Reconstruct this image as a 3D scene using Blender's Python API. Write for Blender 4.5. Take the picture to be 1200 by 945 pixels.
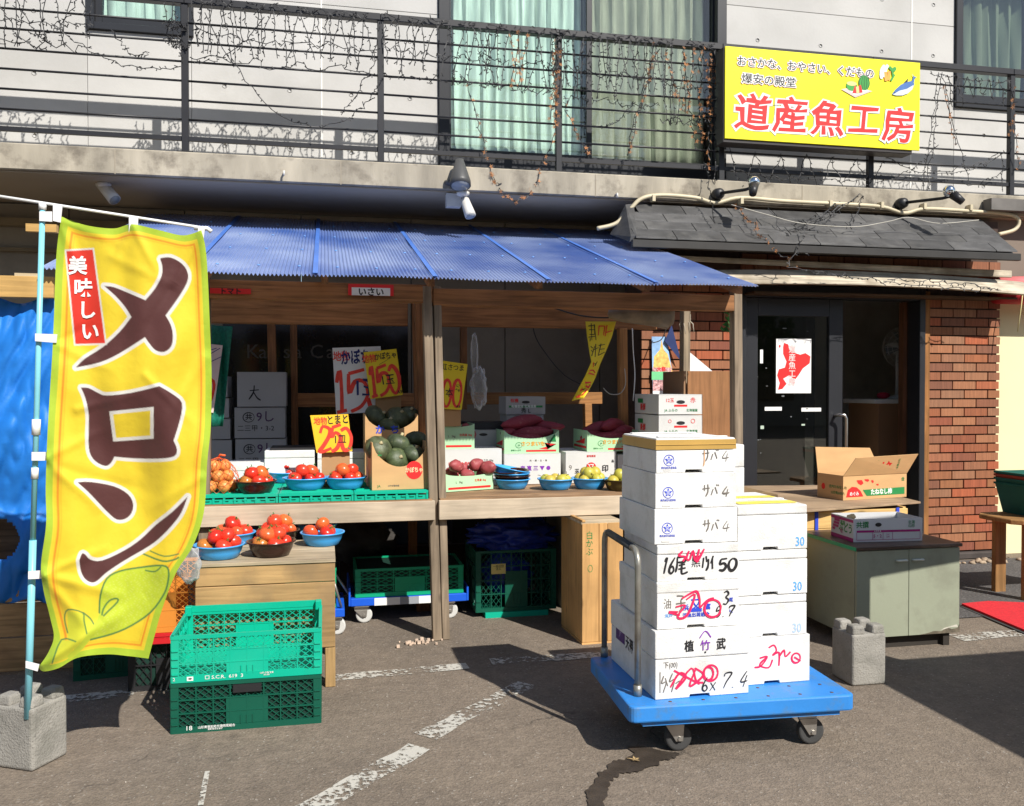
import bpy, bmesh, math, random
from mathutils import Vector, Matrix, noise
from math import radians, sin, cos, pi, atan2, sqrt, tan
random.seed(7)
SC = bpy.context.scene
for o in list(bpy.data.objects): bpy.data.objects.remove(o)
COL = SC.collection

# ---------------------------------------------------------------- camera, sky, sun, exposure
F, YAW, PIT, EYE = 1030.0, radians(12), radians(-1.0), 1.5
cam = bpy.data.cameras.new("camera"); camo = bpy.data.objects.new("camera", cam); COL.objects.link(camo)
cam.sensor_width = 36; cam.lens = F / 1200 * 36; cam.clip_end = 600; cam.clip_start = .05
camo.location = (0, 0, EYE); camo.rotation_euler = (radians(90) + PIT, 0, -YAW)
SC.camera = camo
SUN = Vector((0.385, -0.777, 0.811)).normalized()
elev = math.asin(SUN.z); azim = atan2(SUN.x, SUN.y)
w = bpy.data.worlds.new("World"); SC.world = w; w.use_nodes = True
nt = w.node_tree; bg = nt.nodes['Background']
sky = nt.nodes.new('ShaderNodeTexSky'); sky.sky_type = 'NISHITA'; sky.sun_disc = False
sky.sun_elevation = elev; sky.sun_rotation = azim; sky.air_density = 1.0; sky.dust_density = .6
nt.links.new(sky.outputs[0], bg.inputs[0]); bg.inputs[1].default_value = 0.08
sl = bpy.data.lights.new("sun", 'SUN'); sl.energy = 4.8; sl.angle = radians(.53); sl.color = (1, .955, .88)
so = bpy.data.objects.new("sun", sl); COL.objects.link(so); so.rotation_euler = SUN.to_track_quat('Z', 'Y').to_euler()
so.location = (3, -6, 8)
SC.view_settings.view_transform = 'Standard'; SC.view_settings.look = 'None'
SC.view_settings.exposure = .42; SC.view_settings.gamma = 1

# a pixel of the photograph -> the real point on a plane at depth Y, or on the level z
def ray(px, py):
    x = (px - 600) / F; z = (472.5 - py) / F
    y2 = cos(PIT) - z * sin(PIT); z2 = sin(PIT) + z * cos(PIT)
    return Vector((x * cos(YAW) + y2 * sin(YAW), -x * sin(YAW) + y2 * cos(YAW), z2))
def at(px, py, Y):
    r = ray(px, py); return r * (Y / r.y) + Vector((0, 0, EYE))
def gr(px, py, z=0.0):
    r = ray(px, py); return r * ((z - EYE) / r.z) + Vector((0, 0, EYE))
def proj(p):
    d = Vector(p) - Vector((0, 0, EYE))
    x = d.x * cos(YAW) - d.y * sin(YAW); y = d.x * sin(YAW) + d.y * cos(YAW)
    y2 = y * cos(PIT) + d.z * sin(PIT); z2 = -y * sin(PIT) + d.z * cos(PIT)
    return 600 + F * x / y2, 472.5 - F * z2 / y2

# ---------------------------------------------------------------- materials
def srgb(r, g, b):
    f = lambda c: (c / 12.92 if c <= .04045 else ((c + .055) / 1.055) ** 2.4)
    return (f(r / 255), f(g / 255), f(b / 255))
def N(nt, t, **k):
    n = nt.nodes.new(t)
    for a, b in k.items(): setattr(n, a, b)
    return n
MATS = {}
def M(name, col, rough=.6, var=.12, scale=6, stretch=(1, 1, 1), bump=0, bscale=None, metal=0, stain=None, stain_amt=0, stain_scale=1.5,
      objvar=0, spec=.5, sss=0, alpha=1, coat=0, speck=None, speck_amt=.5, speck_scale=200, trans=0, ior=1.45, huevar=None):
    m = bpy.data.materials.new(name); m.use_nodes = True; nt = m.node_tree; L = nt.links.new
    p = nt.nodes['Principled BSDF']
    p.inputs['Roughness'].default_value = rough; p.inputs['Metallic'].default_value = metal
    p.inputs['Specular IOR Level'].default_value = spec; p.inputs['Coat Weight'].default_value = coat
    p.inputs['Alpha'].default_value = alpha; p.inputs['Transmission Weight'].default_value = trans; p.inputs['IOR'].default_value = ior
    tc = N(nt, 'ShaderNodeTexCoord'); oi = N(nt, 'ShaderNodeObjectInfo')
    mp = N(nt, 'ShaderNodeMapping'); mp.inputs['Scale'].default_value = stretch
    cx = N(nt, 'ShaderNodeVectorMath', operation='SCALE'); cx.inputs[0].default_value = (37, 53, 71); L(oi.outputs['Random'], cx.inputs['Scale'])
    ad = N(nt, 'ShaderNodeVectorMath', operation='ADD'); L(tc.outputs['Object'], ad.inputs[0]); L(cx.outputs[0], ad.inputs[1])
    L(ad.outputs[0], mp.inputs['Vector'])
    n1 = N(nt, 'ShaderNodeTexNoise'); n1.inputs['Scale'].default_value = scale; n1.inputs['Detail'].default_value = 6; L(mp.outputs[0], n1.inputs['Vector'])
    mr = N(nt, 'ShaderNodeMapRange'); mr.inputs['From Min'].default_value = .3; mr.inputs['From Max'].default_value = .7
    mr.inputs['To Min'].default_value = 1 - var; mr.inputs['To Max'].default_value = 1 + var; L(n1.outputs['Fac'], mr.inputs['Value'])
    mul = N(nt, 'ShaderNodeVectorMath', operation='SCALE'); mul.inputs[0].default_value = col; L(mr.outputs[0], mul.inputs['Scale'])
    out = mul.outputs[0]
    if huevar:
        mx = N(nt, 'ShaderNodeMix', data_type='RGBA'); mx.inputs[6].default_value = (*col, 1)
        ra = N(nt, 'ShaderNodeValToRGB'); e = ra.color_ramp.elements
        e[0].color = (*huevar[0], 1); e[1].color = (*huevar[-1], 1)
        for i, c in enumerate(huevar[1:-1]):
            q = e.new((i + 1) / (len(huevar) - 1)); q.color = (*c, 1)
        L(oi.outputs['Random'], ra.inputs[0])
        L(ra.outputs[0], mul.inputs[0])
    if objvar:
        m2 = N(nt, 'ShaderNodeMapRange'); m2.inputs['To Min'].default_value = 1 - objvar; m2.inputs['To Max'].default_value = 1 + objvar
        L(oi.outputs['Random'], m2.inputs['Value'])
        s2 = N(nt, 'ShaderNodeVectorMath', operation='SCALE'); L(out, s2.inputs[0]); L(m2.outputs[0], s2.inputs['Scale']); out = s2.outputs[0]
    if stain:
        n3 = N(nt, 'ShaderNodeTexNoise'); n3.inputs['Scale'].default_value = stain_scale; n3.inputs['Detail'].default_value = 8; n3.inputs['Roughness'].default_value = .65
        L(ad.outputs[0], n3.inputs['Vector'])
        m3 = N(nt, 'ShaderNodeMapRange'); m3.inputs['From Min'].default_value = .5; m3.inputs['From Max'].default_value = .68
        m3.inputs['To Max'].default_value = stain_amt; L(n3.outputs['Fac'], m3.inputs['Value'])
        mx = N(nt, 'ShaderNodeMix', data_type='RGBA'); L(m3.outputs[0], mx.inputs[0]); L(out, mx.inputs[6]); mx.inputs[7].default_value = (*stain, 1); out = mx.outputs[2]
    if speck:
        n4 = N(nt, 'ShaderNodeTexNoise'); n4.inputs['Scale'].default_value = speck_scale; n4.inputs['Detail'].default_value = 2
        L(tc.outputs['Object'], n4.inputs['Vector'])
        m4 = N(nt, 'ShaderNodeMapRange'); m4.inputs['From Min'].default_value = .6; m4.inputs['From Max'].default_value = .7
        m4.inputs['To Max'].default_value = speck_amt; L(n4.outputs['Fac'], m4.inputs['Value'])
        mx = N(nt, 'ShaderNodeMix', data_type='RGBA'); L(m4.outputs[0], mx.inputs[0]); L(out, mx.inputs[6]); mx.inputs[7].default_value = (*speck, 1); out = mx.outputs[2]
    L(out, p.inputs['Base Color'])
    if sss: p.inputs['Subsurface Weight'].default_value = sss; p.inputs['Subsurface Scale'].default_value = .02
    if bump:
        n2 = N(nt, 'ShaderNodeTexNoise'); n2.inputs['Scale'].default_value = bscale or scale * 6; n2.inputs['Detail'].default_value = 5
        L(mp.outputs[0], n2.inputs['Vector'])
        b = N(nt, 'ShaderNodeBump'); b.inputs['Strength'].default_value = 1; b.inputs['Distance'].default_value = bump
        L(n2.outputs['Fac'], b.inputs['Height']); L(b.outputs[0], p.inputs['Normal'])
    MATS[name] = m; return m

def wood(name, col, axis='x', dark=.55, knots=True, rough=.75, objvar=.12, scale=1.0, stain=None):
    """Grain running along one object axis, with knots."""
    m = bpy.data.materials.new(name); m.use_nodes = True; nt = m.node_tree; L = nt.links.new; p = nt.nodes['Principled BSDF']
    p.inputs['Roughness'].default_value = rough; p.inputs['Specular IOR Level'].default_value = .3
    tc = N(nt, 'ShaderNodeTexCoord'); oi = N(nt, 'ShaderNodeObjectInfo')
    cx = N(nt, 'ShaderNodeVectorMath', operation='SCALE'); cx.inputs[0].default_value = (17, 23, 31); L(oi.outputs['Random'], cx.inputs['Scale'])
    ad = N(nt, 'ShaderNodeVectorMath', operation='ADD'); L(tc.outputs['Object'], ad.inputs[0]); L(cx.outputs[0], ad.inputs[1])
    st = {'x': (.06, 1, 1), 'y': (1, .06, 1), 'z': (1, 1, .06)}[axis]
    mp = N(nt, 'ShaderNodeMapping'); mp.inputs['Scale'].default_value = st; L(ad.outputs[0], mp.inputs['Vector'])
    n1 = N(nt, 'ShaderNodeTexNoise'); n1.inputs['Scale'].default_value = 38 * scale; n1.inputs['Detail'].default_value = 7; n1.inputs['Distortion'].default_value = .8
    L(mp.outputs[0], n1.inputs['Vector'])
    n2 = N(nt, 'ShaderNodeTexNoise'); n2.inputs['Scale'].default_value = 3; n2.inputs['Detail'].default_value = 5; L(ad.outputs[0], n2.inputs['Vector'])
    ra = N(nt, 'ShaderNodeValToRGB'); e = ra.color_ramp.elements
    e[0].position = .34; e[0].color = (*[c * dark for c in col], 1); e[1].position = .6; e[1].color = (*col, 1)
    L(n1.outputs['Fac'], ra.inputs[0]); out = ra.outputs[0]
    m2 = N(nt, 'ShaderNodeMapRange'); m2.inputs['From Min'].default_value = .3; m2.inputs['From Max'].default_value = .7; m2.inputs['To Min'].default_value = .72; m2.inputs['To Max'].default_value = 1.15
    L(n2.outputs['Fac'], m2.inputs['Value'])
    s = N(nt, 'ShaderNodeVectorMath', operation='SCALE'); L(out, s.inputs[0]); L(m2.outputs[0], s.inputs['Scale']); out = s.outputs[0]
    m3 = N(nt, 'ShaderNodeMapRange'); m3.inputs['To Min'].default_value = 1 - objvar; m3.inputs['To Max'].default_value = 1 + objvar; L(oi.outputs['Random'], m3.inputs['Value'])
    s = N(nt, 'ShaderNodeVectorMath', operation='SCALE'); L(out, s.inputs[0]); L(m3.outputs[0], s.inputs['Scale']); out = s.outputs[0]
    if knots:
        mk = N(nt, 'ShaderNodeMapping'); mk.inputs['Scale'].default_value = {'x': (.5, 1, 1), 'y': (1, .5, 1), 'z': (1, 1, .5)}[axis]; L(ad.outputs[0], mk.inputs['Vector'])
        v = N(nt, 'ShaderNodeTexVoronoi'); v.inputs['Scale'].default_value = 5.5; L(mk.outputs[0], v.inputs['Vector'])
        mr = N(nt, 'ShaderNodeMapRange'); mr.inputs['From Min'].default_value = .05; mr.inputs['From Max'].default_value = .12; mr.inputs['To Min'].default_value = .75; mr.inputs['To Max'].default_value = 0
        L(v.outputs['Distance'], mr.inputs['Value'])
        mx = N(nt, 'ShaderNodeMix', data_type='RGBA'); L(mr.outputs[0], mx.inputs[0]); L(out, mx.inputs[6]); mx.inputs[7].default_value = (*[c * .25 for c in col], 1); out = mx.outputs[2]
    if stain:
        n3 = N(nt, 'ShaderNodeTexNoise'); n3.inputs['Scale'].default_value = 4; n3.inputs['Detail'].default_value = 9; L(ad.outputs[0], n3.inputs['Vector'])
        mr = N(nt, 'ShaderNodeMapRange'); mr.inputs['From Min'].default_value = .48; mr.inputs['From Max'].default_value = .66; mr.inputs['To Max'].default_value = .75; L(n3.outputs['Fac'], mr.inputs['Value'])
        mx = N(nt, 'ShaderNodeMix', data_type='RGBA'); L(mr.outputs[0], mx.inputs[0]); L(out, mx.inputs[6]); mx.inputs[7].default_value = (*stain, 1); out = mx.outputs[2]
    L(out, p.inputs['Base Color'])
    b = N(nt, 'ShaderNodeBump'); b.inputs['Distance'].default_value = .0015; L(n1.outputs['Fac'], b.inputs['Height']); L(b.outputs[0], p.inputs['Normal'])
    MATS[name] = m; return m

# ---------------------------------------------------------------- mesh building
class MB:
    def __init__(s): s.v = []; s.f = []; s.sm = []
    def add(s, vs, fs, smooth=False):
        b = len(s.v); s.v += [tuple(v) for v in vs]; s.f += [tuple(b + i for i in f) for f in fs]; s.sm += [smooth] * len(fs); return s
    def box(s, x0, y0, z0, x1, y1, z1):
        v = [(x0, y0, z0), (x1, y0, z0), (x1, y1, z0), (x0, y1, z0), (x0, y0, z1), (x1, y0, z1), (x1, y1, z1), (x0, y1, z1)]
        return s.add(v, [(0, 3, 2, 1), (4, 5, 6, 7), (0, 1, 5, 4), (1, 2, 6, 5), (2, 3, 7, 6), (3, 0, 4, 7)])
    def cbox(s, cx, cy, cz, sx, sy, sz): return s.box(cx - sx / 2, cy - sy / 2, cz - sz / 2, cx + sx / 2, cy + sy / 2, cz + sz / 2)
    def hexa(s, v): return s.add(v, [(0, 3, 2, 1), (4, 5, 6, 7), (0, 1, 5, 4), (1, 2, 6, 5), (2, 3, 7, 6), (3, 0, 4, 7)])
    def beam(s, a, b, wx, wz, up=(0, 0, 1)):
        a = Vector(a); b = Vector(b); d = (b - a).normalized(); u = Vector(up)
        if abs(d.dot(u)) > .95: u = Vector((0, 1, 0))
        r = d.cross(u).normalized(); u = r.cross(d).normalized()
        vs = []
        for q in (a, b):
            for i, j in ((-1, -1), (1, -1), (1, 1), (-1, 1)): vs.append(q + r * (i * wx / 2) + u * (j * wz / 2))
        return s.add(vs, [(0, 1, 2, 3), (7, 6, 5, 4), (0, 4, 5, 1), (1, 5, 6, 2), (2, 6, 7, 3), (3, 7, 4, 0)])
    def tube(s, pts, r, n=8, cap=True, smooth=True):
        pts = [Vector(p) for p in pts]; rings = []; k = len(pts)
        rr = r if isinstance(r, (list, tuple)) else [r] * k
        d0 = (pts[1] - pts[0]).normalized(); u = Vector((0, 0, 1)) if abs(d0.z) < .9 else Vector((0, 1, 0))
        u = (u - d0 * u.dot(d0)).normalized(); vs = []
        for i, p in enumerate(pts):
            d = ((pts[i + 1] if i < k - 1 else p) - (pts[i - 1] if i else p)).normalized()
            u = (u - d * u.dot(d)).normalized(); w_ = d.cross(u)
            for j in range(n):
                a = 2 * pi * j / n; vs.append(p + (u * cos(a) + w_ * sin(a)) * rr[i])
        fs = [(i * n + j, i * n + (j + 1) % n, (i + 1) * n + (j + 1) % n, (i + 1) * n + j) for i in range(k - 1) for j in range(n)]
        if cap: fs += [tuple(reversed(range(n))), tuple((k - 1) * n + j for j in range(n))]
        return s.add(vs, fs, smooth)
    def lathe(s, prof, n=20, c=(0, 0, 0), axis='z', sx=1, sy=1, smooth=True):
        vs = []
        for (r, z) in prof:
            for j in range(n):
                a = 2 * pi * j / n; x, y = r * cos(a) * sx, r * sin(a) * sy
                q = {'z': (x, y, z), 'y': (x, z, y), 'x': (z, x, y)}[axis]
                vs.append((c[0] + q[0], c[1] + q[1], c[2] + q[2]))
        k = len(prof)
        fs = [(i * n + j, i * n + (j + 1) % n, (i + 1) * n + (j + 1) % n, (i + 1) * n + j) for i in range(k - 1) for j in range(n)]
        if prof[0][0] > 1e-5: fs.append(tuple(reversed(range(n))))
        if prof[-1][0] > 1e-5: fs.append(tuple((k - 1) * n + j for j in range(n)))
        return s.add(vs, fs, smooth)
    def ball(s, c, r, n=12, m=8, sq=(1, 1, 1), fn=None):
        vs = []
        for i in range(m + 1):
            t = pi * i / m
            for j in range(n):
                a = 2 * pi * j / n; d = Vector((sin(t) * cos(a), sin(t) * sin(a), cos(t))); k = fn(d) if fn else 1
                vs.append((c[0] + d.x * r * sq[0] * k, c[1] + d.y * r * sq[1] * k, c[2] + d.z * r * sq[2] * k))
        return s.add(vs, [(i * n + j, (i + 1) * n + j, (i + 1) * n + (j + 1) % n, i * n + (j + 1) % n) for i in range(m) for j in range(n)], True)
    def prism(s, poly, y0, y1, plane='xz'):
        n = len(poly)
        g = {'xz': lambda a, b, t: (a, t, b), 'xy': lambda a, b, t: (a, b, t), 'yz': lambda a, b, t: (t, a, b)}[plane]
        vs = [g(a, b, y0) for a, b in poly] + [g(a, b, y1) for a, b in poly]
        return s.add(vs, [tuple(range(n)), tuple(reversed(range(n, 2 * n)))] + [(i, n + i, n + (i + 1) % n, (i + 1) % n) for i in range(n)])
    def grid(s, fn, nu, nv, smooth=True):
        vs = [fn(i / nu, j / nv) for j in range(nv + 1) for i in range(nu + 1)]
        return s.add(vs, [(j * (nu + 1) + i, j * (nu + 1) + i + 1, (j + 1) * (nu + 1) + i + 1, (j + 1) * (nu + 1) + i) for j in range(nv) for i in range(nu)], smooth)
    def mesh(s, name='m', mat=None, fix=True):
        me = bpy.data.meshes.new(name); me.from_pydata(s.v, [], s.f); me.polygons.foreach_set('use_smooth', s.sm)
        if fix:
            bm = bmesh.new(); bm.from_mesh(me); bmesh.ops.recalc_face_normals(bm, faces=bm.faces); bm.to_mesh(me); bm.free()
        if mat: me.materials.append(mat)
        me.update(); return me

def tag(o, label=None, cat=None, group=None, kind=None):
    if label: o['label'] = label
    if cat: o['category'] = cat
    if group: o['group'] = group
    if kind: o['kind'] = kind
    return o
def thing(name, label, cat, loc=(0, 0, 0), rz=0, group=None):
    o = bpy.data.objects.new(name, None); COL.objects.link(o); o.location = loc; o.rotation_euler = (0, 0, rz); o.empty_display_size = .1
    return tag(o, label, cat, group)
def obj(name, mb, mat, parent=None, loc=(0, 0, 0), rot=(0, 0, 0), bevel=0, seg=1, label=None, solid=0, sub=0, kind=None, fix=True):
    me = mb.mesh(name, mat, fix) if isinstance(mb, MB) else mb
    o = bpy.data.objects.new(name, me); COL.objects.link(o); o.parent = parent; o.location = loc; o.rotation_euler = rot
    if solid:
        q = o.modifiers.new('s', 'SOLIDIFY'); q.thickness = solid; q.offset = 0
    if sub:
        q = o.modifiers.new('u', 'SUBSURF'); q.levels = sub; q.render_levels = sub
    if bevel:
        q = o.modifiers.new('b', 'BEVEL'); q.width = bevel; q.segments = seg; q.limit_method = 'ANGLE'; q.angle_limit = radians(40)
    if label: o['label'] = label
    if kind: o['kind'] = kind
    return o
def solo(name, mb, mat, label, cat, loc=(0, 0, 0), rz=0, group=None, **k):
    o = obj(name, mb, mat, None, loc, (0, 0, rz), **k); return tag(o, label, cat, group)
def kids(o): return KID.get(o.name, [])
def dup(root, loc, rz=None, label=None, group=None):
    def cp(o, par):
        c = o.copy(); COL.objects.link(c); c.parent = par
        for ch in [x for x in bpy.data.objects if x.parent == o]: cp(ch, c)
        return c
    c = cp(root, None); c.location = loc
    if rz is not None: c.rotation_euler = (0, 0, rz)
    if label: c['label'] = label
    if group: c['group'] = group
    return c

# flat print: lettering made as real faces a hair in front of the surface that carries it
TC = {}
def text_mesh(s, bold=0.0, outline=0.0, align='CENTER'):
    k = (s, round(bold, 4), round(outline, 4), align)
    if k in TC: return TC[k]
    c = bpy.data.curves.new('t', 'FONT'); c.body = s; c.size = 1; c.align_x = align; c.align_y = 'CENTER'; c.resolution_u = 2; c.offset = bold; c.space_line = .95
    if outline: c.fill_mode = 'NONE'; c.bevel_depth = outline; c.bevel_resolution = 0
    o = bpy.data.objects.new('t', c); COL.objects.link(o); bpy.context.view_layer.update()
    me = bpy.data.meshes.new_from_object(o.evaluated_get(bpy.context.evaluated_depsgraph_get()))
    bpy.data.objects.remove(o); r = ([v.co.copy() for v in me.vertices], [tuple(p.vertices) for p in me.polygons]); bpy.data.meshes.remove(me)
    TC[k] = r; return r
class Face:
    """A local frame on a surface: origin (lower left), right, up; out = towards the viewer."""
    def __init__(s, o, r, u, eps=.0010):
        s.o = Vector(o); s.r = Vector(r).normalized(); s.u = Vector(u).normalized(); s.n = s.r.cross(s.u).normalized(); s.k = 0; s.eps = eps
    def p(s, x, y, lift=0): return s.o + s.r * x + s.u * y + s.n * (s.eps + lift)
    def nxt(s): s.k += 1; return s.k * .00012
def write(parent, fc, s, x, y, h, mat, bold=.02, wide=1, rot=0, outline=0, name='lettering', shear=0, jit=0, align='CENTER'):
    vs, fs = text_mesh(s, 0, outline, align)
    if bold and not outline:
        v2, f2 = text_mesh(s, 0, bold, align); k0 = len(vs); vs = vs + v2; fs = fs + [tuple(i + k0 for i in f) for f in f2]
    lf = fc.nxt(); mb = MB(); c, sn = cos(rot), sin(rot); out = []
    for v in vs:
        a = (v.x + shear * v.y) * h * wide; b = v.y * h
        if jit: a += jit * h * noise.noise((v.x * 3, v.y * 3, 1)); b += jit * h * noise.noise((v.x * 3, v.y * 3, 9))
        out.append(fc.p(x + a * c - b * sn, y + a * sn + b * c, lf + v.z * h * .004))
    mb.add(out, fs); return obj(name, mb, mat, parent, fix=False)
def brush(parent, fc, lines, wd, mat, name='brush_mark', taper=.5, x=0, y=0, sx=1, sy=1):
    mb = MB()
    for ln in lines:
        lf = fc.nxt(); ln = [Vector((x + a * sx, y + b * sy)) for a, b in ln]
        if len(ln) > 2:                                  # Catmull-Rom smoothing
            q = []; P_ = [ln[0]] + ln + [ln[-1]]
            for i in range(1, len(P_) - 2):
                for t in (0, .25, .5, .75):
                    a, b, c, d = P_[i - 1:i + 3]
                    q.append(.5 * ((2 * b) + (c - a) * t + (2 * a - 5 * b + 4 * c - d) * t * t + (3 * b - a - 3 * c + d) * t ** 3))
            ln = q + [ln[-1]]
        n = len(ln); vs = []
        for i, p in enumerate(ln):
            d = (ln[min(i + 1, n - 1)] - ln[max(i - 1, 0)]); d = d.normalized() if d.length > 1e-6 else Vector((1, 0)); nn = Vector((-d.y, d.x))
            t = i / (n - 1); ww = wd / 2 * (1 - taper * (2 * t - 1) ** 4) * (1 + .15 * sin(7 * t + len(ln)))
            e = lf + i * .000001
            vs += [fc.p(*(p + nn * ww), e), fc.p(*(p - nn * ww), e)]
        mb.add(vs, [(2 * i, 2 * i + 1, 2 * i + 3, 2 * i + 2) for i in range(n - 1)])
    return obj(name, mb, mat, parent, fix=False)
def patch(parent, fc, poly, mat, name='print'):
    lf = fc.nxt(); mb = MB(); mb.add([fc.p(a, b, lf) for a, b in poly], [tuple(range(len(poly)))]); return obj(name, mb, mat, parent, fix=False)
def rect(x0, y0, x1, y1): return [(x0, y0), (x1, y0), (x1, y1), (x0, y1)]
def disc(cx, cy, rx, ry=None, n=20): return [(cx + rx * cos(2 * pi * i / n), cy + (ry or rx) * sin(2 * pi * i / n)) for i in range(n)]
DIG = {'0': [[(.5, 1), (.15, .8), (.05, .4), (.3, .02), (.7, .05), (.95, .45), (.85, .85), (.5, 1)]],
       '1': [[(.3, .75), (.55, 1), (.52, .5), (.5, 0)]],
       '2': [[(.08, .75), (.35, 1), (.8, .9), (.75, .55), (.3, .2), (.05, .02), (.4, .1), (.95, .02)]],
       '3': [[(.1, .9), (.5, 1), (.8, .8), (.45, .55), (.85, .35), (.6, .03), (.1, .08)]],
       '4': [[(.55, 1), (.1, .35), (.95, .38)], [(.7, .75), (.6, 0)]],
       '5': [[(.2, .95), (.15, .55), (.6, .62), (.88, .35), (.6, .03), (.1, .08)], [(.2, .95), (.9, 1)]],
       '6': [[(.65, 1), (.2, .55), (.12, .15), (.5, 0), (.8, .2), (.5, .45), (.15, .3)]],
       '7': [[(.05, .75), (.1, .95), (.9, .95), (.5, .4), (.35, 0)]],
       '9': [[(.85, .75), (.45, .55), (.2, .8), (.55, 1), (.85, .8), (.7, .3), (.5, 0)]], '.': [[(.3, .05), (.45, 0)]], 'x': [[(.1, .6), (.9, 0)], [(.85, .6), (.1, 0)]]}
def digits(parent, fc, s, x, y, h, wdig, pen, mat, name='handwriting', slant=.12):
    ls = []
    for i, ch in enumerate(s):
        if ch == ' ': continue
        for l in DIG[ch]: ls.append([(x + i * wdig * 1.12 + a * wdig + slant * b * h, y + b * h) for a, b in l])
    return brush(parent, fc, ls, pen, mat, name)
# ---------------------------------------------------------------- palette
asph = M('asphalt', (.185, .146, .114), .9, .16, 1.3, bump=.004, bscale=90, stain=(.105, .083, .066), stain_amt=.5, stain_scale=.9, speck=(.33, .30, .27), speck_amt=.55, speck_scale=170)
def asphalt_mat():
    m = bpy.data.materials.new('road_asphalt'); m.use_nodes = True; nt = m.node_tree; L = nt.links.new; p = nt.nodes['Principled BSDF']; p.inputs['Roughness'].default_value = .88; p.inputs['Specular IOR Level'].default_value = .35
    tc = N(nt, 'ShaderNodeTexCoord'); O = tc.outputs['Object']
    def nz(sc, det=6, rough=.6):
        n = N(nt, 'ShaderNodeTexNoise'); n.inputs['Scale'].default_value = sc; n.inputs['Detail'].default_value = det; n.inputs['Roughness'].default_value = rough; L(O, n.inputs['Vector']); return n.outputs['Fac']
    def mr(v, a, b, c, d):
        n = N(nt, 'ShaderNodeMapRange'); n.inputs['From Min'].default_value = a; n.inputs['From Max'].default_value = b; n.inputs['To Min'].default_value = c; n.inputs['To Max'].default_value = d; L(v, n.inputs['Value']); return n.outputs[0]
    def mix(f, a, b):
        n = N(nt, 'ShaderNodeMix', data_type='RGBA'); L(f, n.inputs[0])
        (L(a, n.inputs[6]) if not isinstance(a, tuple) else setattr(n.inputs[6], 'default_value', (*a, 1))); n.inputs[7].default_value = (*b, 1); return n.outputs[2]
    def mul(a, v):
        n = N(nt, 'ShaderNodeVectorMath', operation='SCALE'); L(a, n.inputs[0]); L(v, n.inputs['Scale']); return n.outputs[0]
    c = mix(mr(nz(.55, 4), .42, .62, 0, 1), (.186, .150, .116), (.150, .122, .096))
    c = mix(mr(nz(1.7, 8, .7), .52, .70, 0, .7), c, (.205, .165, .125))
    c = mix(mr(nz(.9, 9, .75), .56, .66, 0, .5), c, (.085, .07, .058))
    v = N(nt, 'ShaderNodeTexVoronoi'); v.inputs['Scale'].default_value = 130; L(O, v.inputs['Vector'])
    sp = N(nt, 'ShaderNodeSeparateColor'); L(v.outputs['Color'], sp.inputs[0])
    c = mul(c, mr(sp.outputs[0], 0, 1, .84, 1.16)); c = mul(c, mr(nz(14, 5), .3, .7, .86, 1.14))
    c = mix(mr(sp.outputs[1], .975, .995, 0, .6), c, (.34, .31, .27))
    dv = N(nt, 'ShaderNodeVectorMath', operation='ADD'); nn = N(nt, 'ShaderNodeTexNoise'); nn.inputs['Scale'].default_value = 2.2; nn.inputs['Detail'].default_value = 6; L(O, nn.inputs['Vector']); L(O, dv.inputs[0]); L(nn.outputs['Color'], dv.inputs[1])
    cr = N(nt, 'ShaderNodeTexVoronoi', feature='DISTANCE_TO_EDGE'); cr.inputs['Scale'].default_value = .42; L(dv.outputs[0], cr.inputs['Vector'])
    cm = N(nt, 'ShaderNodeMath', operation='MULTIPLY'); L(mr(cr.outputs['Distance'], .0, .006, 1, 0), cm.inputs[0]); L(mr(nz(1.1, 3), .5, .58, 0, .7), cm.inputs[1])
    c = mix(cm.outputs[0], c, (.045, .038, .032))
    L(c, p.inputs['Base Color'])
    b = N(nt, 'ShaderNodeBump'); b.inputs['Distance'].default_value = .0018; L(v.outputs['Distance'], b.inputs['Height']); b2 = N(nt, 'ShaderNodeBump'); b2.inputs['Distance'].default_value = .006; L(nz(40, 4), b2.inputs['Height']); L(b.outputs[0], b2.inputs['Normal']); L(b2.outputs[0], p.inputs['Normal'])
    return m
asph = asphalt_mat()
asph_dark = M('dark_asphalt', (.085, .08, .078), .95, .2, 3, bump=.012, bscale=45, speck=(.3, .28, .26), speck_amt=.4, speck_scale=60)
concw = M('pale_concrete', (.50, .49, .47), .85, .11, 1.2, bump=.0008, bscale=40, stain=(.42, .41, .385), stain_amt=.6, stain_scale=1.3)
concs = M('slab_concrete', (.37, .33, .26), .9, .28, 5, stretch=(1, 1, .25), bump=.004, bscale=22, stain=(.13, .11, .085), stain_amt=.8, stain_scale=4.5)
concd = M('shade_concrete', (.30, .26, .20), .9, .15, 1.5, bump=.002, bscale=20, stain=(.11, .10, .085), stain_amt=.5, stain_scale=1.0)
soff = M('soffit_paint', (.40, .33, .24), .7, .1, .8, stretch=(.3, 1, 1), stain=(.25, .18, .11), stain_amt=.5, stain_scale=.7)
conb = M('block_concrete', (.29, .275, .245), .95, .14, 9, bump=.004, bscale=120, speck=(.15, .14, .125), speck_amt=.7, speck_scale=90, stain=(.17, .165, .14), stain_amt=.7, stain_scale=7)
frame_m = M('dark_frame', (.020, .021, .025), .4, .1, 4)
rail_m = M('railing_paint', (.018, .018, .021), .45, .15, 8)
brickm = M('brick', (.30, .105, .055), .8, .2, 9, stretch=(9, 1, .4), bump=.0012, bscale=50, huevar=[(.24, .075, .035), (.32, .11, .045), (.20, .08, .045), (.34, .14, .065), (.27, .13, .07), (.38, .10, .04), (.22, .07, .04), (.30, .125, .05)])
mortar = M('mortar', (.075, .05, .04), .95, .2, 20)
grime = M('white_mortar', (.6, .57, .5), .9, .1, 20)
white = M('white_plastic', (.78, .78, .76), .5, .03, 5)
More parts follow.
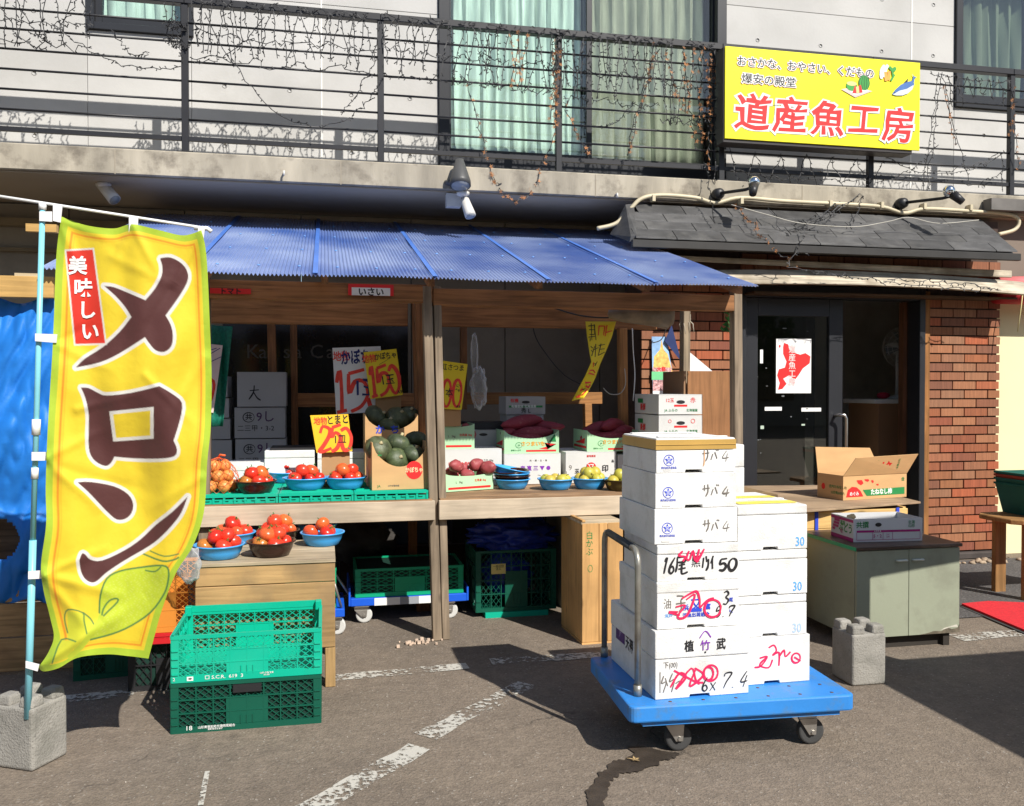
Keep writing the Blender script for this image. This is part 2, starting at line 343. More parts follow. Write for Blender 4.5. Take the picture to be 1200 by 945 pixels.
black = M('black_plastic', (.02, .02, .022), .45, .1, 5)
ink = M('black_ink', (.015, .014, .016), .6, .05, 5)
redi = M('red_ink', (.72, .02, .02), .55, .08, 8)
redb = M('red_brush', (.78, .05, .03), .55, .18, 30)
pinki = M('pink_marker', (.80, .02, .10), .5, .15, 30)
bluei = M('blue_ink', (.03, .07, .55), .5, .08, 8)
navyi = M('navy_ink', (.012, .025, .16), .5, .08, 8)
greeni = M('green_ink', (.02, .22, .06), .5, .08, 8)
whitei = M('white_ink', (.8, .8, .78), .6, .03, 5)
greyi = M('grey_pencil', (.16, .14, .12), .7, .2, 40)
paleblue = M('pale_blue_ink', (.10, .38, .85), .6, .1, 8)
purplei = M('purple_ink', (.22, .03, .40), .5, .1, 8)
magentai = M('magenta_ink', (.36, .015, .16), .5, .1, 8)
# ---------------------------------------------------------------- ground
def sheet(name, pts, z, mat, kind='structure', label=None, thick=0):
    mb = MB()
    if thick: mb.prism([(p[0], p[1]) for p in pts], z, z + thick, 'xy')
    else: mb.add([(p[0], p[1], z) for p in pts], [tuple(range(len(pts)))])
    return tag(obj(name, mb, mat), kind=kind)
sheet('ground', [(-150, -150), (150, -150), (150, 150), (-150, 150)], 0, asph)
# worn paint: a strip whose paint has flaked away through a noise
pm = bpy.data.materials.new('worn_road_paint'); pm.use_nodes = True; nt = pm.node_tree; p = nt.nodes['Principled BSDF']; p.inputs['Roughness'].default_value = .85
def worn(nt, col, lo, hi, sc):
    L = nt.links.new; p = nt.nodes['Principled BSDF']; tc = N(nt, 'ShaderNodeTexCoord')
    n = N(nt, 'ShaderNodeTexNoise'); n.inputs['Scale'].default_value = sc; n.inputs['Detail'].default_value = 10; n.inputs['Roughness'].default_value = .7; L(tc.outputs['Object'], n.inputs['Vector'])
    n2 = N(nt, 'ShaderNodeTexNoise'); n2.inputs['Scale'].default_value = 3.2; n2.inputs['Detail'].default_value = 3; L(tc.outputs['Object'], n2.inputs['Vector'])
    a = N(nt, 'ShaderNodeMath', operation='MULTIPLY_ADD'); L(n2.outputs['Fac'], a.inputs[0]); a.inputs[1].default_value = .55; L(n.outputs['Fac'], a.inputs[2])
    m = N(nt, 'ShaderNodeMapRange'); m.inputs['From Min'].default_value = lo; m.inputs['From Max'].default_value = hi; L(a.outputs[0], m.inputs['Value'])
    p.inputs['Base Color'].default_value = (*col, 1); L(m.outputs[0], p.inputs['Alpha'])
worn(nt, (.47, .45, .40), .735, .80, 36)
def strip(a, b, wd, ext=0):
    a = Vector(a); b = Vector(b); d = (b - a).normalized(); n = Vector((-d.y, d.x)) * wd / 2
    k = 24; mb = MB(); vs = []
    for i in range(k + 1):
        t = i / k; q = a.lerp(b, t); e = 1 + .25 * noise.noise((q.x * 6, q.y * 6, 3)); e2 = 1 + .25 * noise.noise((q.x * 6, q.y * 6, 8))
        vs += [(*(q + n * e), .004), (*(q - n * e2), .004)]
    mb.add(vs, [(2 * i, 2 * i + 1, 2 * i + 3, 2 * i + 2) for i in range(k)])
    return tag(obj('painted_line', mb, pm), kind='structure')
g2 = lambda x, y: Vector(gr(x, y)[:2])
strip(g2(60, 822), g2(200, 808), .11); strip(g2(385, 796), g2(548, 781), .10); strip(g2(575, 776), g2(705, 768), .11)
strip(g2(345, 960), g2(492, 876), .12); strip(g2(498, 864), g2(618, 802), .115)
strip(g2(1120, 748), g2(1260, 737), .13)
strip(g2(235, 945), g2(243, 905), .02)
# damp streak running out from under the trolley, and the coarse patch by the wall
wet = M('wet_asphalt', (.050, .040, .032), .42, .25, 20, bump=.003, bscale=120)
ws = [(740, 876), (760, 877), (775, 881), (796, 884), (790, 889), (777, 892), (768, 898), (750, 905), (735, 907), (720, 912), (714, 920), (710, 930), (708, 945), (705, 975), (684, 975), (690, 945), (687, 932), (690, 926), (698, 918), (702, 908), (710, 903), (718, 895), (732, 890), (745, 885), (738, 880)]
mb = MB(); vs = []
for i, a in enumerate(ws):
    b = ws[(i + 1) % len(ws)]
    for t in (0, .2, .4, .6, .8):
        x = a[0] + (b[0] - a[0]) * t; y = a[1] + (b[1] - a[1]) * t
        j = 5.0 * noise.noise((x * .25, y * .25, 2)); q = gr(x + j, y + j * .7); vs.append((q.x, q.y, .005))
mb.add(vs, [tuple(range(len(vs)))]); tag(obj('water_stain', mb, wet), kind='structure')
a = [gr(x, y) for x, y in ((1120, 668), (1150, 664), (1180, 668), (1260, 690), (1400, 720), (1400, 712), (1200, 707), (1120, 712))]
sheet('rough_pavement', [(3.95, 4.95), (4.9, 4.95), (7.5, 4.55), (9, 4.5), (9, 6.6), (3.95, 6.6)], .006, asph_dark)
# small litter and fallen leaf
leafm = M('dry_leaf', (.36, .25, .12), .8, .2, 40)
mb = MB()
for i in range(5):
    a = i * 1.25 + .2; mb.add([(0, 0, 0), (.012 * cos(a - .5), .012 * sin(a - .5), .004), ((.02 + .008 * (i % 3)) * cos(a), (.02 + .008 * (i % 3)) * sin(a), .006), (.012 * cos(a + .5), .012 * sin(a + .5), .005)], [(0, 1, 2, 3)])
solo('fallen_leaf', mb, leafm, 'small dry brown leaf lying on the wet streak by the trolley', 'leaf', gr(744, 891, .008))
mb = MB()
for i in range(26):
    x, y = random.gauss(0, .07), random.gauss(0, .03); s = random.uniform(.006, .02)
    mb.cbox(x, y, s * .4, s, s * 1.3, s * .8)
tag(obj('paper_scraps', mb, M('scrap', (.55, .42, .32), .9, .3, 30), None, gr(492, 753, .003)), kind='stuff')
mb = MB()
for i in range(220):
    q = gr(random.uniform(0, 1200), random.uniform(765, 944)); s = random.uniform(.0015, .0035)
    mb.cbox(q.x, q.y, s * .35, s, s * 1.3, s * .7)
tag(obj('grit', mb, M('grit', (.42, .38, .33), .9, .35, 30)), kind='stuff')

# ---------------------------------------------------------------- the building behind
YS, YW, YB, YG = 6.70, 7.38, 6.70, 7.83      # slab front, upper wall, brick face, ground-floor wall under the balcony
ZT, ZB = 3.197, 3.012
bld = thing('building', 'pale concrete building with a balcony running above the fruit stall', 'building', (0, YW, 0))
panel_holes = []
# upper wall as separate concrete panels with open joints, holes of the formwork ties recessed in each
holes_m = M('tie_hole', (.25, .23, .2), .9, .1, 10)
seams = [-6.6, -3.3, -.02, 1.0, 3.72, 5.42, 6.0, 9.4]
def panel(x0, x1, z0, z1):
    mb = MB().box(x0 + .0015, 0, z0 + .0015, x1 - .0015, .16, z1 - .0015)
    o = obj('wall_panel', mb, concw, bld, bevel=.003)
    hm = MB(); nx = max(1, round((x1 - x0) / .62)); nz = max(1, round((z1 - z0) / .5))
    for i in range(nx):
        for j in range(nz):
            cx = x0 + (i + .5) * (x1 - x0) / nx; cz = z0 + (j + .5) * (z1 - z0) / nz
            hm.lathe([(.02, -.0015), (.014, -.0022), (.0135, .004), (0, .004)], 10, (cx, 0, cz), 'y')
    h = obj('tie_hole', hm, concw, o, kind='stuff')
wl0, wl1 = at(102, 38, YW), at(224, 38, YW)
WX0, WX1 = at(514, 100, YW).x, at(850, 60, YW).x                         # big sliding window
RX0, RX1 = at(1119, 20, YW).x, 9.2
zsL, zsB, zsR = at(160, 36, YW).z - .0, ZT + .16, at(1140, 125, YW).z
ZTOP = 5.7
for x0, x1 in ((-6.6, -3.3), (-3.3, wl0.x)): 
    for z0, z1 in ((ZT, 4.62), (4.62, ZTOP)): panel(x0, x1, z0, z1)
panel(wl0.x, wl1.x, ZT, zsL - .02)
panel(wl1.x, -.02, ZT, 4.62); panel(wl1.x, -.02, 4.62, ZTOP)
panel(-.02, WX0, ZT, 4.62); panel(-.02, WX0, 4.62, ZTOP)
panel(WX0, WX1, ZT - .02, zsB - .06)
panel(WX1, 5.42, ZT, 4.62 + .32); panel(WX1, 5.42, 4.94, ZTOP)
panel(5.42, RX0, ZT, 4.94); panel(5.42, RX0, 4.94, ZTOP)
panel(RX0, RX1, ZT, zsR - .02)
sealw = M('joint_sealant', (.75, .74, .7), .6, .03, 5)
for xs in (-3.3, -.02, 5.42): obj('joint_strip', MB().box(xs - .006, -.003, ZT, xs + .006, .01, ZTOP), sealw, bld)
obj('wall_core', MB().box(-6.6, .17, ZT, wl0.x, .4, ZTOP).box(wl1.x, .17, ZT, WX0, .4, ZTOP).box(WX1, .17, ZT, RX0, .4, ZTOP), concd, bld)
obj('upper_wall_band', MB().box(-6.6, .0, ZTOP + .01, 9.4, .4, 7.6), concw, bld)
# slab
random.seed(3)
obj('balcony_slab', MB().box(-6.6, YS - YW, ZB, 9.4, YG - YW + .2, ZT), concs, bld, bevel=.008)
obj('slab_soffit', MB().box(-6.6, YS - YW + .03, ZB - .012, 9.4, YG - YW, ZB - .002), soff, bld)
for xs in (-3.1, -1.45, .12, 2.1, 3.9): obj('slab_joint', MB().box(xs - .004, YS - YW - .0015, ZB, xs + .004, YS - YW + .01, ZT - .01), concd, bld)
# ground floor concrete wall under the balcony, in tall boards with a ledge beam
for i, x in enumerate([-6.6, -5.4, -4.2, -3.0, -2.05, -1.15, -.2, .75, 1.6, 2.5]):
    x1 = [-5.4, -4.2, -3.0, -2.05, -1.15, -.2, .75, 1.6, 2.5, 3.3][i]
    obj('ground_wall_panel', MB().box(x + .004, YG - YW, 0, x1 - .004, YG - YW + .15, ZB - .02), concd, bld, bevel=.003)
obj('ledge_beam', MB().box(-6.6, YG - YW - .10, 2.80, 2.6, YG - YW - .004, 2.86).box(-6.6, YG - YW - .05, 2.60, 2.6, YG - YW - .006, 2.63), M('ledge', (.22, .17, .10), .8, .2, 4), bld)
# side mass to the right of the brick pillar
obj('side_wall', MB().box(5.86, YB - YW + .12, 0, 9.4, YB - YW + .3, 2.42), M('cream_wall', (.78, .70, .42), .8, .03, 2), bld)
obj('side_wall_upper', MB().box(5.64, YB - YW + .10, 2.46, 9.4, YB - YW + .3, 3.0), M('taupe_wall', (.19, .15, .12), .8, .1, 2), bld)
# windows ----
glass_m = bpy.data.materials.new('window_glass'); glass_m.use_nodes = True; nt = glass_m.node_tree; nt.nodes.clear()
o_ = N(nt, 'ShaderNodeOutputMaterial'); mx = N(nt, 'ShaderNodeMixShader'); t = N(nt, 'ShaderNodeBsdfTransparent'); t.inputs[0].default_value = (.90, .97, .94, 1)
g = N(nt, 'ShaderNodeBsdfGlossy'); g.inputs['Roughness'].default_value = .02; fr = N(nt, 'ShaderNodeLayerWeight'); fr.inputs[0].default_value = .22; pw = N(nt, 'ShaderNodeMath', operation='MULTIPLY_ADD'); pw.inputs[1].default_value = .5; pw.inputs[2].default_value = .06; nt.links.new(fr.outputs['Facing'], pw.inputs[0])
nt.links.new(pw.outputs[0], mx.inputs[0]); nt.links.new(t.outputs[0], mx.inputs[1]); nt.links.new(g.outputs[0], mx.inputs[2]); nt.links.new(mx.outputs[0], o_.inputs[0])
glass_d = glass_m.copy(); glass_d.name = 'dark_glass'
for n_ in glass_d.node_tree.nodes:
    if n_.type == 'BSDF_TRANSPARENT': n_.inputs[0].default_value = (.80, .82, .77, 1)
curt_m = M('curtain_cloth', (.74, .78, .74), .8, .22, 5, stretch=(6, 1, .5))
room_m = M('room_dark', (.05, .05, .048), .9, .1, 2)
def window(x0, x1, z0, z1, panes, fw=.055, label=None, outer=.0):
    f = obj('window', MB().box(x0, -.03, z0, x0 + fw, .12, z1).box(x1 - fw, -.03, z0, x1, .12, z1).box(x0 + fw, -.028, z0, x1 - fw, .118, z0 + fw).box(x0 + fw, -.028, z1 - fw, x1 - fw, .118, z1), frame_m, bld, bevel=.003)
    if label: f['label'] = label
    for k, (a, b, yy, gm) in enumerate(panes):
        s = .05
        obj('sash', MB().box(a, yy, z0 + fw, a + s, yy + .03, z1 - fw).box(b - s, yy, z0 + fw, b, yy + .03, z1 - fw).box(a + s, yy + .001, z0 + fw, b - s, yy + .029, z0 + fw + .07).box(a + s, yy + .001, z1 - fw - s, b - s, yy + .029, z1 - fw), frame_m, f, bevel=.002)
        obj('pane', MB().box(a + s, yy + .012, z0 + fw + .07, b - s, yy + .016, z1 - fw - s), gm, f)
    return f
mid = at(690, 100, YW).x
window(WX0, WX1, zsB, ZTOP, [(WX0 + .055, mid + .03, .0, glass_m), (mid - .03, WX1 - .055, .045, glass_d)], .09)
window(wl0.x, wl1.x + .02, zsL - .02, ZTOP, [(wl0.x + .055, wl1.x - .035, .02, glass_m)])
window(RX0, RX1, zsR - .02, ZTOP, [(RX0 + .055, RX0 + 1.2, .02, glass_d), (RX0 + 1.15, RX1 - .06, .055, glass_d)], .07)
obj('window_ledge', MB().box(WX0 - .01, -.09, zsB - .06, WX1 + .01, .1, zsB - .004), frame_m, bld, bevel=.003)
obj('room_back', MB().box(-3, 1.3, ZT - .1, 9.3, 1.34, 6.2).box(-3, .42, 6.1, 9.3, 1.3, 6.14).box(-3, .42, ZT - .1, 9.3, 1.3, ZT - .05), room_m, bld)
def curtain(x0, x1, z0, z1, y, label, amp=.03, n=14, mat=curt_m, grp=None, ph=0):
    fn = lambda u, v: (x0 + (x1 - x0) * u + .012 * sin(u * 60 + v * 3), y + amp * (sin(u * n * 2 * pi + ph + .9 * sin(v * 4 + u * 9)) + .4 * sin(u * n * 5 + ph)) * (.65 + .35 * v), z0 + (z1 - z0) * v)
    return solo('curtain', MB().grid(fn, 170, 14), mat, label, 'curtain', group=grp, solid=.002)
curtain(WX0 + .1, mid - .02, zsB + .12, ZTOP - .05, YW + .16, 'pale green pleated curtain behind the left pane of the big balcony window', grp='curtains behind the upstairs windows')
curtain(mid + .0, WX1 - .1, zsB + .12, ZTOP - .05, YW + .2, 'dimmer green curtain behind the right pane of the big balcony window', n=11, grp='curtains behind the upstairs windows', ph=2)
curtain(wl0.x + .08, wl1.x, zsL + .05, ZTOP - .05, YW + .16, 'green curtain behind the small window at the top left', n=6, grp='curtains behind the upstairs windows')
curtain(RX0 + .3, RX0 + 1.0, zsR + .1, ZTOP - .05, YW + .3, 'grey green curtain behind the window at the upper right', n=6, grp='curtains behind the upstairs windows', ph=1, mat=M('grey_curtain', (.38, .46, .40), .85, .06, 4))
curtain(RX0 + 1.1, RX0 + 2.2, zsR + .1, ZTOP - .05, YW + .34, 'brown curtain at the far right of the upper right window', n=8, grp='curtains behind the upstairs windows', ph=1, mat=M('brown_curtain', (.22, .13, .07), .85, .06, 4))
# ---------------------------------------------------------------- balcony railing
YR = YS + .07
rl = thing('balcony_railing', 'black metal balcony railing with thin horizontal bars above the stall', 'railing', (0, YR, ZT))
ztr = .925 + .13
posts = [at(px, 100, YR).x for px in (-250, -20, 217, 446, 654.5, 845, 1020, 1185)] + [7.35]
zt = at(655, 36, YR).z - ZT
for x in posts:
    o = obj('post', MB().box(x - .024, -.024, 0, x + .024, .024, zt - .05), rail_m, rl, bevel=.003)
    obj('base_plate', MB().box(x - .055, -.045, 0, x + .055, .045, .012), rail_m, o)
for a, b in zip(posts[:-1], posts[1:]):
    obj('top_rail', MB().box(a + .0005, -.035, zt - .052, b - .0005, .035, zt), rail_m, rl, bevel=.004)
    for k in range(7):
        z = .11 + k * (zt - .15) / 7
        if k == 0: obj('bottom_rail', MB().box(a + .024, -.013, z - .016, b - .024, .013, z + .016), rail_m, rl)
        else: obj('bar', MB().tube([(a + .02, 0, z), (b - .02, 0, z)], .0085, 6), rail_m, rl)
# ---------------------------------------------------------------- brick walls
def brick_area(parent, x0, x1, z0, z1, half=0, y=0, row0=0, cut=None):
    P, H_, LN, G = .0785, .066, .236, .011
    cache = brick_area.c
    r = 0; z = z0
    while z + H_ <= z1 + .001:
        x = x0 - (LN / 2 if (r + row0) % 2 else 0)
        while x < x1 - .02:
            a, b = max(x, x0), min(x + LN - G, x1)
            if b - a > .03 and not (cut and cut(a, b, z)):
                key = round(b - a, 3)
                if key not in cache: cache[key] = MB().box(0, 0, 0, key, .03, H_).mesh('brick', brickm)
                o = obj('brick', cache[key], None, parent, (a, y - random.uniform(0, .003), z), bevel=0)
            x += LN
        z += P; r += 1
brick_area.c = {}
bp = thing('brick_pillar', 'red brick pillar at the right of the glass door', 'pillar', (0, YB, 0))
bx0 = at(1089, 450, YB).x; bx1 = at(1171, 450, YB).x
obj('core', MB().box(bx0, .022, 0, bx1 - .012, .40, 2.40), mortar, bp)
brick_area(bp, bx0, bx1, .075, 2.33)
obj('footing', MB().box(bx0 - .02, -.05, 0, bx1 + .05, .02, .06), M('footing', (.06, .05, .045), .9, .2, 9), bp, bevel=.01)
rubble = MB(); random.seed(5)
for i in range(60):
    q = Vector((random.uniform(bx0, bx1 + .5), -random.uniform(.06, .25), .012)); s = random.uniform(.01, .035); rubble.ball(q, s, 6, 4, (1, 1.2, .6))
tag(obj('rubble', rubble, M('rubble', (.35, .27, .19), .9, .4, 20), None, (0, YB, 0)), kind='stuff')
bw = thing('brick_wall', 'red brick wall left of the glass door behind the stall', 'wall', (0, YB, 0))
lx0 = at(752, 400, YB).x; lx1 = at(868, 400, YB).x
obj('core', MB().box(lx0, .022, 0, lx1, .4, 2.96), mortar, bw)
brick_area(bw, lx0, lx1, 1.42, 2.44)
bh = thing('brick_lintel', 'strip of red bricks over the door between slate roof and weathered boards', 'wall', (0, YB, 0))
obj('core', MB().box(lx1 + .004, .022, 2.37, bx1 - .012, .4, 2.96), mortar, bh)
brick_area(bh, lx1 + .004, bx1, 2.38, 2.62)
# ---------------------------------------------------------------- little slate roof
slate = M('slate', (.068, .067, .067), .55, .28, 5, stretch=(1.5, 1, 5), bump=.0015, bscale=60, objvar=.3, stain=(.16, .155, .145), stain_amt=.5, stain_scale=3)
sr = thing('slate_roof', 'dark slate lean-to roof over the shop door beneath the yellow sign', 'roof', (0, YS, 0))
x0t, x1t = 2.42, 5.63; zt_, zb_ = ZB - .05, 2.63; yb_ = -.40
obj('roof_deck', MB().hexa([(x0t - .03, -.004, zt_ - .07), (x0t - .1, yb_ + .03, zb_ - .05), (x1t, yb_ + .03, zb_ - .05), (x1t - .01, -.004, zt_ - .07),
                          (x0t - .03, -.004, zt_ - .02), (x0t - .1, yb_ + .03, zb_ - .01), (x1t, yb_ + .03, zb_ - .01), (x1t - .01, -.004, zt_ - .02)]), black, sr)
rows = 4
for r in range(rows):
    t0, t1 = r / rows, (r + 1) / rows
    n = 8; off = (.5 if r % 2 else 0)
    xl, xr = x0t + (.1 - .1 * 1) * 0 - .13 * t1, x1t
    for i in range(-1, n + 1):
        a = x0t + (i + off) * (x1t - x0t) / n; b = a + (x1t - x0t) / n - .006
        a, b = max(a, xl), min(b, xr)
        if b - a < .05: continue
        y0, y1 = yb_ * t0, yb_ * t1 - .012; z0, z1 = zt_ + (zb_ - zt_) * t0, zt_ + (zb_ - zt_) * t1 - .012
        j = random.uniform(0, .003)
        obj('slate', MB().hexa([(a, y0, z0 + .0), (a, y1, z1 + .004 + j), (b, y1, z1 + .004 + j), (b, y0, z0), (a, y0, z0 + .008), (a, y1, z1 + .016 + j), (b, y1, z1 + .016 + j), (b, y0, z0 + .008)]), slate, sr, bevel=.001)
obj('fascia', MB().box(x0t - .16, yb_ - .02, zb_ - .075, x1t + .03, yb_ + .02, zb_ - .016), M('roof_fascia', (.03, .028, .026), .6, .2, 6), sr, bevel=.004)
obj('hip_flashing', MB().hexa([(x0t - .2, -.0, 2.72), (x0t - .17, yb_ + .02, 2.60), (x0t - .13, yb_ + .02, 2.60), (x0t + .0, 0, 2.72), (x0t - .07, 0, zt_ + .0), (x0t - .16, yb_ + .02, zb_ + .01), (x0t - .12, yb_, zb_ + .02), (x0t, 0, zt_ + .01)]), slate, sr)
# weathered boards under it
wgrey = wood('weathered_board', (.56, .49, .38), 'x', .5, True, .85, .08, stain=(.2, .16, .11))
wa = thing('board_awning', 'weathered pale wooden board awning above the glass door', 'awning', (0, YB, 0))
obj('upper_board', MB().hexa([(2.6, -.20, 2.50), (5.75, -.22, 2.44), (5.75, -.0, 2.47), (2.6, -.0, 2.53), (2.6, -.20, 2.54), (5.75, -.22, 2.50), (5.75, 0, 2.53), (2.6, 0, 2.57)]), wgrey, wa, bevel=.004)
nn = 12; vs = []
def arch(x): return 2.33 - .045 * ((x - 4.2) / 1.6) ** 2
mb = MB()
xs = [2.75 + i * (5.86 - 2.75) / nn for i in range(nn + 1)]
for x in xs: vs += [(x, -.34, arch(x)), (x, -.22, arch(x) + .125), (x, -.20, arch(x) + .125), (x, -.31, arch(x) - .006)]
mb.add(vs, [(4 * i + a, 4 * i + 4 + a, 4 * i + 4 + b, 4 * i + b) for i in range(nn) for a, b in ((0, 1), (1, 2), (2, 3), (3, 0))] + [(0, 1, 2, 3), tuple(4 * nn + k for k in (3, 2, 1, 0))])
obj('arched_board', mb, wgrey, wa)
obj('backing_board', MB().box(lx1 + .02, -.2, 2.26, bx1, .0, 2.275), wood('under_board', (.12, .07, .035), 'x'), wa)
# ---------------------------------------------------------------- door
dx0, dx1, ox1 = at(873, 450, YB).x, at(990, 450, YB).x, at(1076, 450, YB).x
dr = thing('shop_entrance', 'dark framed shop entrance with its right half standing open', 'entrance', (0, YB, 0))
zh = 2.25
obj('door_frame', MB().box(dx0 - .05, -.02, 0, dx0 + .0, .14, zh + .1).box(ox1, -.02, 0, ox1 + .055, .14, zh + .1).box(dx0, -.018, zh, ox1, .138, zh + .1), frame_m, dr, bevel=.004)
obj('jamb_trim', MB().box(ox1 + .058, -.01, 0, bx0 - .004, .06, 2.33), wood('trim_wood', (.36, .16, .05), 'z', .6, False), dr)
obj('inner_jamb', MB().box(ox1 - .035, .15, 0, ox1 - .002, .22, zh), wood('jamb_wood', (.17, .07, .03), 'z', .6, False), dr)
dd = obj('sliding_door', MB().box(dx0 + .002, .03, .02, dx0 + .13, .075, zh - .002).box(dx1 - .13, .03, .02, dx1, .075, zh - .002).box(dx0 + .13, .031, zh - .15, dx1 - .13, .074, zh - .003).box(dx0 + .13, .031, .02, dx1 - .13, .074, .24), frame_m, dr, bevel=.003)
obj('pane', MB().box(dx0 + .13, .05, .24, dx1 - .13, .055, zh - .15), glass_d, dd)
hx = dx1 - .055
obj('handle', MB().tube([(hx - .02, .03, 1.26), (hx - .02, -.04, 1.27), (hx + .02, -.055, 1.27), (hx + .035, -.055, 1.24), (hx + .035, -.055, .75), (hx + .02, -.04, .72), (hx, .03, .72)], .014, 10), M('steel', (.6, .58, .55), .28, .05, 5, metal=1), dd)
fc = Face((dx0, .0485, 0), (1, 0, 0), (0, 0, 1))
U = lambda px, py: (at(px, py, YB + .05).x - dx0, at(px, py, YB + .05).z)
for (a, b, c, d) in ((898, 364.5, 920, 369.5), (945, 366.5, 963, 371), (896, 477, 916, 481.5), (939, 478, 962, 482.5), (890.5, 410, 894, 426)):
    patch(dd, fc, rect(*U(a, d), *U(c, b)), whitei, 'tape')
pst = obj('poster', MB().box(dx0 + U(909, 398)[0], .040, U(909, 461)[1], dx0 + U(950, 398)[0], .0425, U(909, 397)[1]), whitei, dd)
fp = Face((dx0, .040, 0), (1, 0, 0), (0, 0, 1))
isl = [(918, 402), (923, 404), (924, 410), (931, 414), (937, 416), (943, 414), (949, 418), (948, 426), (940, 432), (935, 440), (931, 445), (924, 440), (917, 444), (921, 450), (916, 456), (911, 457), (913, 449), (910, 440), (912, 433), (919, 431), (921, 424), (917, 415), (917, 407)]
patch(dd, fp, [U(*q) for q in isl], redi, 'island_print'); patch(dd, fp, disc(*U(913, 406), .008, .012), redi, 'island_print')
cx_, cz_ = U(927.5, 429)
for k, ch in enumerate('道産魚工房'):
    write(dd, fp, ch, cx_, cz_ + .135 - k * .068, .068, redi, .02, outline=.02); write(dd, fp, ch, cx_, cz_ + .135 - k * .068, .068, whitei, .0)
# small sticker prints low on the pane, and scuffs
for (x, y) in ((892, 570), (943, 569), (893, 499), (941, 497)): patch(dd, fc, rect(*U(x - 2, y + 4 if x < 900 else y + 2), *U(x + 2, y)), M('st%d' % x, (.45, .55, .45), .7) if x != 943 else greeni, 'sticker')
random.seed(12)
for i in range(16):
    x, y = random.uniform(886, 972), random.uniform(380, 545); r_ = random.uniform(.002, .007)
    patch(dd, fc, disc(*U(x, y), r_ * random.uniform(1, 4), r_, 7), MATS['scuff'] if 'scuff' in MATS else M('scuff', (.16, .17, .17), .8), 'scuff')
# shop interior, seen through the open half
inn = thing('shop_room', 'dim plastered shop room seen through the open door', 'room', (0, YB, 0))
obj('floor', MB().box(dx0 - .3, .16, 0, 7.2, 3.2, .02), M('shop_floor', (.35, .33, .30), .6, .1, 4), inn)
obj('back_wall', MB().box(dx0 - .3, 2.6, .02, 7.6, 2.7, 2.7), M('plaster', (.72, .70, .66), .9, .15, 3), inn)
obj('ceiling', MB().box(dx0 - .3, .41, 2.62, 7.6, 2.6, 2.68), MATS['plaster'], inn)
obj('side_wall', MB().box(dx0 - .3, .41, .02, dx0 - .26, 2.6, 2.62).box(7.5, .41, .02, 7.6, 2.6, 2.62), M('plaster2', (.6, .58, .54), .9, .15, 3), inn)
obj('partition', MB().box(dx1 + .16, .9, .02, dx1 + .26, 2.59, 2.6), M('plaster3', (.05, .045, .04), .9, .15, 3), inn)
YI = 7.35
c_ = at(1048, 500, YI)
ct = thing('counter', 'brown fronted counter with a white top inside the shop', 'counter', (c_.x, YI, 0))
zc = at(1048, 468, YI).z
obj('top', MB().box(-.22, -.02, zc - .04, .55, .5, zc), white, ct, bevel=.004); obj('front', MB().box(-.17, .0, .5, .5, .48, zc - .044), M('cardboard_brown', (.30, .16, .08), .8, .1, 3), ct, bevel=.003)
f = thing('electric_fan', 'white standing electric fan on the counter inside the shop', 'fan', (at(1051, 468, YI + .2).x, YI + .2, zc + .002))
zf = at(1050, 408, YI + .2).z - zc
obj('base', MB().lathe([(.13, 0), (.13, .015), (.03, .03), (.02, .04)], 20), white, f); obj('stand', MB().tube([(0, 0, .03), (0, 0, zf - .03)], .014, 8), white, f)
obj('motor', MB().lathe([(0, .14), (.05, .13), (.055, .05), (.045, 0), (0, -.01)], 14, (0, 0, zf), 'y'), white, f)
bl = MB()
for k in range(4):
    a = k * pi / 2
    bl.add([(.02 * cos(a), -.03, zf + .02 * sin(a)), (.15 * cos(a - .1), -.02, zf + .15 * sin(a - .1)), (.17 * cos(a + .5), -.05, zf + .17 * sin(a + .5)), (.03 * cos(a + .9), -.05, zf + .03 * sin(a + .9))], [(0, 1, 2, 3)])
obj('blades', bl, M('fan_blade', (.25, .28, .3), .3, 0, 1), f, solid=.003)
cg = MB()
for r in (.19, .14, .09):
    cg.tube([(r * cos(a * pi / 14), -.05, zf + r * sin(a * pi / 14)) for a in range(29)], .0025, 4, False)
for k in range(20):
    a = k * pi / 10; cg.tube([(.03 * cos(a), -.075, zf + .03 * sin(a)), (.12 * cos(a), -.08, zf + .12 * sin(a)), (.19 * cos(a), -.05, zf + .19 * sin(a))], .0015, 4, False)
obj('guard', cg, white, f); obj('hub_cap', MB().lathe([(0, -.085), (.03, -.082), (.03, -.07)], 14, (0, 0, zf), 'y'), black, f)
solo('red_cloth', MB().ball((0, 0, .03), .05, 10, 6, (1.3, 1, .6), lambda d: 1 + .25 * noise.noise(d * 3)), M('red_cloth_m', (.5, .02, .06), .8), 'crumpled red cloth on the counter inside the shop', 'cloth', (at(1035, 460, YI + .1).x, YI + .1, zc + .004))
# ---------------------------------------------------------------- yellow sign on the railing
yel = M('sign_yellow', (.86, .80, .01), .45, .02, 3)
sgY = YS - .14
a, b, c, d = at(850, 54, sgY), at(1079, 74, sgY), at(850, 163, sgY), at(1077, 176, sgY)
sx0, sx1, sz0, sz1 = a.x, (b.x + d.x) / 2, (c.z + d.z) / 2, (a.z + b.z) / 2
W_, H_ = sx1 - sx0, sz1 - sz0
sg = thing('shop_sign', 'yellow box sign with red Japanese lettering and fruit and fish pictures fixed to the railing', 'sign', (sx0, sgY, sz0))
obj('case', MB().box(-.012, .012, -.03, W_ - .06, .15, H_ + .0), M('sign_case', (.035, .03, .03), .5, .1, 4), sg, bevel=.005)
obj('face_panel', MB().box(0, 0, 0, W_, .014, H_), yel, sg, bevel=.002)
obj('bracket', MB().box(.3, .15, .25, .36, .24, .31).box(W_ - .5, .15, .25, W_ - .44, .24, .31), rail_m, sg)
fs = Face((0, 0, 0), (1, 0, 0), (0, 0, 1))
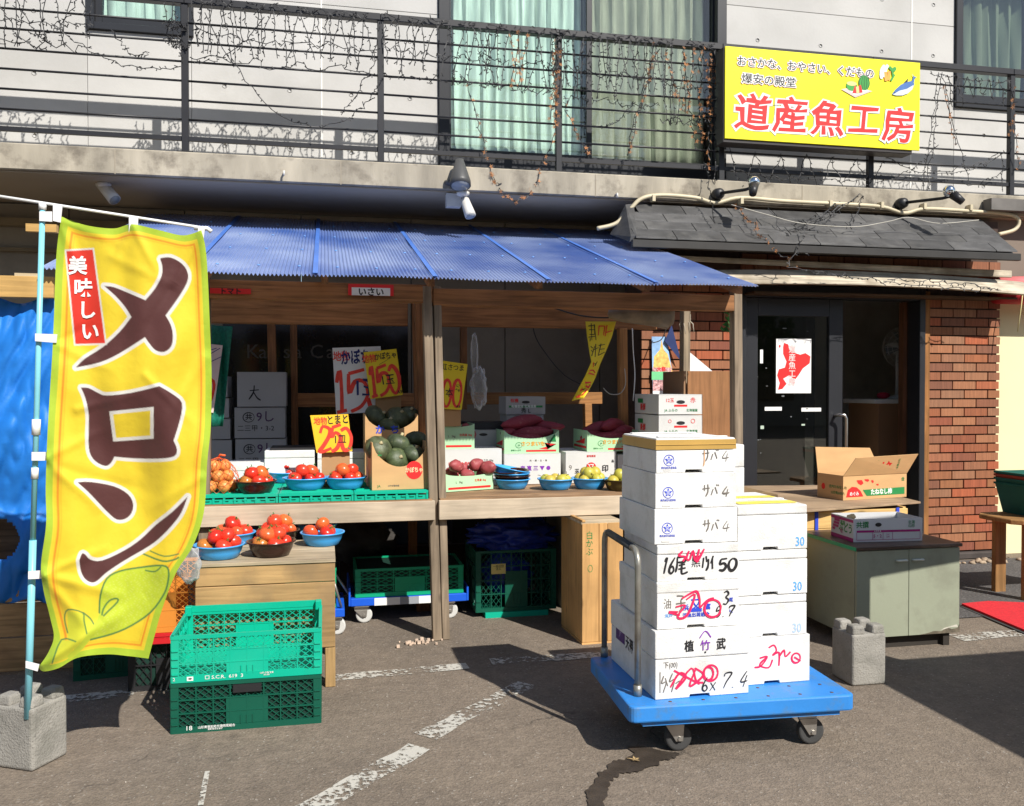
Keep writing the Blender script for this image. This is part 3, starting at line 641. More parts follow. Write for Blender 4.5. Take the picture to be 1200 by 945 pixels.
for ch, fx, fy, hh in (('道', .135, .265, .36), ('産', .325, .262, .36), ('魚', .515, .255, .35), ('工', .70, .275, .33), ('房', .885, .235, .35)):
    X, Z, h = fx * W_, fy * H_ + .005, hh * H_ * 1.32
    write(sg, fs, ch, X, Z, h * .86, ink, .0, 1.08, outline=.078, shear=.08, name='letter_edge'); fs.k += 1
    write(sg, fs, ch, X, Z, h * .86, whitei, .0, 1.08, outline=.070, shear=.08, name='letter_halo'); fs.k += 1
    write(sg, fs, ch, X, Z, h * .86, redi, .022, 1.08, shear=.08, name='letter', jit=.05)
for txt, cx, cz, h in (('おさかな、おやさい、くだもの', .405, .832, .092), ('爆安の殿堂', .215, .655, .092)):
    X, Z = cx * W_, cz * H_; hh = h * H_ * 1.25; wd = (.70 * W_ / 14 / hh) if len(txt) > 6 else 1.14
    write(sg, fs, txt, X, Z, hh, redi, 0, wd, outline=.10, rot=-.012, name='letter_edge'); fs.k += 1
    write(sg, fs, txt, X, Z, hh, whitei, 0, wd, outline=.085, rot=-.012, name='letter_halo'); fs.k += 1
    write(sg, fs, txt, X, Z, hh, ink, .012, wd, rot=-.012)
gp = M('melon_print', (.04, .32, .05), .5); gp2 = M('melon_stripe', (.01, .09, .02), .5); pk = M('pink_print', (.75, .55, .5), .5); mel = M('melon_flesh', (.75, .62, .25), .5); fb = M('fish_blue', (.06, .16, .42), .5); fsil = M('fish_silver', (.62, .68, .72), .5)
q = lambda x, y: ((x - 850) / 229 * W_, H_ - (y - (54 + 20 * (x - 850) / 229)) / 110 * H_)
z_ = lambda L: [q(*p) for p in L]
Z8 = lambda L: z_([(840 + a / 4.615, 40 + b / 4.615) for a, b in L])
patch(sg, fs, Z8([(660, 308), (742, 290), (832, 320), (738, 355)]), pk); patch(sg, fs, Z8([(700, 310), (750, 296), (815, 315), (735, 342)]), whitei)
mc = Z8([(787, 272)])[0]; patch(sg, fs, disc(*mc, .052, .062), gp, 'watermelon_print')
for k in range(-2, 3): brush(sg, fs, [[(mc[0] + k * .012, mc[1] + .058), (mc[0] + k * .024, mc[1]), (mc[0] + k * .014, mc[1] - .055)]], .006, gp2, 'stripe')
mm = Z8([(718, 290)])[0]; patch(sg, fs, disc(*mm, .05, .04), gp, 'melon_print'); patch(sg, fs, disc(mm[0], mm[1] + .02, .046, .018), mel, 'melon_cut')
patch(sg, fs, Z8([(722, 330), (735, 286), (748, 300), (752, 332)]), redi, 'slice'); patch(sg, fs, Z8([(752, 332), (758, 286), (768, 284), (778, 326)]), redi, 'slice'); patch(sg, fs, Z8([(744, 331), (740, 296), (756, 290), (760, 331)]), mel, 'slice')
brush(sg, fs, [Z8([(900, 172), (885, 200), (882, 250)]), Z8([(918, 170), (902, 200), (896, 240)])], .035, whitei, 'radish_print'); brush(sg, fs, [Z8([(905, 210), (908, 262)]), Z8([(925, 205), (922, 258)])], .05, M('carrot_print', (.85, .35, .06), .5), 'carrot_print')
brush(sg, fs, [Z8([(935, 262), (955, 225)]), Z8([(925, 180), (945, 200), (962, 185)]), Z8([(940, 190), (948, 235)])], .03, gp, 'leaf_print')
fish = [(942, 338), (960, 312), (990, 285), (1025, 268), (1058, 262), (1068, 282), (1055, 312), (1030, 335), (1000, 346), (965, 346)]
patch(sg, fs, Z8(fish), fb, 'fish_print'); patch(sg, fs, Z8([(945, 340), (985, 318), (1025, 308), (1064, 285), (1055, 312), (1030, 335), (1000, 346), (965, 346)]), fsil, 'fish_belly')
patch(sg, fs, Z8([(1052, 268), (1060, 240), (1052, 222), (1068, 238), (1082, 240), (1068, 248), (1066, 272)]), fb, 'fish_tail'); patch(sg, fs, Z8([(1005, 276), (1018, 262), (1033, 246), (1028, 268)]), ink, 'fish_fin'); patch(sg, fs, disc(*Z8([(957, 330)])[0], .006), ink, 'fish_eye')

# ---------------------------------------------------------------- corrugated blue roof of the stall
pc = bpy.data.materials.new('blue_polycarbonate'); pc.use_nodes = True; nt = pc.node_tree; nt.nodes.clear(); L = nt.links.new
o_ = N(nt, 'ShaderNodeOutputMaterial'); df = N(nt, 'ShaderNodeBsdfPrincipled'); tr = N(nt, 'ShaderNodeBsdfTranslucent'); mx = N(nt, 'ShaderNodeMixShader')
tc = N(nt, 'ShaderNodeTexCoord'); n1 = N(nt, 'ShaderNodeTexNoise'); n1.inputs['Scale'].default_value = 1.6; n1.inputs['Detail'].default_value = 8; L(tc.outputs['Object'], n1.inputs['Vector'])
ra = N(nt, 'ShaderNodeValToRGB'); e = ra.color_ramp.elements; e[0].position = .36; e[0].color = (.07, .16, .50, 1); e[1].position = .66; e[1].color = (.36, .46, .74, 1); L(n1.outputs['Fac'], ra.inputs[0])  # pale patches: dusty plastic, with sky sheen painted into the colour
L(ra.outputs[0], df.inputs['Base Color']); df.inputs['Roughness'].default_value = .34; df.inputs['Specular IOR Level'].default_value = .6
tr.inputs[0].default_value = (.50, .52, .66, 1); mx.inputs[0].default_value = .26; L(df.outputs[0], mx.inputs[1]); L(tr.outputs[0], mx.inputs[2]); L(mx.outputs[0], o_.inputs[0])
RY0, RZ0, RY1, RZ1 = 4.87, 2.105, 7.72, 2.93
rf = thing('corrugated_roof', 'blue corrugated plastic sheet roof over the fruit stall', 'roof', (0, RY0, RZ0))
SL = (RZ1 - RZ0) / (RY1 - RY0)
edges = [-1.42, -.70, -.05, .60, 1.25, 1.90, 2.55]
edge_m = M('roof_lap_tape', (.07, .18, .56), .4, .1, 5)
for i in range(6):
    x0, x1 = edges[i] - (.03 if i else 0), edges[i + 1] + .03 * (i < 5)
    nw = int((x1 - x0) / .0215 * 6); lift = .004 * (i % 2)
    def fn(u, v, x0=x0, x1=x1, lift=lift):
        x = x0 + (x1 - x0) * u; y = v * (RY1 - RY0)
        return (x, y, SL * y + .0065 * sin(2 * pi * x / .0215) + lift + .006 * noise.noise((x * 1.5, y * 1.2, 0)) * 2)
    obj('sheet', MB().grid(fn, nw, 8), pc, rf)
    if i: obj('lap_strip', MB().box(edges[i] - .013, .01, .0135, edges[i] + .013, .02, .016).hexa([(edges[i] - .014, 0, .014), (edges[i] + .014, 0, .014), (edges[i] + .014, RY1 - RY0, .014 + SL * (RY1 - RY0)), (edges[i] - .014, RY1 - RY0, .014 + SL * (RY1 - RY0)),
          (edges[i] - .014, 0, .0155), (edges[i] + .014, 0, .0155), (edges[i] + .014, RY1 - RY0, .0155 + SL * (RY1 - RY0)), (edges[i] - .014, RY1 - RY0, .0155 + SL * (RY1 - RY0))]), edge_m, rf)
sc_ = MB()
for i in range(6):
    for k in range(3):
        for y in (.22, .9, 1.6, 2.3): sc_.lathe([(.009, 0), (.008, .005), (0, .006)], 8, (edges[i] + .12 + k * .22, y, SL * y + .012))
obj('screws', sc_, M('screw', (.18, .40, .80), .3), rf, kind='stuff')

# ---------------------------------------------------------------- timber frame of the stall
wp = wood('post_wood', (.28, .215, .15), 'z', .6, True, .8, .1); wbr = wood('beam_wood', (.42, .19, .075), 'x', .5); wpz = wood('brown_post', (.30, .135, .055), 'z', .5)
wsh = wood('shelf_wood', (.60, .49, .36), 'x', .8); wtop = wood('shelf_top_wood', (.36, .22, .12), 'x', .5); wyb = wood('brown_y', (.36, .17, .07), 'y', .5)
st = thing('fruit_stall', 'open timber fruit stall frame with two bays under the blue roof', 'stall', (0, 5.2, 0))
def leanpost(pt, pb, w_, y, mat, name='post', d=.075):
    a = at(pb[0], pb[1], y); b = at(pt[0], pt[1], y)
    return obj(name, MB().hexa([(a.x - w_ / 2, y - 5.2 - d / 2, a.z), (a.x + w_ / 2, y - 5.2 - d / 2, a.z), (a.x + w_ / 2, y - 5.2 + d / 2, a.z), (a.x - w_ / 2, y - 5.2 + d / 2, a.z),
                              (b.x - w_ / 2, y - 5.2 - d / 2, b.z), (b.x + w_ / 2, y - 5.2 - d / 2, b.z), (b.x + w_ / 2, y - 5.2 + d / 2, b.z), (b.x - w_ / 2, y - 5.2 + d / 2, b.z)]), mat, st, bevel=.003)
yp = 5.2
leanpost((499.5, 336), (512, 749), .052, yp, wp); leanpost((511.5, 336), (522, 748), .044, yp + .004, wp)
leanpost((490, 350), (496, 545), .045, 5.78, wpz)
zr = lambda y: RZ0 + SL * (y - RY0) - .012
leanpost((862, 340), (864, 700), .055, yp, wp)
leanpost((240, 322), (240, 792), .06, yp, wp)
obj('front_beam', MB().box(-.72, -.035, 2.00, .62, .035, 2.105), wbr, st, bevel=.003); obj('front_beam', MB().box(.625, -.035, 1.985, 2.55, .035, 2.085), wbr, st, bevel=.003)
# rafters
for x in (-.66, -.02, .57, 1.2, 1.86, 2.46):
    y0, y1 = -.22, 2.3
    z0, z1 = zr(5.2 + y0), zr(5.2 + y1)
    obj('rafter', MB().hexa([(x, y0, z0 - .052), (x + .04, y0, z0 - .052), (x + .04, y1, z1 - .052), (x, y1, z1 - .052), (x, y0, z0 - .004), (x + .04, y0, z0 - .004), (x + .04, y1, z1 - .004), (x, y1, z1 - .004)]), wyb, st)
# inner cross beams seen under the roof
yi = 6.05
zb0, zb1 = at(400, 381, yi).z, at(400, 352, yi).z
obj('cross_beam', MB().box(at(235, 360, yi).x, yi - 5.2, zb0, at(478, 360, yi).x, yi - 5.2 + .05, zb1 + .02), wbr, st, bevel=.003)
zb0, zb1 = at(600, 384, yi).z, at(600, 357, yi).z
obj('cross_beam', MB().box(at(516, 360, yi).x, yi - 5.2, zb0, at(770, 360, yi).x, yi - 5.2 + .05, zb1), wbr, st, bevel=.003)
leanpost((487, 355), (492, 560), .05, yi - .02, wpz); leanpost((729, 385), (731, 580), .055, yi - .02, wood('orange_post', (.50, .24, .09), 'z', .55))
yk = 7.0
for (pt, pb, w_) in (((318, 378), (322, 545), .06), ((344, 378), (346, 545), .05), ((543, 380), (543, 480), .05)): leanpost(pt, pb, w_, yk, wpz)
obj('back_rail', MB().box(at(345, 470, yk).x, yk - 5.2 - .02, at(400, 477, yk).z, at(495, 470, yk).x, yk - 5.2 + .03, at(400, 461, yk).z), wbr, st, bevel=.003)
wor = wood('orange_rail', (.42, .20, .07), 'x', .6)
obj('back_rail', MB().box(at(520, 470, yk).x, yk - 5.2 - .02, at(600, 474, yk).z, at(705, 470, yk).x, yk - 5.2 + .03, at(600, 460, yk).z), wor, st, bevel=.003)
leanpost((688, 473), (690, 570), .06, yk - .06, wor); leanpost((803, 350), (801, 600), .05, 5.75, wood('rope_post', (.36, .28, .19), 'z', .5))
obj('side_board', MB().box(-.735, -.02, .72, -.70, 1.2, .84), wyb, st)
# shelf: fascia boards and tops, each its own plank
obj('shelf_fascia', MB().box(-.70, -.075, .722, .628, -.042, .838), wsh, st, bevel=.003); obj('shelf_fascia', MB().box(.652, -.075, .722, 2.50, -.042, .838), wsh, st, bevel=.003)
for k in range(9):
    y0 = -.07 + k * .135
    obj('shelf_plank', MB().box(-.70, y0, .8385, .612, y0 + .131, .846 + .002 * (k % 2)), wtop, st)
    obj('shelf_plank', MB().box(.66, y0, .8385, 2.5, y0 + .131, .846 + .002 * (k % 2)), wtop, st)
leanpost((495, 700), (497, 728), .09, 5.9, wpz)
for x in (-.66, .57, 1.5, 2.4): obj('rear_leg', MB().box(x, .98, 0, x + .06, 1.04, .835), wpz, st)
pl = wood('plywood_panel', (.33, .155, .065), 'z', .75, False)
yq = 5.62
a, b = at(806, 435, yq), at(862, 540, yq)
obj('side_panel', MB().box(a.x, yq - 5.2, .85, b.x + .04, yq - 5.2 + .015, a.z), pl, st, bevel=.002)
a2 = at(795, 435, yq + .35)
obj('side_panel', MB().box(a.x - .02, yq - 5.2 + .02, .85, a.x - .003, yq - 5.2 + .4, a.z), M('panel_side', (.30, .17, .09), .8, .1, 4), st)
# ties of rope round the thin post
rp = MB()
for k in range(7): rp.tube([(.03 * cos(t * .8), .03 * sin(t * .8), k * .008 + .002 * t) for t in range(9)], .004, 5)
for k in range(8):
    a = k * .8; rp.tube([(.03 * cos(a), .03 * sin(a), .02), (.05 * cos(a), .05 * sin(a), .0), (.045 * cos(a) + .01, .05 * sin(a), -.05 - .01 * (k % 3))], .002, 4)
q = at(804, 380, 5.75); solo('rope_tie', rp, M('rope', (.5, .45, .36), .9), 'frayed rope knotted round the thin post before the brick wall', 'rope', q)
# ---------------------------------------------------------------- folding crates
def lattice(mb, o, r, u, W, H, nx, nz, t=.012, plate=(.36, .64), mesh=4, rib=.005, back=False, top_h=0):
    """Ribbed crate side: frame, ribs, diagonal mesh in the cells. o lower left on the outer face; r along, u up, thickness inward."""
    o = Vector(o); r = Vector(r); u = Vector(u); n = r.cross(u)
    def bar(x0, z0, x1, z1, d0, d1):
        P = lambda x, z, d: o + r * x + u * z - n * d
        mb.hexa([P(x0, z0, d0), P(x1, z0, d0), P(x1, z0, d1), P(x0, z0, d1), P(x0, z1, d0), P(x1, z1, d0), P(x1, z1, d1), P(x0, z1, d1)])
    fr = .016
    bar(0, 0, W, fr * 1.6, -.002, t); bar(0, H - fr, W, H, -.003, t); bar(0, fr * 1.6, fr * 2, H - fr, -.001, t); bar(W - fr * 2, fr * 1.6, W, H - fr, -.001, t)
    x0, x1, z0, z1 = fr * 2, W - fr * 2, fr * 1.6, H - fr
    cw, ch = (x1 - x0) / nx, (z1 - z0) / nz
    for j in range(1, nz): bar(x0, z0 + j * ch - rib / 2, x1, z0 + j * ch + rib / 2, -.001, t)
    for i in range(1, nx): bar(x0 + i * cw - rib / 2, z0, x0 + i * cw + rib / 2, z1, -.0005, t - .001)
    if plate: bar(W * plate[0], z0 + .001, W * plate[1], z0 + (z1 - z0) * .66, .0005, t - .002)
    for i in range(nx):
        for j in range(nz):
            cx = x0 + (i + .5) * cw
            if plate and W * plate[0] < cx < W * plate[1] and j < nz - 1: continue
            a, b, c, d = x0 + i * cw, x0 + (i + 1) * cw, z0 + j * ch, z0 + (j + 1) * ch
            for k in range(mesh):
                f0 = (k + .5) / mesh
                for sgn in (1, -1):
                    # parallel diagonals across the cell
                    if f0 <= .5: p, q_ = (0, 1 - 2 * f0), (2 * f0, 1)
                    else: p, q_ = (2 * f0 - 1, 0), (1, 2 - 2 * f0)
                    if sgn < 0: p, q_ = (p[0], 1 - p[1]), (q_[0], 1 - q_[1])
                    A = o + r * (a + p[0] * cw) + u * (c + p[1] * ch) - n * (.006 + .0004 * sgn); B = o + r * (a + q_[0] * cw) + u * (c + q_[1] * ch) - n * (.006 + .0004 * sgn)
                    mb.beam(A, B, .0028, .004, n)
def crate(name, label, loc, rz, W, D, H, mat, nx=8, nz=3, group=None, back=False, cat='crate', ny=5, mesh=4, clips=True):
    c = thing(name, label, cat, loc, rz, group)
    for (o, r, L_, n_, nm) in (((0, 0, 0), (1, 0, 0), W, nx, 'front_side'), ((W, D, 0), (-1, 0, 0), W, nx, 'rear_side'), ((0, D, 0), (0, -1, 0), D, ny, 'end_side'), ((W, 0, 0), (0, 1, 0), D, ny, 'end_side')):
        mb = MB(); e = Vector(r) * .0015; lattice(mb, Vector(o) + e, r, (0, 0, 1), L_ - .003, H, n_, nz, back=back, mesh=mesh if nm != 'end_side' else 2)
        obj(nm, mb, mat, c)
    if back: obj('recess_shade', MB().box(.0135, .0135, .013, W - .0135, D - .0135, H - .01), M('crate_recess_shade', (.003, .03, .02), .7) if 'crate_recess_shade' not in MATS else MATS['crate_recess_shade'], c)  # near-black block: the shade behind the ribs put into colour
    b = MB().box(.012, .012, .004, W - .012, D - .012, .012)
    obj('base', b, mat, c)
    if clips:
        k = MB()
        for x in (.004, W - .03):
            for z in [H * (i + 1) / 6 for i in range(4)]: k.box(x, -.006, z, x + .026, -.0015, z + .007)
        for x in (W * .46, W * .50, W * .54): k.box(x - .003, -.004, H * .12, x + .003, .0, H * .3)
        obj('clips', k, mat, c, kind='stuff')
    return c
gcl = M('light_green_plastic', (.0, .40, .26), .42, .05, 4, stain=(.05, .40, .27), stain_amt=.3); gcd = M('dark_green_plastic', (.003, .085, .052), .42, .08, 4); gcm = M('mid_green_plastic', (.0, .34, .16), .45, .06, 4)
orc = M('orange_plastic', (.62, .22, .03), .5, .06, 4); rdp = M('red_plastic', (.55, .015, .02), .45, .05, 4)
L0, L1 = gr(200, 861), gr(378, 849)
cw_ = .636
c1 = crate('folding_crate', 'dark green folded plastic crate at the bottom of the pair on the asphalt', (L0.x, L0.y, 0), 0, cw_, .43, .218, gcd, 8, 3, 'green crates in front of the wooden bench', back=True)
fc = Face((0, -.0035, 0), (1, 0, 0), (0, 0, 1))
write(c1, fc, '18', .075, .022, .028, whitei, .0, 1.1); write(c1, fc, '山形青果卸売市場荷受組合', .19, .022, .013, whitei); write(c1, fc, '無断使用を禁ず', .185, .012, .009, whitei)
obj('lid_handle', MB().box(.26, -.008, .165, .38, .002, .20), black, c1)
c2 = crate('folding_crate', 'bright green open plastic crate standing on the dark green one', (L0.x + .002, L0.y + .004, .220), 0, cw_, .43, .205, gcl, 8, 3, 'green crates in front of the wooden bench')
fc = Face((0, -.0035, 0), (1, 0, 0), (0, 0, 1))
obj('label_band', MB().box(.06, -.003, .0, .56, .004, .032), gcl, c2)
write(c2, fc, '□ S.C.R.  619  3', .22, .017, .021, whitei, .012, 1.15); write(c2, fc, '山形 市場 青果\n00-000', .40, .018, .009, whitei); patch(c2, fc, [(.066, .008), (.092, .008), (.092, .026), (.066, .026)], whitei); patch(c2, fc, disc(.079, .017, .008, .005), greyi)
write(c2, fc, '2', .013, .017, .02, whitei, .01)
# raised rear flap: the rear side stands higher in the photograph
for x in (0, cw_ - .03): obj('corner_post', MB().box(x, .39, .19, x + .03, .43, .235), gcl, c2, bevel=.003)
obj('rear_rim', MB().box(.03, .416, .203, cw_ - .03, .43, .232), gcl, c2)

# ---------------------------------------------------------------- wooden bench with tomatoes
wb = wood('bench_wood', (.46, .285, .125), 'x', .72, True, .8, .14, stain=(.24, .16, .085)); wbz = wood('bench_wood_z', (.44, .28, .12), 'z', .62)
wbt = wood('bench_top_wood', (.50, .40, .27), 'x', .6)
bn = thing('wooden_bench', 'wooden crate bench of wide boards carrying bowls of tomatoes', 'bench', (-.62, 4.47, 0))
bw_ = .665
zt2 = at(390, 655, 4.47).z
obj('leg', MB().box(bw_ - .05, .0, 0, bw_, .05, .20), wbz, bn, bevel=.003); obj('leg', MB().box(0, .0, 0, .05, .05, .20), wbz, bn, bevel=.003)
obj('leg', MB().box(bw_ - .05, .55, 0, bw_, .6, .20), wbz, bn); obj('leg', MB().box(0, .55, 0, .05, .6, .20), wbz, bn)
obj('front_board', MB().box(0, -.004, .202, bw_, .016, zt2 - .115), wb, bn, bevel=.003); obj('front_board', MB().box(0, -.001, zt2 - .112, bw_, .016, zt2 - .018), wb, bn, bevel=.003)
obj('end_board', MB().box(bw_ - .018, .017, .202, bw_ - .001, .6, zt2 - .018), wood('bench_y', (.5, .33, .16), 'y'), bn); obj('end_board', MB().box(.001, .017, .202, .018, .6, zt2 - .018), MATS['bench_y'], bn)
for k in range(4): obj('top_board', MB().box(-.004, -.008 + k * .153, zt2 - .017, bw_ + .002, .141 + k * .153, zt2 - .001 * (k % 2)), wbt, bn, bevel=.002)
# ---------------------------------------------------------------- other crates round the bench
def ogrid_crate(name, label, loc, rz, W, D, H, mat, **k): return crate(name, label, loc, rz, W, D, H, mat, 3, 3, mesh=6, clips=False, **k)
q = gr(148, 797)
qa, qb = gr(86, 799), gr(190, 788)
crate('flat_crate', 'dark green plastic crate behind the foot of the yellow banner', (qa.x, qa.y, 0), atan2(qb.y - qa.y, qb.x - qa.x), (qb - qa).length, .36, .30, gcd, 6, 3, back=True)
oa = at(188, 745, 4.55); ob = at(232, 745, 4.55)
crate('dark_crate', 'shaded dark plastic crate low behind the banner under the red tray', (oa.x - .16, 4.60, .0), 0, .36, .36, at(200, 754, 4.55).z - .002, black, 4, 2, back=True, clips=False)
crate('red_crate', 'thin red plastic tray under the orange crate behind the banner', (oa.x - .17, 4.55, at(200, 754, 4.55).z), 0, .38, .41, at(200, 742, 4.55).z - at(200, 754, 4.55).z, rdp, 4, 1, back=True, clips=False)
ogrid_crate('orange_crate', 'orange mesh crate between the yellow banner and the wooden bench', (oa.x - .16, 4.56, at(200, 742, 4.55).z + .002), 0, .36, .4, at(200, 673, 4.55).z - at(200, 742, 4.55).z, orc)
tr_m = bpy.data.materials.new('clear_film'); tr_m.use_nodes = True; nt = tr_m.node_tree; nt.nodes.clear()
o_ = N(nt, 'ShaderNodeOutputMaterial'); mx = N(nt, 'ShaderNodeMixShader'); t = N(nt, 'ShaderNodeBsdfTransparent'); t.inputs[0].default_value = (.93, .94, .94, 1); g = N(nt, 'ShaderNodeBsdfPrincipled'); g.inputs['Base Color'].default_value = (.75, .76, .77, 1); g.inputs['Roughness'].default_value = .15
lw = N(nt, 'ShaderNodeLayerWeight'); lw.inputs[0].default_value = .45; pw = N(nt, 'ShaderNodeMath', operation='MULTIPLY_ADD'); pw.inputs[1].default_value = .7; pw.inputs[2].default_value = .12; nt.links.new(lw.outputs['Facing'], pw.inputs[0]); nt.links.new(pw.outputs[0], mx.inputs[0]); nt.links.new(t.outputs[0], mx.inputs[1]); nt.links.new(g.outputs[0], mx.inputs[2]); nt.links.new(mx.outputs[0], o_.inputs[0])
def crumple(r, sq, n=26, m=18, k=.28, f=3.2): 
    return MB().ball((0, 0, 0), r, n, m, sq, lambda d: 1 + k * noise.noise(d * f) + k * .5 * noise.noise(d * f * 2.7))
solo('plastic_bag', crumple(.055, (1, .6, 1.5)), tr_m, 'clear plastic bag hanging from the left corner of the wooden bench', 'bag', at(221, 662, 4.42))
# green trays on the left shelf (upturned crates whose rims show)
ZS = .848
traym = gcl
def tray(x0, x1, y0, y1, label, h=.05):
    t = thing('crate_tray', label, 'tray', (x0, y0, ZS), 0, 'green plastic trays along the left shelf')
    mb = MB().box(0, 0, h - .012, x1 - x0, y1 - y0, h - .002).box(0, -.006, h - .014, x1 - x0, .0, h + .002)
    n = 7
    for i in range(n + 1):
        x = i * (x1 - x0 - .012) / n; mb.box(x, -.003, 0, x + .012, .01, h - .014)
    mb.box(0, .003, 0, x1 - x0, .008, h * .5)
    for i in range(int((x1 - x0) / .05)): mb.box(.02 + i * .05, -.004, h * .35, .045 + i * .05, .003, h * .5)
    obj('top', mb, traym, t)
    g_ = MB()
    for i in range(9): g_.box(.01, .02 + i * (y1 - y0 - .05) / 9, h - .002, x1 - x0 - .01, .028 + i * (y1 - y0 - .05) / 9, h + .004)
    obj('ribs', g_, traym, t, kind='stuff')
    return t
xs_ = [at(px, 580, 5.17).x for px in (237, 327, 415, 501)]
tray(xs_[0], xs_[1] - .004, 5.14, 5.72, 'bright green upturned tray at the left end of the shelf'); tray(xs_[1], xs_[2] - .004, 5.14, 5.72, 'bright green upturned tray in the middle under the blue tomato bowls'); tray(xs_[2], xs_[3], 5.135, 5.72, 'bright green upturned tray under the pumpkin carton')
ZTR = ZS + .052

# ---------------------------------------------------------------- bowls and produce
bb = M('blue_bowl', (.05, .36, .80), .3, .05, 4, spec=.6); bk = M('brown_bowl', (.035, .012, .008), .25, .1, 4, spec=.6); bk2 = M('olive_bowl', (.06, .045, .01), .3, .1, 4)
tom = M('tomato_skin', (.70, .035, .015), .28, .15, 6, spec=.6, sss=.1, huevar=[(.58, .02, .012), (.70, .05, .02), (.72, .03, .015), (.66, .10, .03), (.70, .14, .03), (.62, .03, .02)])
tomg = M('unripe_tomato', (.45, .16, .03), .25, .35, 14, spec=.6)
oni = M('onion_skin', (.70, .28, .07), .45, .2, 9, stretch=(3, 3, .6)); gstem = M('stem_green', (.06, .16, .03), .7, .2, 20)
pear = M('pear_skin', (.42, .42, .06), .4, .18, 16, speck=(.25, .2, .04), speck_amt=.5, speck_scale=160, huevar=[(.36, .42, .06), (.50, .46, .08), (.44, .40, .05), (.52, .40, .07)])
pump = M('pumpkin_skin', (.055, .085, .035), .5, .45, 14, stretch=(1.6, 1.6, .5), bump=.002, bscale=30, speck=(.16, .17, .08), speck_amt=.5, speck_scale=30, huevar=[(.045, .075, .028), (.085, .095, .04), (.05, .07, .035)])
swp = M('sweet_potato_skin', (.25, .026, .042), .55, .25, 9, stretch=(.5, 1, 1), bump=.002, bscale=30, speck=(.36, .15, .13), speck_amt=.4, speck_scale=40)
redp = M('red_potato_skin', (.30, .055, .06), .55, .25, 9, bump=.002, bscale=30, speck=(.5, .28, .2), speck_amt=.35, speck_scale=45)
def bowl_mesh(r, h, flute=False):
    mb = MB(); mb.lathe([(r * .70, 0), (r * .76, .004), (r * .89, h * .5), (r * .97, h * .95), (r * 1.04, h * .96), (r * 1.04, h + .004), (r * .96, h + .003), (r * .87, h * .5), (r * .72, .009), (0, .007)], 32)
    return mb
BOW = {}
def bowl(x, y, z, r, h, mat, label, group, rx=0, ry=0, sx=1):
    h *= 1.2; k = (round(r, 3), round(h, 3), mat.name)
    if k not in BOW: BOW[k] = bowl_mesh(r, h).mesh('bowl', mat)
    o = obj('bowl', BOW[k], None, None, (x, y, z), (rx, ry, random.random() * 6)); o.scale = (sx, 1, 1); return tag(o, label, 'bowl', group)
def tomato_mesh(seed, mat):
    fn = lambda d: 1 + .025 * cos(5 * atan2(d.y, d.x) + seed) * (1 - abs(d.z)) - .10 * max(0, d.z) ** 6
    return MB().ball((0, 0, 0), 1, 14, 9, (1, 1, .84), fn).mesh('tomato', mat)
TM = [tomato_mesh(i, tom) for i in range(3)]; TMG = tomato_mesh(5, tomg)
PM = [MB().ball((0, 0, 0), 1, 14, 10, (1, 1, 1.12), lambda d: (1 - .16 * max(0, d.z) + .06 * noise.noise(d * 2 + Vector((i, 0, 0))))).mesh('pear', pear) for i in range(3)]
OM = MB().ball((0, 0, 0), 1, 14, 10, (1, 1, .95), lambda d: 1 + .35 * max(0, d.z - .86)).mesh('onion', oni)
stemme = MB().tube([(0, 0, 0), (0, .002, .006), (.002, .004, .014)], .0025, 5)
for a in range(5): stemme.add([(0, 0, .002), (.016 * cos(a * 1.26), .016 * sin(a * 1.26), .001), (.008 * cos(a * 1.26 + .6), .008 * sin(a * 1.26 + .6), .003)], [(0, 1, 2)])
stemme = stemme.mesh('calyx', gstem); pstem = MB().tube([(0, 0, 0), (.003, 0, .012), (.008, .002, .02)], .002, 5).mesh('stem', M('pear_stem', (.1, .06, .03), .8))
def fruit(kind, x, y, z, r, label, group, rot=None):
    rot = rot or (random.uniform(-.9, .9), random.uniform(-.9, .9), random.uniform(0, 6))
    me = {'tomato': random.choice(TM), 'unripe_tomato': TMG, 'pear': random.choice(PM), 'onion': OM}[kind]
    o = obj('tomato' if 'tomato' in kind else kind, me, None, None, (x, y, z), rot); o.scale = (r, r, r); tag(o, label, kind.split('_')[-1], group)
    if kind != 'onion':
        s = obj('calyx' if 'tom' in kind else 'stem', stemme if 'tom' in kind else pstem, None, o, (0, 0, .80 if 'tom' in kind else 1.0)); s.scale = (1 / r,) * 3
    return o
def where(dx, dy):
    a = math.degrees(atan2(dy, dx)) % 360
    return ['right', 'back right', 'back', 'back left', 'left', 'front left', 'front', 'front right'][int((a + 22.5) // 45) % 8]
def pile(kind, x, y, z, R, r, n, label, group, special=None, top=2):
    """n fruits heaped in a bowl of radius R whose floor is at z"""
    noun, rest = label.split(' in the ', 1); used = set()
    def nm(lvl, dx, dy, kd=kind):
        w_ = (lvl + where(dx, dy)).strip()
        while w_ in used: w_ = 'inner ' + w_
        used.add(w_); n_ = noun if kd == kind else noun.replace('red tomato', 'greenish tomato')
        return f'{n_} at the {w_} of the {rest}'
    low = n - top
    for i in range(low):
        a = i * 2 * pi / low + .4 - pi / 2; rr = (R * .92 - r) * .95 if low > 1 else 0
        kd = special if special and i == low - 1 else kind
        fruit(kd, x + rr * cos(a), y + rr * sin(a), z + r * .9 + .026 + random.uniform(0, .006), r * random.uniform(.86, 1.06), nm('', cos(a), sin(a), kd), group)
    for i in range(top):
        a = i * 2 * pi / max(top, 1) + 1.1 - pi; rr = r * .9 if top > 1 else 0
        fruit(kind, x + rr * cos(a), y + rr * sin(a), z + r * 2.25 + .018, r * random.uniform(.95, 1.08), nm('upper ', cos(a), sin(a)), group)
def on(px, py, z): return gr(px, py, z)
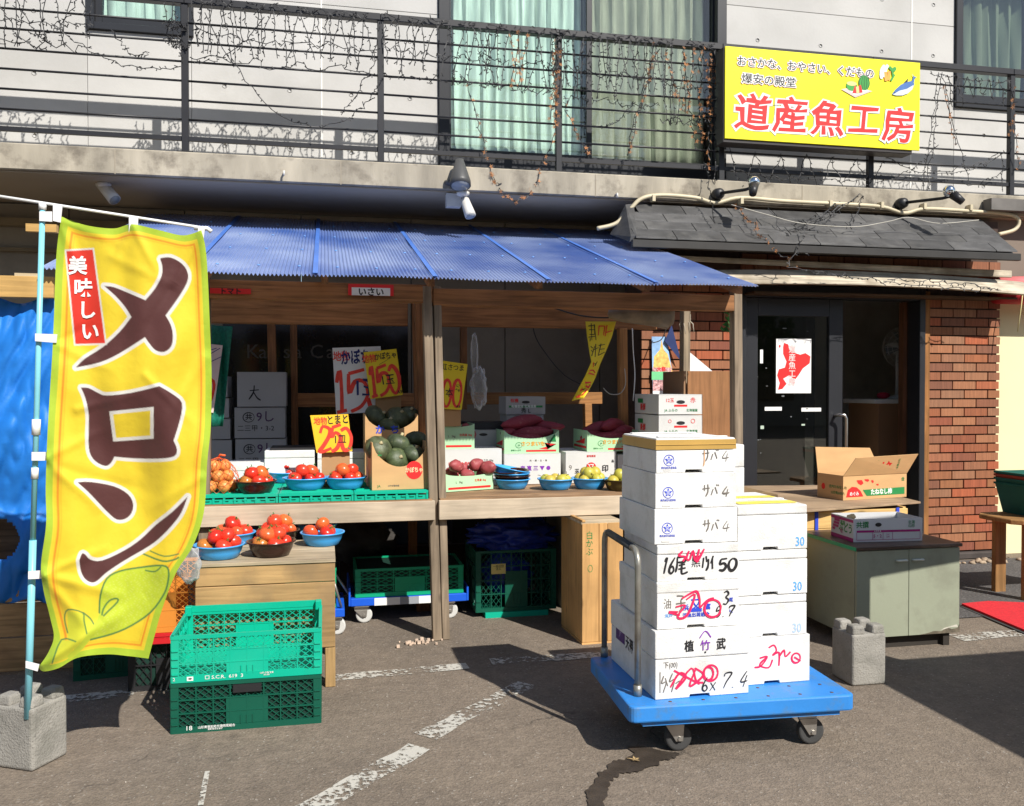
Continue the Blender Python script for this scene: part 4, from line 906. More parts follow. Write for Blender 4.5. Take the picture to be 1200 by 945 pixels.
# left shelf, on the green trays
def setbowl(px, py, z, pw, hh, mat, blabel, kind=None, r=.036, n=6, flabel='', grp='', special=None, top=2, bgrp='bowls of produce on the stall', dy=0):
    """px centre, py bottom of the bowl, pw its width in the photograph"""
    q = on(px, py, z); D = q.y * cos(YAW) + q.x * sin(YAW); R = pw / F * D / 2
    cy_ = q.y + R * .62
    q = Vector((q.x + (cy_ - q.y) * q.x / q.y, cy_, z)); R *= cy_ / (cy_ - R * .62) 
    bowl(q.x, q.y, z + .001, R / 1.03, hh, mat, blabel, bgrp)
    if kind: pile(kind, q.x, q.y, z, R, r, n, flabel, grp, special, top)
    return q, R
random.seed(21)
B1, B2 = 'tomatoes in bowls on the upper shelf', 'tomatoes in bowls on the wooden bench'
setbowl(299, 579, ZTR, 49, .055, bk, 'dark brown bowl of tomatoes beside the netted onions', 'tomato', .042, 8, 'red tomato in the brown bowl beside the onions', B1, 'unripe_tomato', 3)
setbowl(336, 566, ZTR, 40, .05, bb, 'small blue bowl behind the dark brown bowl on the shelf', 'tomato', .033, 4, 'orange tomato in the small blue bowl behind the brown one', B1, top=1)
setbowl(358, 575, ZTR, 52, .055, bb, 'blue bowl of tomatoes under the yellow 250 price sign', 'tomato', .040, 8, 'red tomato in the blue bowl under the 250 price sign', B1, top=3)
setbowl(405, 574, ZTR, 49, .055, bb, 'blue bowl of tomatoes just left of the open pumpkin carton', 'tomato', .040, 8, 'red tomato in the blue bowl next to the pumpkin carton', B1, top=3)
# netted onions
q = on(256, 579, ZTR); random.seed(4)
net = thing('net_bag', 'orange net bag full of onions at the left end of the shelf', 'bag', (q.x, q.y + .1, ZTR))
nm = M('orange_net', (.75, .12, .03), .6)
for lay, (n, rr, z) in enumerate(((6, .075, .038), (5, .055, .095), (3, .035, .15))):
    for i in range(n):
        a = i * 2 * pi / n + lay; x, y = rr * cos(a) - .01, rr * sin(a)
        fruit('onion', q.x + x, q.y + .1 + y, ZTR + z, .036, 'brown onion at the %s of the %s layer in the orange net bag' % (where(x + .01, y) + (' inner' if n == 3 and i == 9 else ''), ['bottom', 'middle', 'top'][lay]), 'onions in the net bag')
nb = MB(); 
def nf(t, a): 
    z = .2 * t; R = (.118 * sin(pi * min(1, .18 + t * .82)) ** .5) * (1 - .25 * t) + .006
    return Vector((R * cos(a) - .01, R * sin(a), z))
for k in range(16):
    for s in (1, -1): nb.tube([nf(t / 12, k * pi / 8 + s * t * .16) for t in range(13)], .0014, 3, False)
obj('netting', nb, nm, net, kind='stuff'); obj('knot', MB().tube([(-.01, 0, .2), (.0, -.01, .215), (.03, -.02, .21)], .006, 6), nm, net)
# bowls on the bench
random.seed(33)
ZBn = zt2
G2 = 'bowls of tomatoes on the wooden bench'
setbowl(257, 657, ZBn, 58, .055, bb, 'blue bowl of tomatoes at the front left corner of the wooden bench', 'tomato', .041, 7, 'red tomato in the front left blue bowl on the bench', B2, 'unripe_tomato', 3, bgrp=G2)
setbowl(318, 654, ZBn, 56, .06, bk, 'dark brown bowl of tomatoes at the front of the wooden bench', 'tomato', .042, 9, 'red tomato in the front brown bowl on the bench', B2, 'unripe_tomato', 4, bgrp=G2)
setbowl(378, 641, ZBn, 51, .055, bb, 'blue bowl with few tomatoes at the right edge of the wooden bench', 'tomato', .042, 4, 'red tomato in the right edge blue bowl on the bench', B2, top=1, bgrp=G2)
setbowl(273, 640, ZBn, 52, .05, bb, 'blue bowl half hidden behind the front left tomato bowl', 'tomato', .042, 6, 'red tomato in the half hidden rear left bowl', B2, top=1, bgrp=G2)
setbowl(326, 637, ZBn, 50, .05, bk, 'dark brown bowl half hidden behind the front brown bowl', 'tomato', .042, 8, 'red tomato in the hidden rear brown bowl', B2, top=3, bgrp=G2)
setbowl(372, 628, ZBn, 48, .05, bb, 'blue bowl of tomatoes at the back right of the wooden bench', 'tomato', .042, 6, 'red tomato in the back right blue bowl on the bench', B2, top=2, bgrp=G2)

# ---------------------------------------------------------------- cartons
cb = M('cardboard', (.56, .34, .155), .85, .07, 5, stretch=(1, 1, 3)); cbi = M('cardboard_inner', (.44, .26, .12), .88, .08, 5)
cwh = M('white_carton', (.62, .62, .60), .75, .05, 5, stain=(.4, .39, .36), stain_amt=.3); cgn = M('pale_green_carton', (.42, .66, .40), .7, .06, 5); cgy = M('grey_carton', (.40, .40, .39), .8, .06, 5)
def carton(name, label, loc, rz, W, D, H, mat, inner=None, dip=0, group=None, t=.006, closed=False, cat='carton'):
    """Open (or closed) carton; dip cuts a scoop out of the front wall."""
    c = thing(name, label, cat, loc, rz, group); inner = inner or mat
    n = 14
    fh = lambda u: H - dip * sin(pi * u) ** .6 if dip else H
    def wall(o, r, L_, hf, nm):
        o = Vector(o); r = Vector(r); nrm = r.cross(Vector((0, 0, 1))); mb = MB(); vs = []; k = n if hf else 1
        for i in range(k + 1):
            u = i / k; h = hf(u) if hf else H; p = o + r * L_ * u
            vs += [p, p + Vector((0, 0, h)), p - nrm * t + Vector((0, 0, h)), p - nrm * t]
        mb.add(vs, [(4 * i + a, 4 * i + 4 + a, 4 * i + 4 + b, 4 * i + b) for i in range(k) for a, b in ((0, 1), (1, 2), (2, 3), (3, 0))] + [(0, 1, 2, 3), tuple(4 * k + q for q in (3, 2, 1, 0))])
        return obj(nm, mb, mat, c)
    wall((0, 0, 0), (1, 0, 0), W, fh if dip else None, 'front_wall'); wall((W, D, 0), (-1, 0, 0), W, fh if dip else None, 'rear_wall')
    wall((0, D - t, 0), (0, -1, 0), D - 2 * t, None, 'end_wall'); wall((W, t, 0), (0, 1, 0), D - 2 * t, None, 'end_wall')
    obj('bottom', MB().box(t, t, 0, W - t, D - t, .005), inner, c)
    if closed:
        obj('lid_flap', MB().box(0, 0, H + .0005, W, D / 2 - .001, H + .005), mat, c); obj('lid_flap', MB().box(0, D / 2 + .001, H + .0005, W, D, H + .005), mat, c)
    return c
def faces(W, D): return Face((0, 0, 0), (1, 0, 0), (0, 0, 1)), Face((0, D, 0), (0, -1, 0), (0, 0, 1))
def place(pl, pr, z):      # lower-left and lower-right corners of a front face seen in the photograph, standing on level z
    a, b = gr(*pl, z), gr(*pr, z); return a, (b - a).length, atan2(b.y - a.y, b.x - a.x)
def hgt(q, px, py): return at(px, py, q.y).z - q.z
def pumpkin(x, y, z, r, label, rot=(0, 0, 0), group='pumpkins in the cartons'):
    k = random.random() * 6
    mb = MB().ball((0, 0, 0), r, 30, 14, (1, 1, .76), lambda d: 1 + .045 * abs(cos(5 * atan2(d.y, d.x) + k)) * (1 - d.z ** 4) - .16 * max(0, abs(d.z) - .75))
    o = solo('pumpkin', mb, pump, label, 'pumpkin', (x, y, z), 0, group); o.rotation_euler = rot
    obj('stem', MB().tube([(0, 0, r * .62), (.002, 0, r * .74), (.008, .003, r * .86)], [.014, .009, .011], 8), M('pumpkin_stem', (.42, .36, .2), .8) if 'pumpkin_stem' not in MATS else MATS['pumpkin_stem'], o)
    return o
# pumpkin carton in front
random.seed(8)
a = at(436, 574, 5.19); a.z = ZTR; ang = radians(4); Wd = (at(502, 570, 5.21).x - a.x) / cos(ang)
H1 = hgt(a, 435, 519)
pc1 = carton('pumpkin_carton', 'brown pumpkin carton with a scooped front and red emblem on the green tray', a, ang, Wd, .30, H1, cb, cbi, .145)
ff, fl = faces(Wd, .30)
patch(pc1, ff, [p for p in disc(Wd * .745, H1 * .40, .050, .054)], redi, 'red_emblem'); write(pc1, ff, 'かぼちゃ', Wd * .745, H1 * .40, .034, M('cream_ink', (.8, .62, .35), .7), .03, .8)
write(pc1, ff, 'JA', Wd * .12, .022, .02, greeni, .01); write(pc1, ff, 'みやぎ登米産', Wd * .38, .022, .011, greyi); patch(pc1, fl, [(.02, .02), (.1, .02), (.1, .09), (.05, .13), (.02, .1)], redi, 'red_emblem')
patch(pc1, ff, rect(Wd * .1, H1 * .72, Wd * .17, H1 * .745), greeni); patch(pc1, ff, disc(Wd * .13, H1 * .8, .004), greeni)
X0, Y0, Z0 = a.x, a.y, ZTR
pp = lambda px, py, dy: at(px, py, Y0 + dy)
for (px, py, dy, r, rot, lb) in ((443, 526, .11, .080, (.9, .3, 0), 'large dark green pumpkin at the left of the front carton with a pale patch'), (467, 520, .18, .076, (.3, .2, 1), 'brownish green pumpkin at the top middle of the front carton'), (487, 517, .24, .074, (.2, .5, 2), 'nearly black green pumpkin at the back right of the front carton'),
                          (465, 539, .10, .072, (1.2, -.1, .4), 'dark green pumpkin in the middle of the scooped front'), (485, 532, .12, .066, (.5, -.3, 1), 'small grey green pumpkin at the right edge of the front carton')):
    v = pp(px, py, dy); pumpkin(v.x, v.y, v.z, r, lb, rot)
v = pp(452, 553, .075); solo('halved_pumpkin', MB().ball((0, 0, 0), .055, 20, 12, (1.1, .8, .7), lambda d: 1 + .03 * noise.noise(d * 4)), M('pumpkin_flesh', (.78, .38, .04), .5, .15, 12), 'cut pumpkin showing orange flesh in the front carton', 'pumpkin', v)
# rear pumpkin carton
yr_ = 5.62
a2 = at(428, 560, yr_); b2 = at(490, 560, yr_); z2 = ZTR; H2 = at(430, 486, yr_).z - z2
pc2 = carton('pumpkin_carton', 'second pumpkin carton with blue lettering behind the front one', (a2.x, yr_, z2), 0, (b2 - a2).length, .3, H2, cb, cbi, .10)
write(pc2, Face((0, 0, 0), (1, 0, 0), (0, 0, 1)), 'か  ち', .14, H2 - .10, .06, bluei, .03)
for px, py, r, dy, lb in ((440, 489, .08, .14, 'shaded dark pumpkin at the left of the rear carton'), (466, 490, .08, .15, 'shaded dark pumpkin in the middle of the rear carton'), (480, 487, .07, .2, 'shaded dark pumpkin at the right of the rear carton'), (455, 500, .07, .09, 'shaded dark pumpkin in the scoop of the rear carton')):
    v = at(px, py, yr_ + dy); pumpkin(v.x, v.y, v.z, r, lb, (random.random(), random.random(), 0))
# white foam boxes behind the tomatoes
def foam(name, label, loc, rz, W, D, H, lid=.35, group=None, mat=None, cat='foam box', lidoff=.0):
    mat = mat or styro
    c = thing(name, label, cat, loc, rz, group)
    hb = H * (1 - lid)
    nt_ = W * .11; cxn = W * .47
    # body with a finger notch at the foot of the front
    mb = MB().prism([(.0, 0), (cxn - nt_, 0), (cxn - nt_ + .003, .012), (cxn + nt_ - .003, .012), (cxn + nt_, 0), (W, 0), (W, hb), (0, hb)], 0, D, 'xz')
    obj('body', mb, mat, c, bevel=.0025, seg=2)
    if lid: obj('lid', MB().box(-lidoff, -lidoff, hb + .0018, W + lidoff, D + lidoff, H - .001), mat, c, bevel=.006, seg=2)
    return c
styro = M('styrofoam', (.74, .735, .72), .6, .05, 4, bump=.0016, bscale=150, stain=(.50, .485, .44), stain_amt=.6, stain_scale=6, spec=.3, speck=(.62, .61, .58), speck_amt=.6, speck_scale=90)
yf = 5.75
a, b = at(310, 560, yf), at(365, 560, yf)
foam('foam_box', 'white foam box behind the tomato bowls on the left shelf', (a.x, yf, ZS), 0, b.x - a.x + .02, .3, at(340, 528, yf).z - ZS, .2, 'white foam boxes on the shelves'); 
a = at(372, 560, yf); b = at(428, 560, yf)
foam('foam_box', 'bluish white foam box between the 250 sign and the pumpkins', (a.x, yf + .02, ZS), 0, b.x - a.x, .3, at(400, 530, yf).z - ZS, .2, 'white foam boxes on the shelves')
solo('dark_board', MB().box(0, 0, 0, .5, .3, .012), black, 'thin dark board lying on the white foam box on the left shelf', 'board', (at(316, 528, yf).x, yf + .03, at(340, 528, yf).z + .001))
a = at(250, 560, 5.72); foam('foam_box', 'low white foam box behind the onion net and brown bowl', (a.x, 5.76, ZS), 0, .42, .25, at(260, 543, 5.76).z - ZS, .3, 'white foam boxes on the shelves')
# ---- right shelf cartons
def wcart(pl, pr, ptop, z, D, mat, label, name='produce_carton', **k):
    a, Wd, ang = place(pl, pr, z); H = hgt(a, pl[0], ptop); return carton(name, label, a, ang, Wd, D, H, mat, **k), a, Wd, H
random.seed(9)
def green_art(c, Wd, H, D, sty):
    ff, fl = faces(Wd, D)
    if sty == 0:
        patch(c, ff, rect(.02, .012, Wd - .02, .026), redi, 'red_band'); write(c, ff, '北見産 5kg', Wd * .72, H * .55, .018, redi, .02); write(c, ff, 'L   5kg', Wd * .28, H * .5, .018, greyi); 
    else:
        patch(c, ff, rect(.15, .010, Wd - .02, .022), redi, 'red_band'); patch(c, ff, [(.24, .03), (Wd - .08, .025), (Wd - .05, .045), (Wd - .1, .07), (Wd - .18, .075), (.36, .06)], redi, 'potato_print')
        write(c, ff, 'さつまいも', Wd * .52, .062, .034, M('orange_ink', (.75, .33, .02), .5) if 'orange_ink' not in MATS else MATS['orange_ink'], .03); brush(c, ff, [disc(.10, .055, .022, .018, 12) + [(.122, .055)]], .003, greeni)
        write(c, ff, 'JA', .10, .055, .016, greeni); write(c, ff, '甘味たっぷり', .08, .02, .012, greeni); patch(c, ff, [(Wd - .07, H * .5), (Wd - .03, H * .85), (Wd - .02, H * .5)], greeni, 'leaf_print')
        patch(c, fl, rect(.02, .02, D - .02, .035), redi, 'red_band'); patch(c, fl, [(.05, .05), (D - .05, .09), (D - .06, .05)], redi)
def spud(x, y, z, r, L_, rot, label, mat, group, name='sweet_potato', cat='sweet potato'):
    k = random.random() * 9
    mb = MB().ball((0, 0, 0), 1, 12, 16, (r, r, L_ / 2), lambda d: 1 + .10 * noise.noise(d * 2.2 + Vector((k, 0, 0))))
    vs = []
    for v in mb.v:
        t = v[2] / (L_ / 2); w_ = (1 - .35 * max(0, abs(t) - .3)); vs.append((v[2], v[0] * w_ + .25 * r * sin(t * 2.2 + k), v[1] * w_))
    mb.v = vs
    o = solo(name, mb, mat, label, cat, (x, y, z), 0, group); o.rotation_euler = rot; return o
c, a, Wd, H = wcart((522, 577), (578, 573), 556, ZS + .002, .26, cgn, 'pale green carton of red potatoes at the front of the right shelf', dip=.02); green_art(c, Wd, H, .26, 0)
for i, (px, py) in enumerate(((534, 547), (558, 545), (530, 556), (548, 558), (567, 557), (543, 550), (572, 548))):
    v = at(px, py, a.y + .11 + .05 * (i % 3)); spud(v.x, v.y, v.z + .0, .042, .105, (random.random(), random.random(), random.random() * 3), 'red potato %s in the front pale green carton' % ['on the left side', 'in the middle top', 'low on the left', 'low in the middle', 'low on the right', 'at the back', 'at the far right'][i], redp, 'red potatoes in the pale green cartons', 'potato', 'potato')
y1_ = a.y + .34
def ycart(px0, px1, ptop, pbot, y, D, mat, label, name='produce_carton', zb=None, **k):
    A, B = at(px0, pbot, y), at(px1, pbot, y); zb = A.z if zb is None else zb; H = at(px0, ptop, y).z - zb
    return carton(name, label, (A.x, y, zb), 0, B.x - A.x, D, H, mat, **k), Vector((A.x, y, zb)), B.x - A.x, H
def white_art(c, Wd, H, D, n):
    ff, fl = faces(Wd, D)
    if n == 0: write(c, ff, '北海道産 ● 馬鈴薯', Wd * .3, H * .62, .02, redi, .02); write(c, ff, 'とうや 10kg', Wd * .75, H * .7, .016, greyi); 
    if n == 1: write(c, ff, '産 直 三 ▼ ●', Wd * .55, H * .52, .035, purplei, .03); write(c, ff, '共 ・ 撰 ・ 北 ・ 海', Wd * .6, H * .78, .014, greyi)
    if n == 2:
        write(c, ff, '9', Wd * .09, H * .5, .05, greyi, .0); write(c, ff, '玉', Wd * .22, H * .38, .035, ink, .03); patch(c, ff, disc(Wd * .5, H * .5, .036), redi, 'round_emblem'); write(c, ff, '又', Wd * .5, H * .5, .05, whitei, .02); write(c, ff, '産地直送', Wd * .5, H * .88, .016, redi)
        write(c, ff, '印', Wd * .78, H * .45, .05, ink, .03); write(c, ff, '品', Wd * .93, H * .7, .02, ink)
W1, aw1, ww1, hw1 = ycart(519, 588, 528, 568, y1_, .36, cwh, 'white carton under the upper potato box on the right shelf', zb=ZS + .002, closed=True); white_art(W1, ww1, hw1, .36, 0)
W2, aw2, ww2, hw2 = ycart(591, 657, 533, 566, y1_, .36, cwh, 'white carton with purple print under the sweet potatoes', zb=ZS + .002, closed=True); white_art(W2, ww2, hw2, .36, 1)
W3, aw3, ww3, hw3 = ycart(663, 722, 531, 566, y1_, .36, cwh, 'white carton with a round red emblem behind the pears', zb=ZS + .002, closed=True); white_art(W3, ww3, hw3, .36, 2)
W4, aw4, ww4, hw4 = ycart(724, 760, 534, 566, y1_, .36, cwh, 'plain white carton at the right end of the row behind the pears', zb=ZS + .002, closed=True)
obj('strap', MB().box(.0, -.003, .0, .01, .0, .05), white, W4)
c, a, Wd, H = ycart(519, 556, 497, 526, y1_ + .02, .25, cgn, 'small pale green carton of red potatoes on top of the white carton', zb=ZS + hw1 + .008, dip=.02); green_art(c, Wd, H, .25, 0)
for i, (px, py) in enumerate(((528, 502), (547, 502), (538, 508), (525, 510), (552, 508))):
    v = at(px, py, a.y + .06 + .05 * (i % 3)); spud(v.x, v.y, v.z - .012, .042, .11, (random.random(), random.random(), random.random() * 3), 'red potato %s in the upper pale green carton' % ['on the left', 'on the right', 'in the middle', 'low on the left', 'low on the right'][i], redp, 'red potatoes in the pale green cartons', 'potato', 'potato')
def sweetbox(px0, px1, ptop, y, zb, label, pots):
    c, a, Wd, H = ycart(px0, px1, ptop, 533, y, .34, cgn, label, zb=zb, dip=.055); green_art(c, Wd, H, .34, 1)
    for (px, py, dy, L_, r, rz_, lb) in pots:
        v = at(px, py, y + dy); spud(v.x, v.y, v.z, r, L_, (random.random() * 3, -.05, rz_), lb, swp, 'sweet potatoes in the pale green cartons')
sweetbox(591, 655, 505, y1_ + .01, ZS + hw2 + .008, 'pale green carton of sweet potatoes in the middle of the right shelf',
         ((612, 495, .2, .33, .052, .2, 'topmost long sweet potato in the middle carton'), (624, 508, .13, .30, .052, -.05, 'sweet potato with a white sticker in the middle carton'), (603, 506, .2, .28, .048, .5, 'sweet potato at the left of the middle carton'), (620, 518, .075, .33, .045, 0, 'lowest front sweet potato in the middle carton'), (640, 500, .24, .26, .045, -.3, 'sweet potato at the back right of the middle carton'), (604, 517, .1, .22, .042, .1, 'short sweet potato low on the left of the middle carton')))
sweetbox(688, 748, 505, y1_ + .01, ZS + hw3 + .008, 'pale green carton of sweet potatoes at the right end of the shelf',
         ((705, 504, .2, .32, .052, .1, 'sweet potato at the upper left of the right carton'), (720, 500, .17, .30, .052, .6, 'sweet potato leaning up at the top of the right carton'), (713, 514, .1, .32, .05, -.1, 'front sweet potato in the right carton'), (730, 508, .14, .26, .048, .3, 'sweet potato at the right end of the right carton'), (698, 513, .15, .24, .045, .2, 'sweet potato low on the left of the right carton')))
patch(bpy.data.objects['sweet_potato.001'], Face((.0, -.047, .0), (1, 0, 0), (0, 0, 1)), rect(-.01, -.008, .002, .012), whitei, 'sticker')
# stack of blue bowls and bowls of pears
q, R = setbowl(600, 574, ZS, 43, .05, bb, 'lowest blue bowl of the empty stack on the right shelf'); 
for i, (m_, t_, lb) in enumerate(((bk, 0, 'black bowl in the middle of the empty bowl stack'), (bb, 0, 'blue bowl third from the bottom of the empty stack'), (bk, .05, 'dark bowl just under the top of the empty stack'), (bb, .17, 'topmost tilted blue bowl of the empty stack'))):
    bowl(q.x - .004 * i, q.y, ZS + .016 * (i + 1) + .004, R / 1.03, .052, m_, lb, 'empty bowls stacked on the right shelf', rx=t_ * 1.2)
PG = 'pears in the bowls on the right shelf'
random.seed(15)
setbowl(639, 566, ZS, 42, .05, bk2, 'olive brown bowl of pears right of the empty bowl stack', 'pear', .037, 5, 'green pear in the olive brown bowl', PG, top=1)
setbowl(651, 575, ZS, 43, .055, bb, 'blue bowl of pears at the front left of the pear bowls', 'pear', .037, 5, 'green pear in the front left blue bowl', PG, top=0)
setbowl(691, 574, ZS, 43, .055, bb, 'blue bowl heaped with pears at the front of the right shelf', 'pear', .038, 8, 'green pear in the heaped front blue bowl', PG, top=3)
setbowl(673, 564, ZS, 38, .05, bb, 'blue bowl of yellowish pears behind the heaped bowl', 'pear', .036, 5, 'yellowish pear in the rear blue bowl', PG, top=0)
setbowl(712, 564, ZS, 34, .05, bb, 'blue bowl with pears before the red emblem carton right side', 'pear', .038, 5, 'green pear in the rear right blue bowl', PG, top=1)
setbowl(726, 576, ZS, 38, .055, bk2, 'dark olive bowl of pears beside the stacked foam boxes', 'pear', .037, 5, 'green pear in the dark olive bowl at the right', PG, top=1)
# ---------------------------------------------------------------- trolley with foam boxes
bluep = M('blue_cart_plastic', (.03, .22, .62), .5, .14, 3, stain=(.09, .19, .33), stain_amt=1.0, stain_scale=9, bump=.0006, bscale=60)
steel_p = M('tube_steel', (.34, .33, .29), .38, .15, 20, metal=.6, stain=(.16, .13, .1), stain_amt=.5, stain_scale=12); galv = M('zinc', (.42, .40, .37), .4, .15, 12, metal=.8); rub = M('rubber', (.05, .05, .05), .75, .1, 10); grip = M('grip', (.05, .055, .06), .6)
CX0, CX1, CY0, CY1, DZ0, DZ1 = 1.165, 2.13, 3.27, 3.94, .165, .232
tl = thing('platform_trolley', 'blue platform trolley with a grey tube handle loaded with white foam boxes', 'trolley', (CX0 + .012, CY0 + .02, 0), radians(-3.2))
Wt, Dt = CX1 - CX0, CY1 - CY0
rr_ = .03; pts = []
for cx, cy, a0 in ((Wt - rr_, rr_, -90), (Wt - rr_, Dt - rr_, 0), (rr_, Dt - rr_, 90), (rr_, rr_, 180)):
    for k in range(5): a = radians(a0 + k * 22.5); pts.append((cx + rr_ * cos(a), cy + rr_ * sin(a)))
obj('deck', MB().prism(pts, DZ0, DZ1, 'xy'), bluep, tl, bevel=.008, seg=2)
obj('deck_rib', MB().box(.06, .02, DZ0 - .02, Wt - .06, Dt - .02, DZ0 - .001), bluep, tl)
sk = MB()
for x in (.18, .32, .46, .60, .74, .88):
    for y in (.04, .14, .3): sk.lathe([(.008, .0004), (0, .0005)], 8, (x, y, DZ1))
obj('drain_holes', sk, M('rust_hole', (.14, .07, .03), .9), tl, kind='stuff')
zt3 = .83; hx = .07
hy0, hy1 = 3.395 - CY0, 3.93 - CY0
pth = [(hx, hy0, DZ1 - .01), (hx, hy0, zt3 - .06)] + [(hx, hy0 + .06 - .06 * cos(t), zt3 - .06 + .06 * sin(t)) for t in (.4, .8, 1.2, 1.57)] + [(hx, hy1 - .06 + .06 * sin(t), zt3 - .06 + .06 * cos(t)) for t in (0, .4, .8, 1.2, 1.57)] + [(hx, hy1, DZ1 - .01)]
hd = obj('handle', MB().tube(pth, .0135, 12), steel_p, tl)
obj('grip', MB().tube([(hx, hy0 + .09, zt3), (hx, hy1 - .07, zt3)], .0165, 12), grip, hd); obj('collar', MB().tube([(hx, hy0, DZ1), (hx, hy0, DZ1 + .045)], .018, 12), steel_p, hd); obj('collar', MB().tube([(hx, hy1, DZ1), (hx, hy1, DZ1 + .045)], .018, 12), steel_p, hd)
obj('foot', MB().tube([(hx + .0, hy0 - .02, DZ0 - .03), (hx + .0, hy0 - .02, DZ0)], .016, 10), M('foot_grey', (.4, .38, .35), .6), tl)
def caster(par, x, y, r, zt, fixed=0, tire=rub, hub=galv):
    c = obj('caster', MB().box(x - .045, y - .045, zt - .006, x + .045, y + .045, zt - .0005).hexa([(x - .045, y - .026, zt - .03), (x + .03, y - .026, zt - .03), (x + .03, y - .022, zt - .03), (x - .045, y - .022, zt - .03), (x - .05, y - .026, zt - .007), (x + .045, y - .026, zt - .007), (x + .045, y - .022, zt - .007), (x - .05, y - .022, zt - .007)])
            .hexa([(x + .0, y - .027, r - .012), (x + .03, y - .027, r - .012), (x + .03, y - .023, r - .012), (x, y - .023, r - .012), (x - .045, y - .027, zt - .03), (x + .035, y - .027, zt - .03), (x + .035, y - .023, zt - .03), (x - .045, y - .023, zt - .03)])
            .hexa([(x + .0, y + .023, r - .012), (x + .03, y + .023, r - .012), (x + .03, y + .027, r - .012), (x, y + .027, r - .012), (x - .045, y + .023, zt - .007), (x + .035, y + .023, zt - .007), (x + .035, y + .027, zt - .007), (x - .045, y + .027, zt - .007)]), galv, par, bevel=.001)
    obj('tyre', MB().lathe([(r * .8, -.016), (r * .97, -.016), (r, -.010), (r, .010), (r * .97, .016), (r * .8, .016)], 28, (x + .015, y, r), 'y'), tire, c)
    obj('hub', MB().lathe([(0, -.019), (.012, -.019), (.013, -.012), (r * .55, -.008), (r * .74, -.013), (r * .8, -.014), (r * .8, .014), (0, .014)], 24, (x + .015, y, r), 'y'), hub, c)
    obj('axle_nut', MB().lathe([(0, -.034), (.009, -.034), (.010, -.027)], 6, (x + .015, y, r), 'y', smooth=False), galv, c)
    return c
for x, y in ((.225, .12), (.80, .10), (.225, Dt - .1), (.80, Dt - .1)): caster(tl, x, y, .056, DZ0 - .021)
# ---- foam boxes, left column: pixel heights of their front faces
GF = 'white foam boxes stacked on the trolley'
lv = [(768, 820, 740, .41, .56, -.015), (770, 740, 684, .36, .46, .0), (770, 684, 640, .36, .42, .0), (767, 640, 598, .365, .43, -.004), (768, 598, 556, .355, .42, .0), (769, 556, 514, .35, .40, .002)]
labs = ['largest foam box at the bottom of the left stack with a scribbled over weight', 'foam box with blue print and pink scrawl second from the bottom of the left stack', 'foam box marked 50 in thick black pen in the left stack',
        'foam box marked 4 lowest of the three with round blue seals', 'foam box marked 4 in the middle of the three with round blue seals', 'topmost foam box with gold tape round its lid']
z = DZ1 + .001; YF = 3.345; boxes = []
xa = 1.307
for i, (px, pb, pt, wdt, dep, dx) in enumerate(lv):
    H = (at(px, pt, YF).z) - z
    if i == 0: yy = YF
    else: yy = YF + .012 + .004 * i
    xx = at(px, (pb + pt) / 2, yy).x
    b = foam('foam_box', labs[i], (xx, yy, z), [0, .004, -.012, .006, -.005, .008][i], wdt, dep, H - .001, [.42, .0, .28, .0, .0, .36][i], GF, lidoff=.003 if i == 0 else .0)
    if i in (1,): obj('lid', MB().box(-.003, -.003, H * .76, wdt + .003, dep + .003, H + .0002), styro, b, bevel=.006, seg=2)
    boxes.append((b, wdt, dep, H)); z += H + .0005
def seal(b, fc, x, y, r=.022):
    brush(b, fc, [disc(x, y, r, n=20) + [(x + r, y)]], .0028, bluei, 'round_seal', 0)
    ls = [[(x + .019 * cos(pi / 2 + k * 2 * pi / 5), y + .019 * sin(pi / 2 + k * 2 * pi / 5)) for k in (0,)] for _ in (0,)]
    st_ = []
    for k in range(10):
        rr = .019 if k % 2 == 0 else .0095; st_.append((x + rr * cos(pi / 2 + k * pi / 5), y + rr * sin(pi / 2 + k * pi / 5)))
    patch(b, fc, st_, bluei, 'star'); write(b, fc, '宮', x, y - .001, .02, whitei, .0); write(b, fc, '株式会社丸星食品', x, y - r - .009, .0105, bluei, .02, .8); 
fcs = [Face((0, 0, 0), (1, 0, 0), (0, 0, 1)) for _ in boxes]
for i in (3, 4, 5):
    b, wd_, dp, H = boxes[i]; f_ = fcs[i]
    seal(b, f_, .055, H * (.45 if i < 5 else .36)); patch(b, f_, rect(.03, H * .06, .065, H * .11), M('mould', (.66, .655, .63), .6) if 'mould' not in MATS else MATS['mould'], 'mould_mark')
    X = wd_ * .66; 
    s_ = .066 if i != 4 else .058
    sb = [[(.0, .62), (.95, .68)], [(.28, .95), (.26, .45)], [(.7, 1), (.72, .4), (.45, 0)], [(1.4, .6), (1.15, .1)], [(1.65, .75), (1.95, .2)], [(1.85, .98), (1.92, .86)], [(2.05, .96), (2.12, .85)]]
    brush(b, f_, sb, .0052, greyi if i != 3 else MATS['grey_pencil'], 'handwriting', .3, X - .03, H * .32, .034, .05)
    digits(b, f_, '4', X + .055, H * .30, .045 if i != 4 else .042, .034, .0035 if i != 4 else .006, greyi)
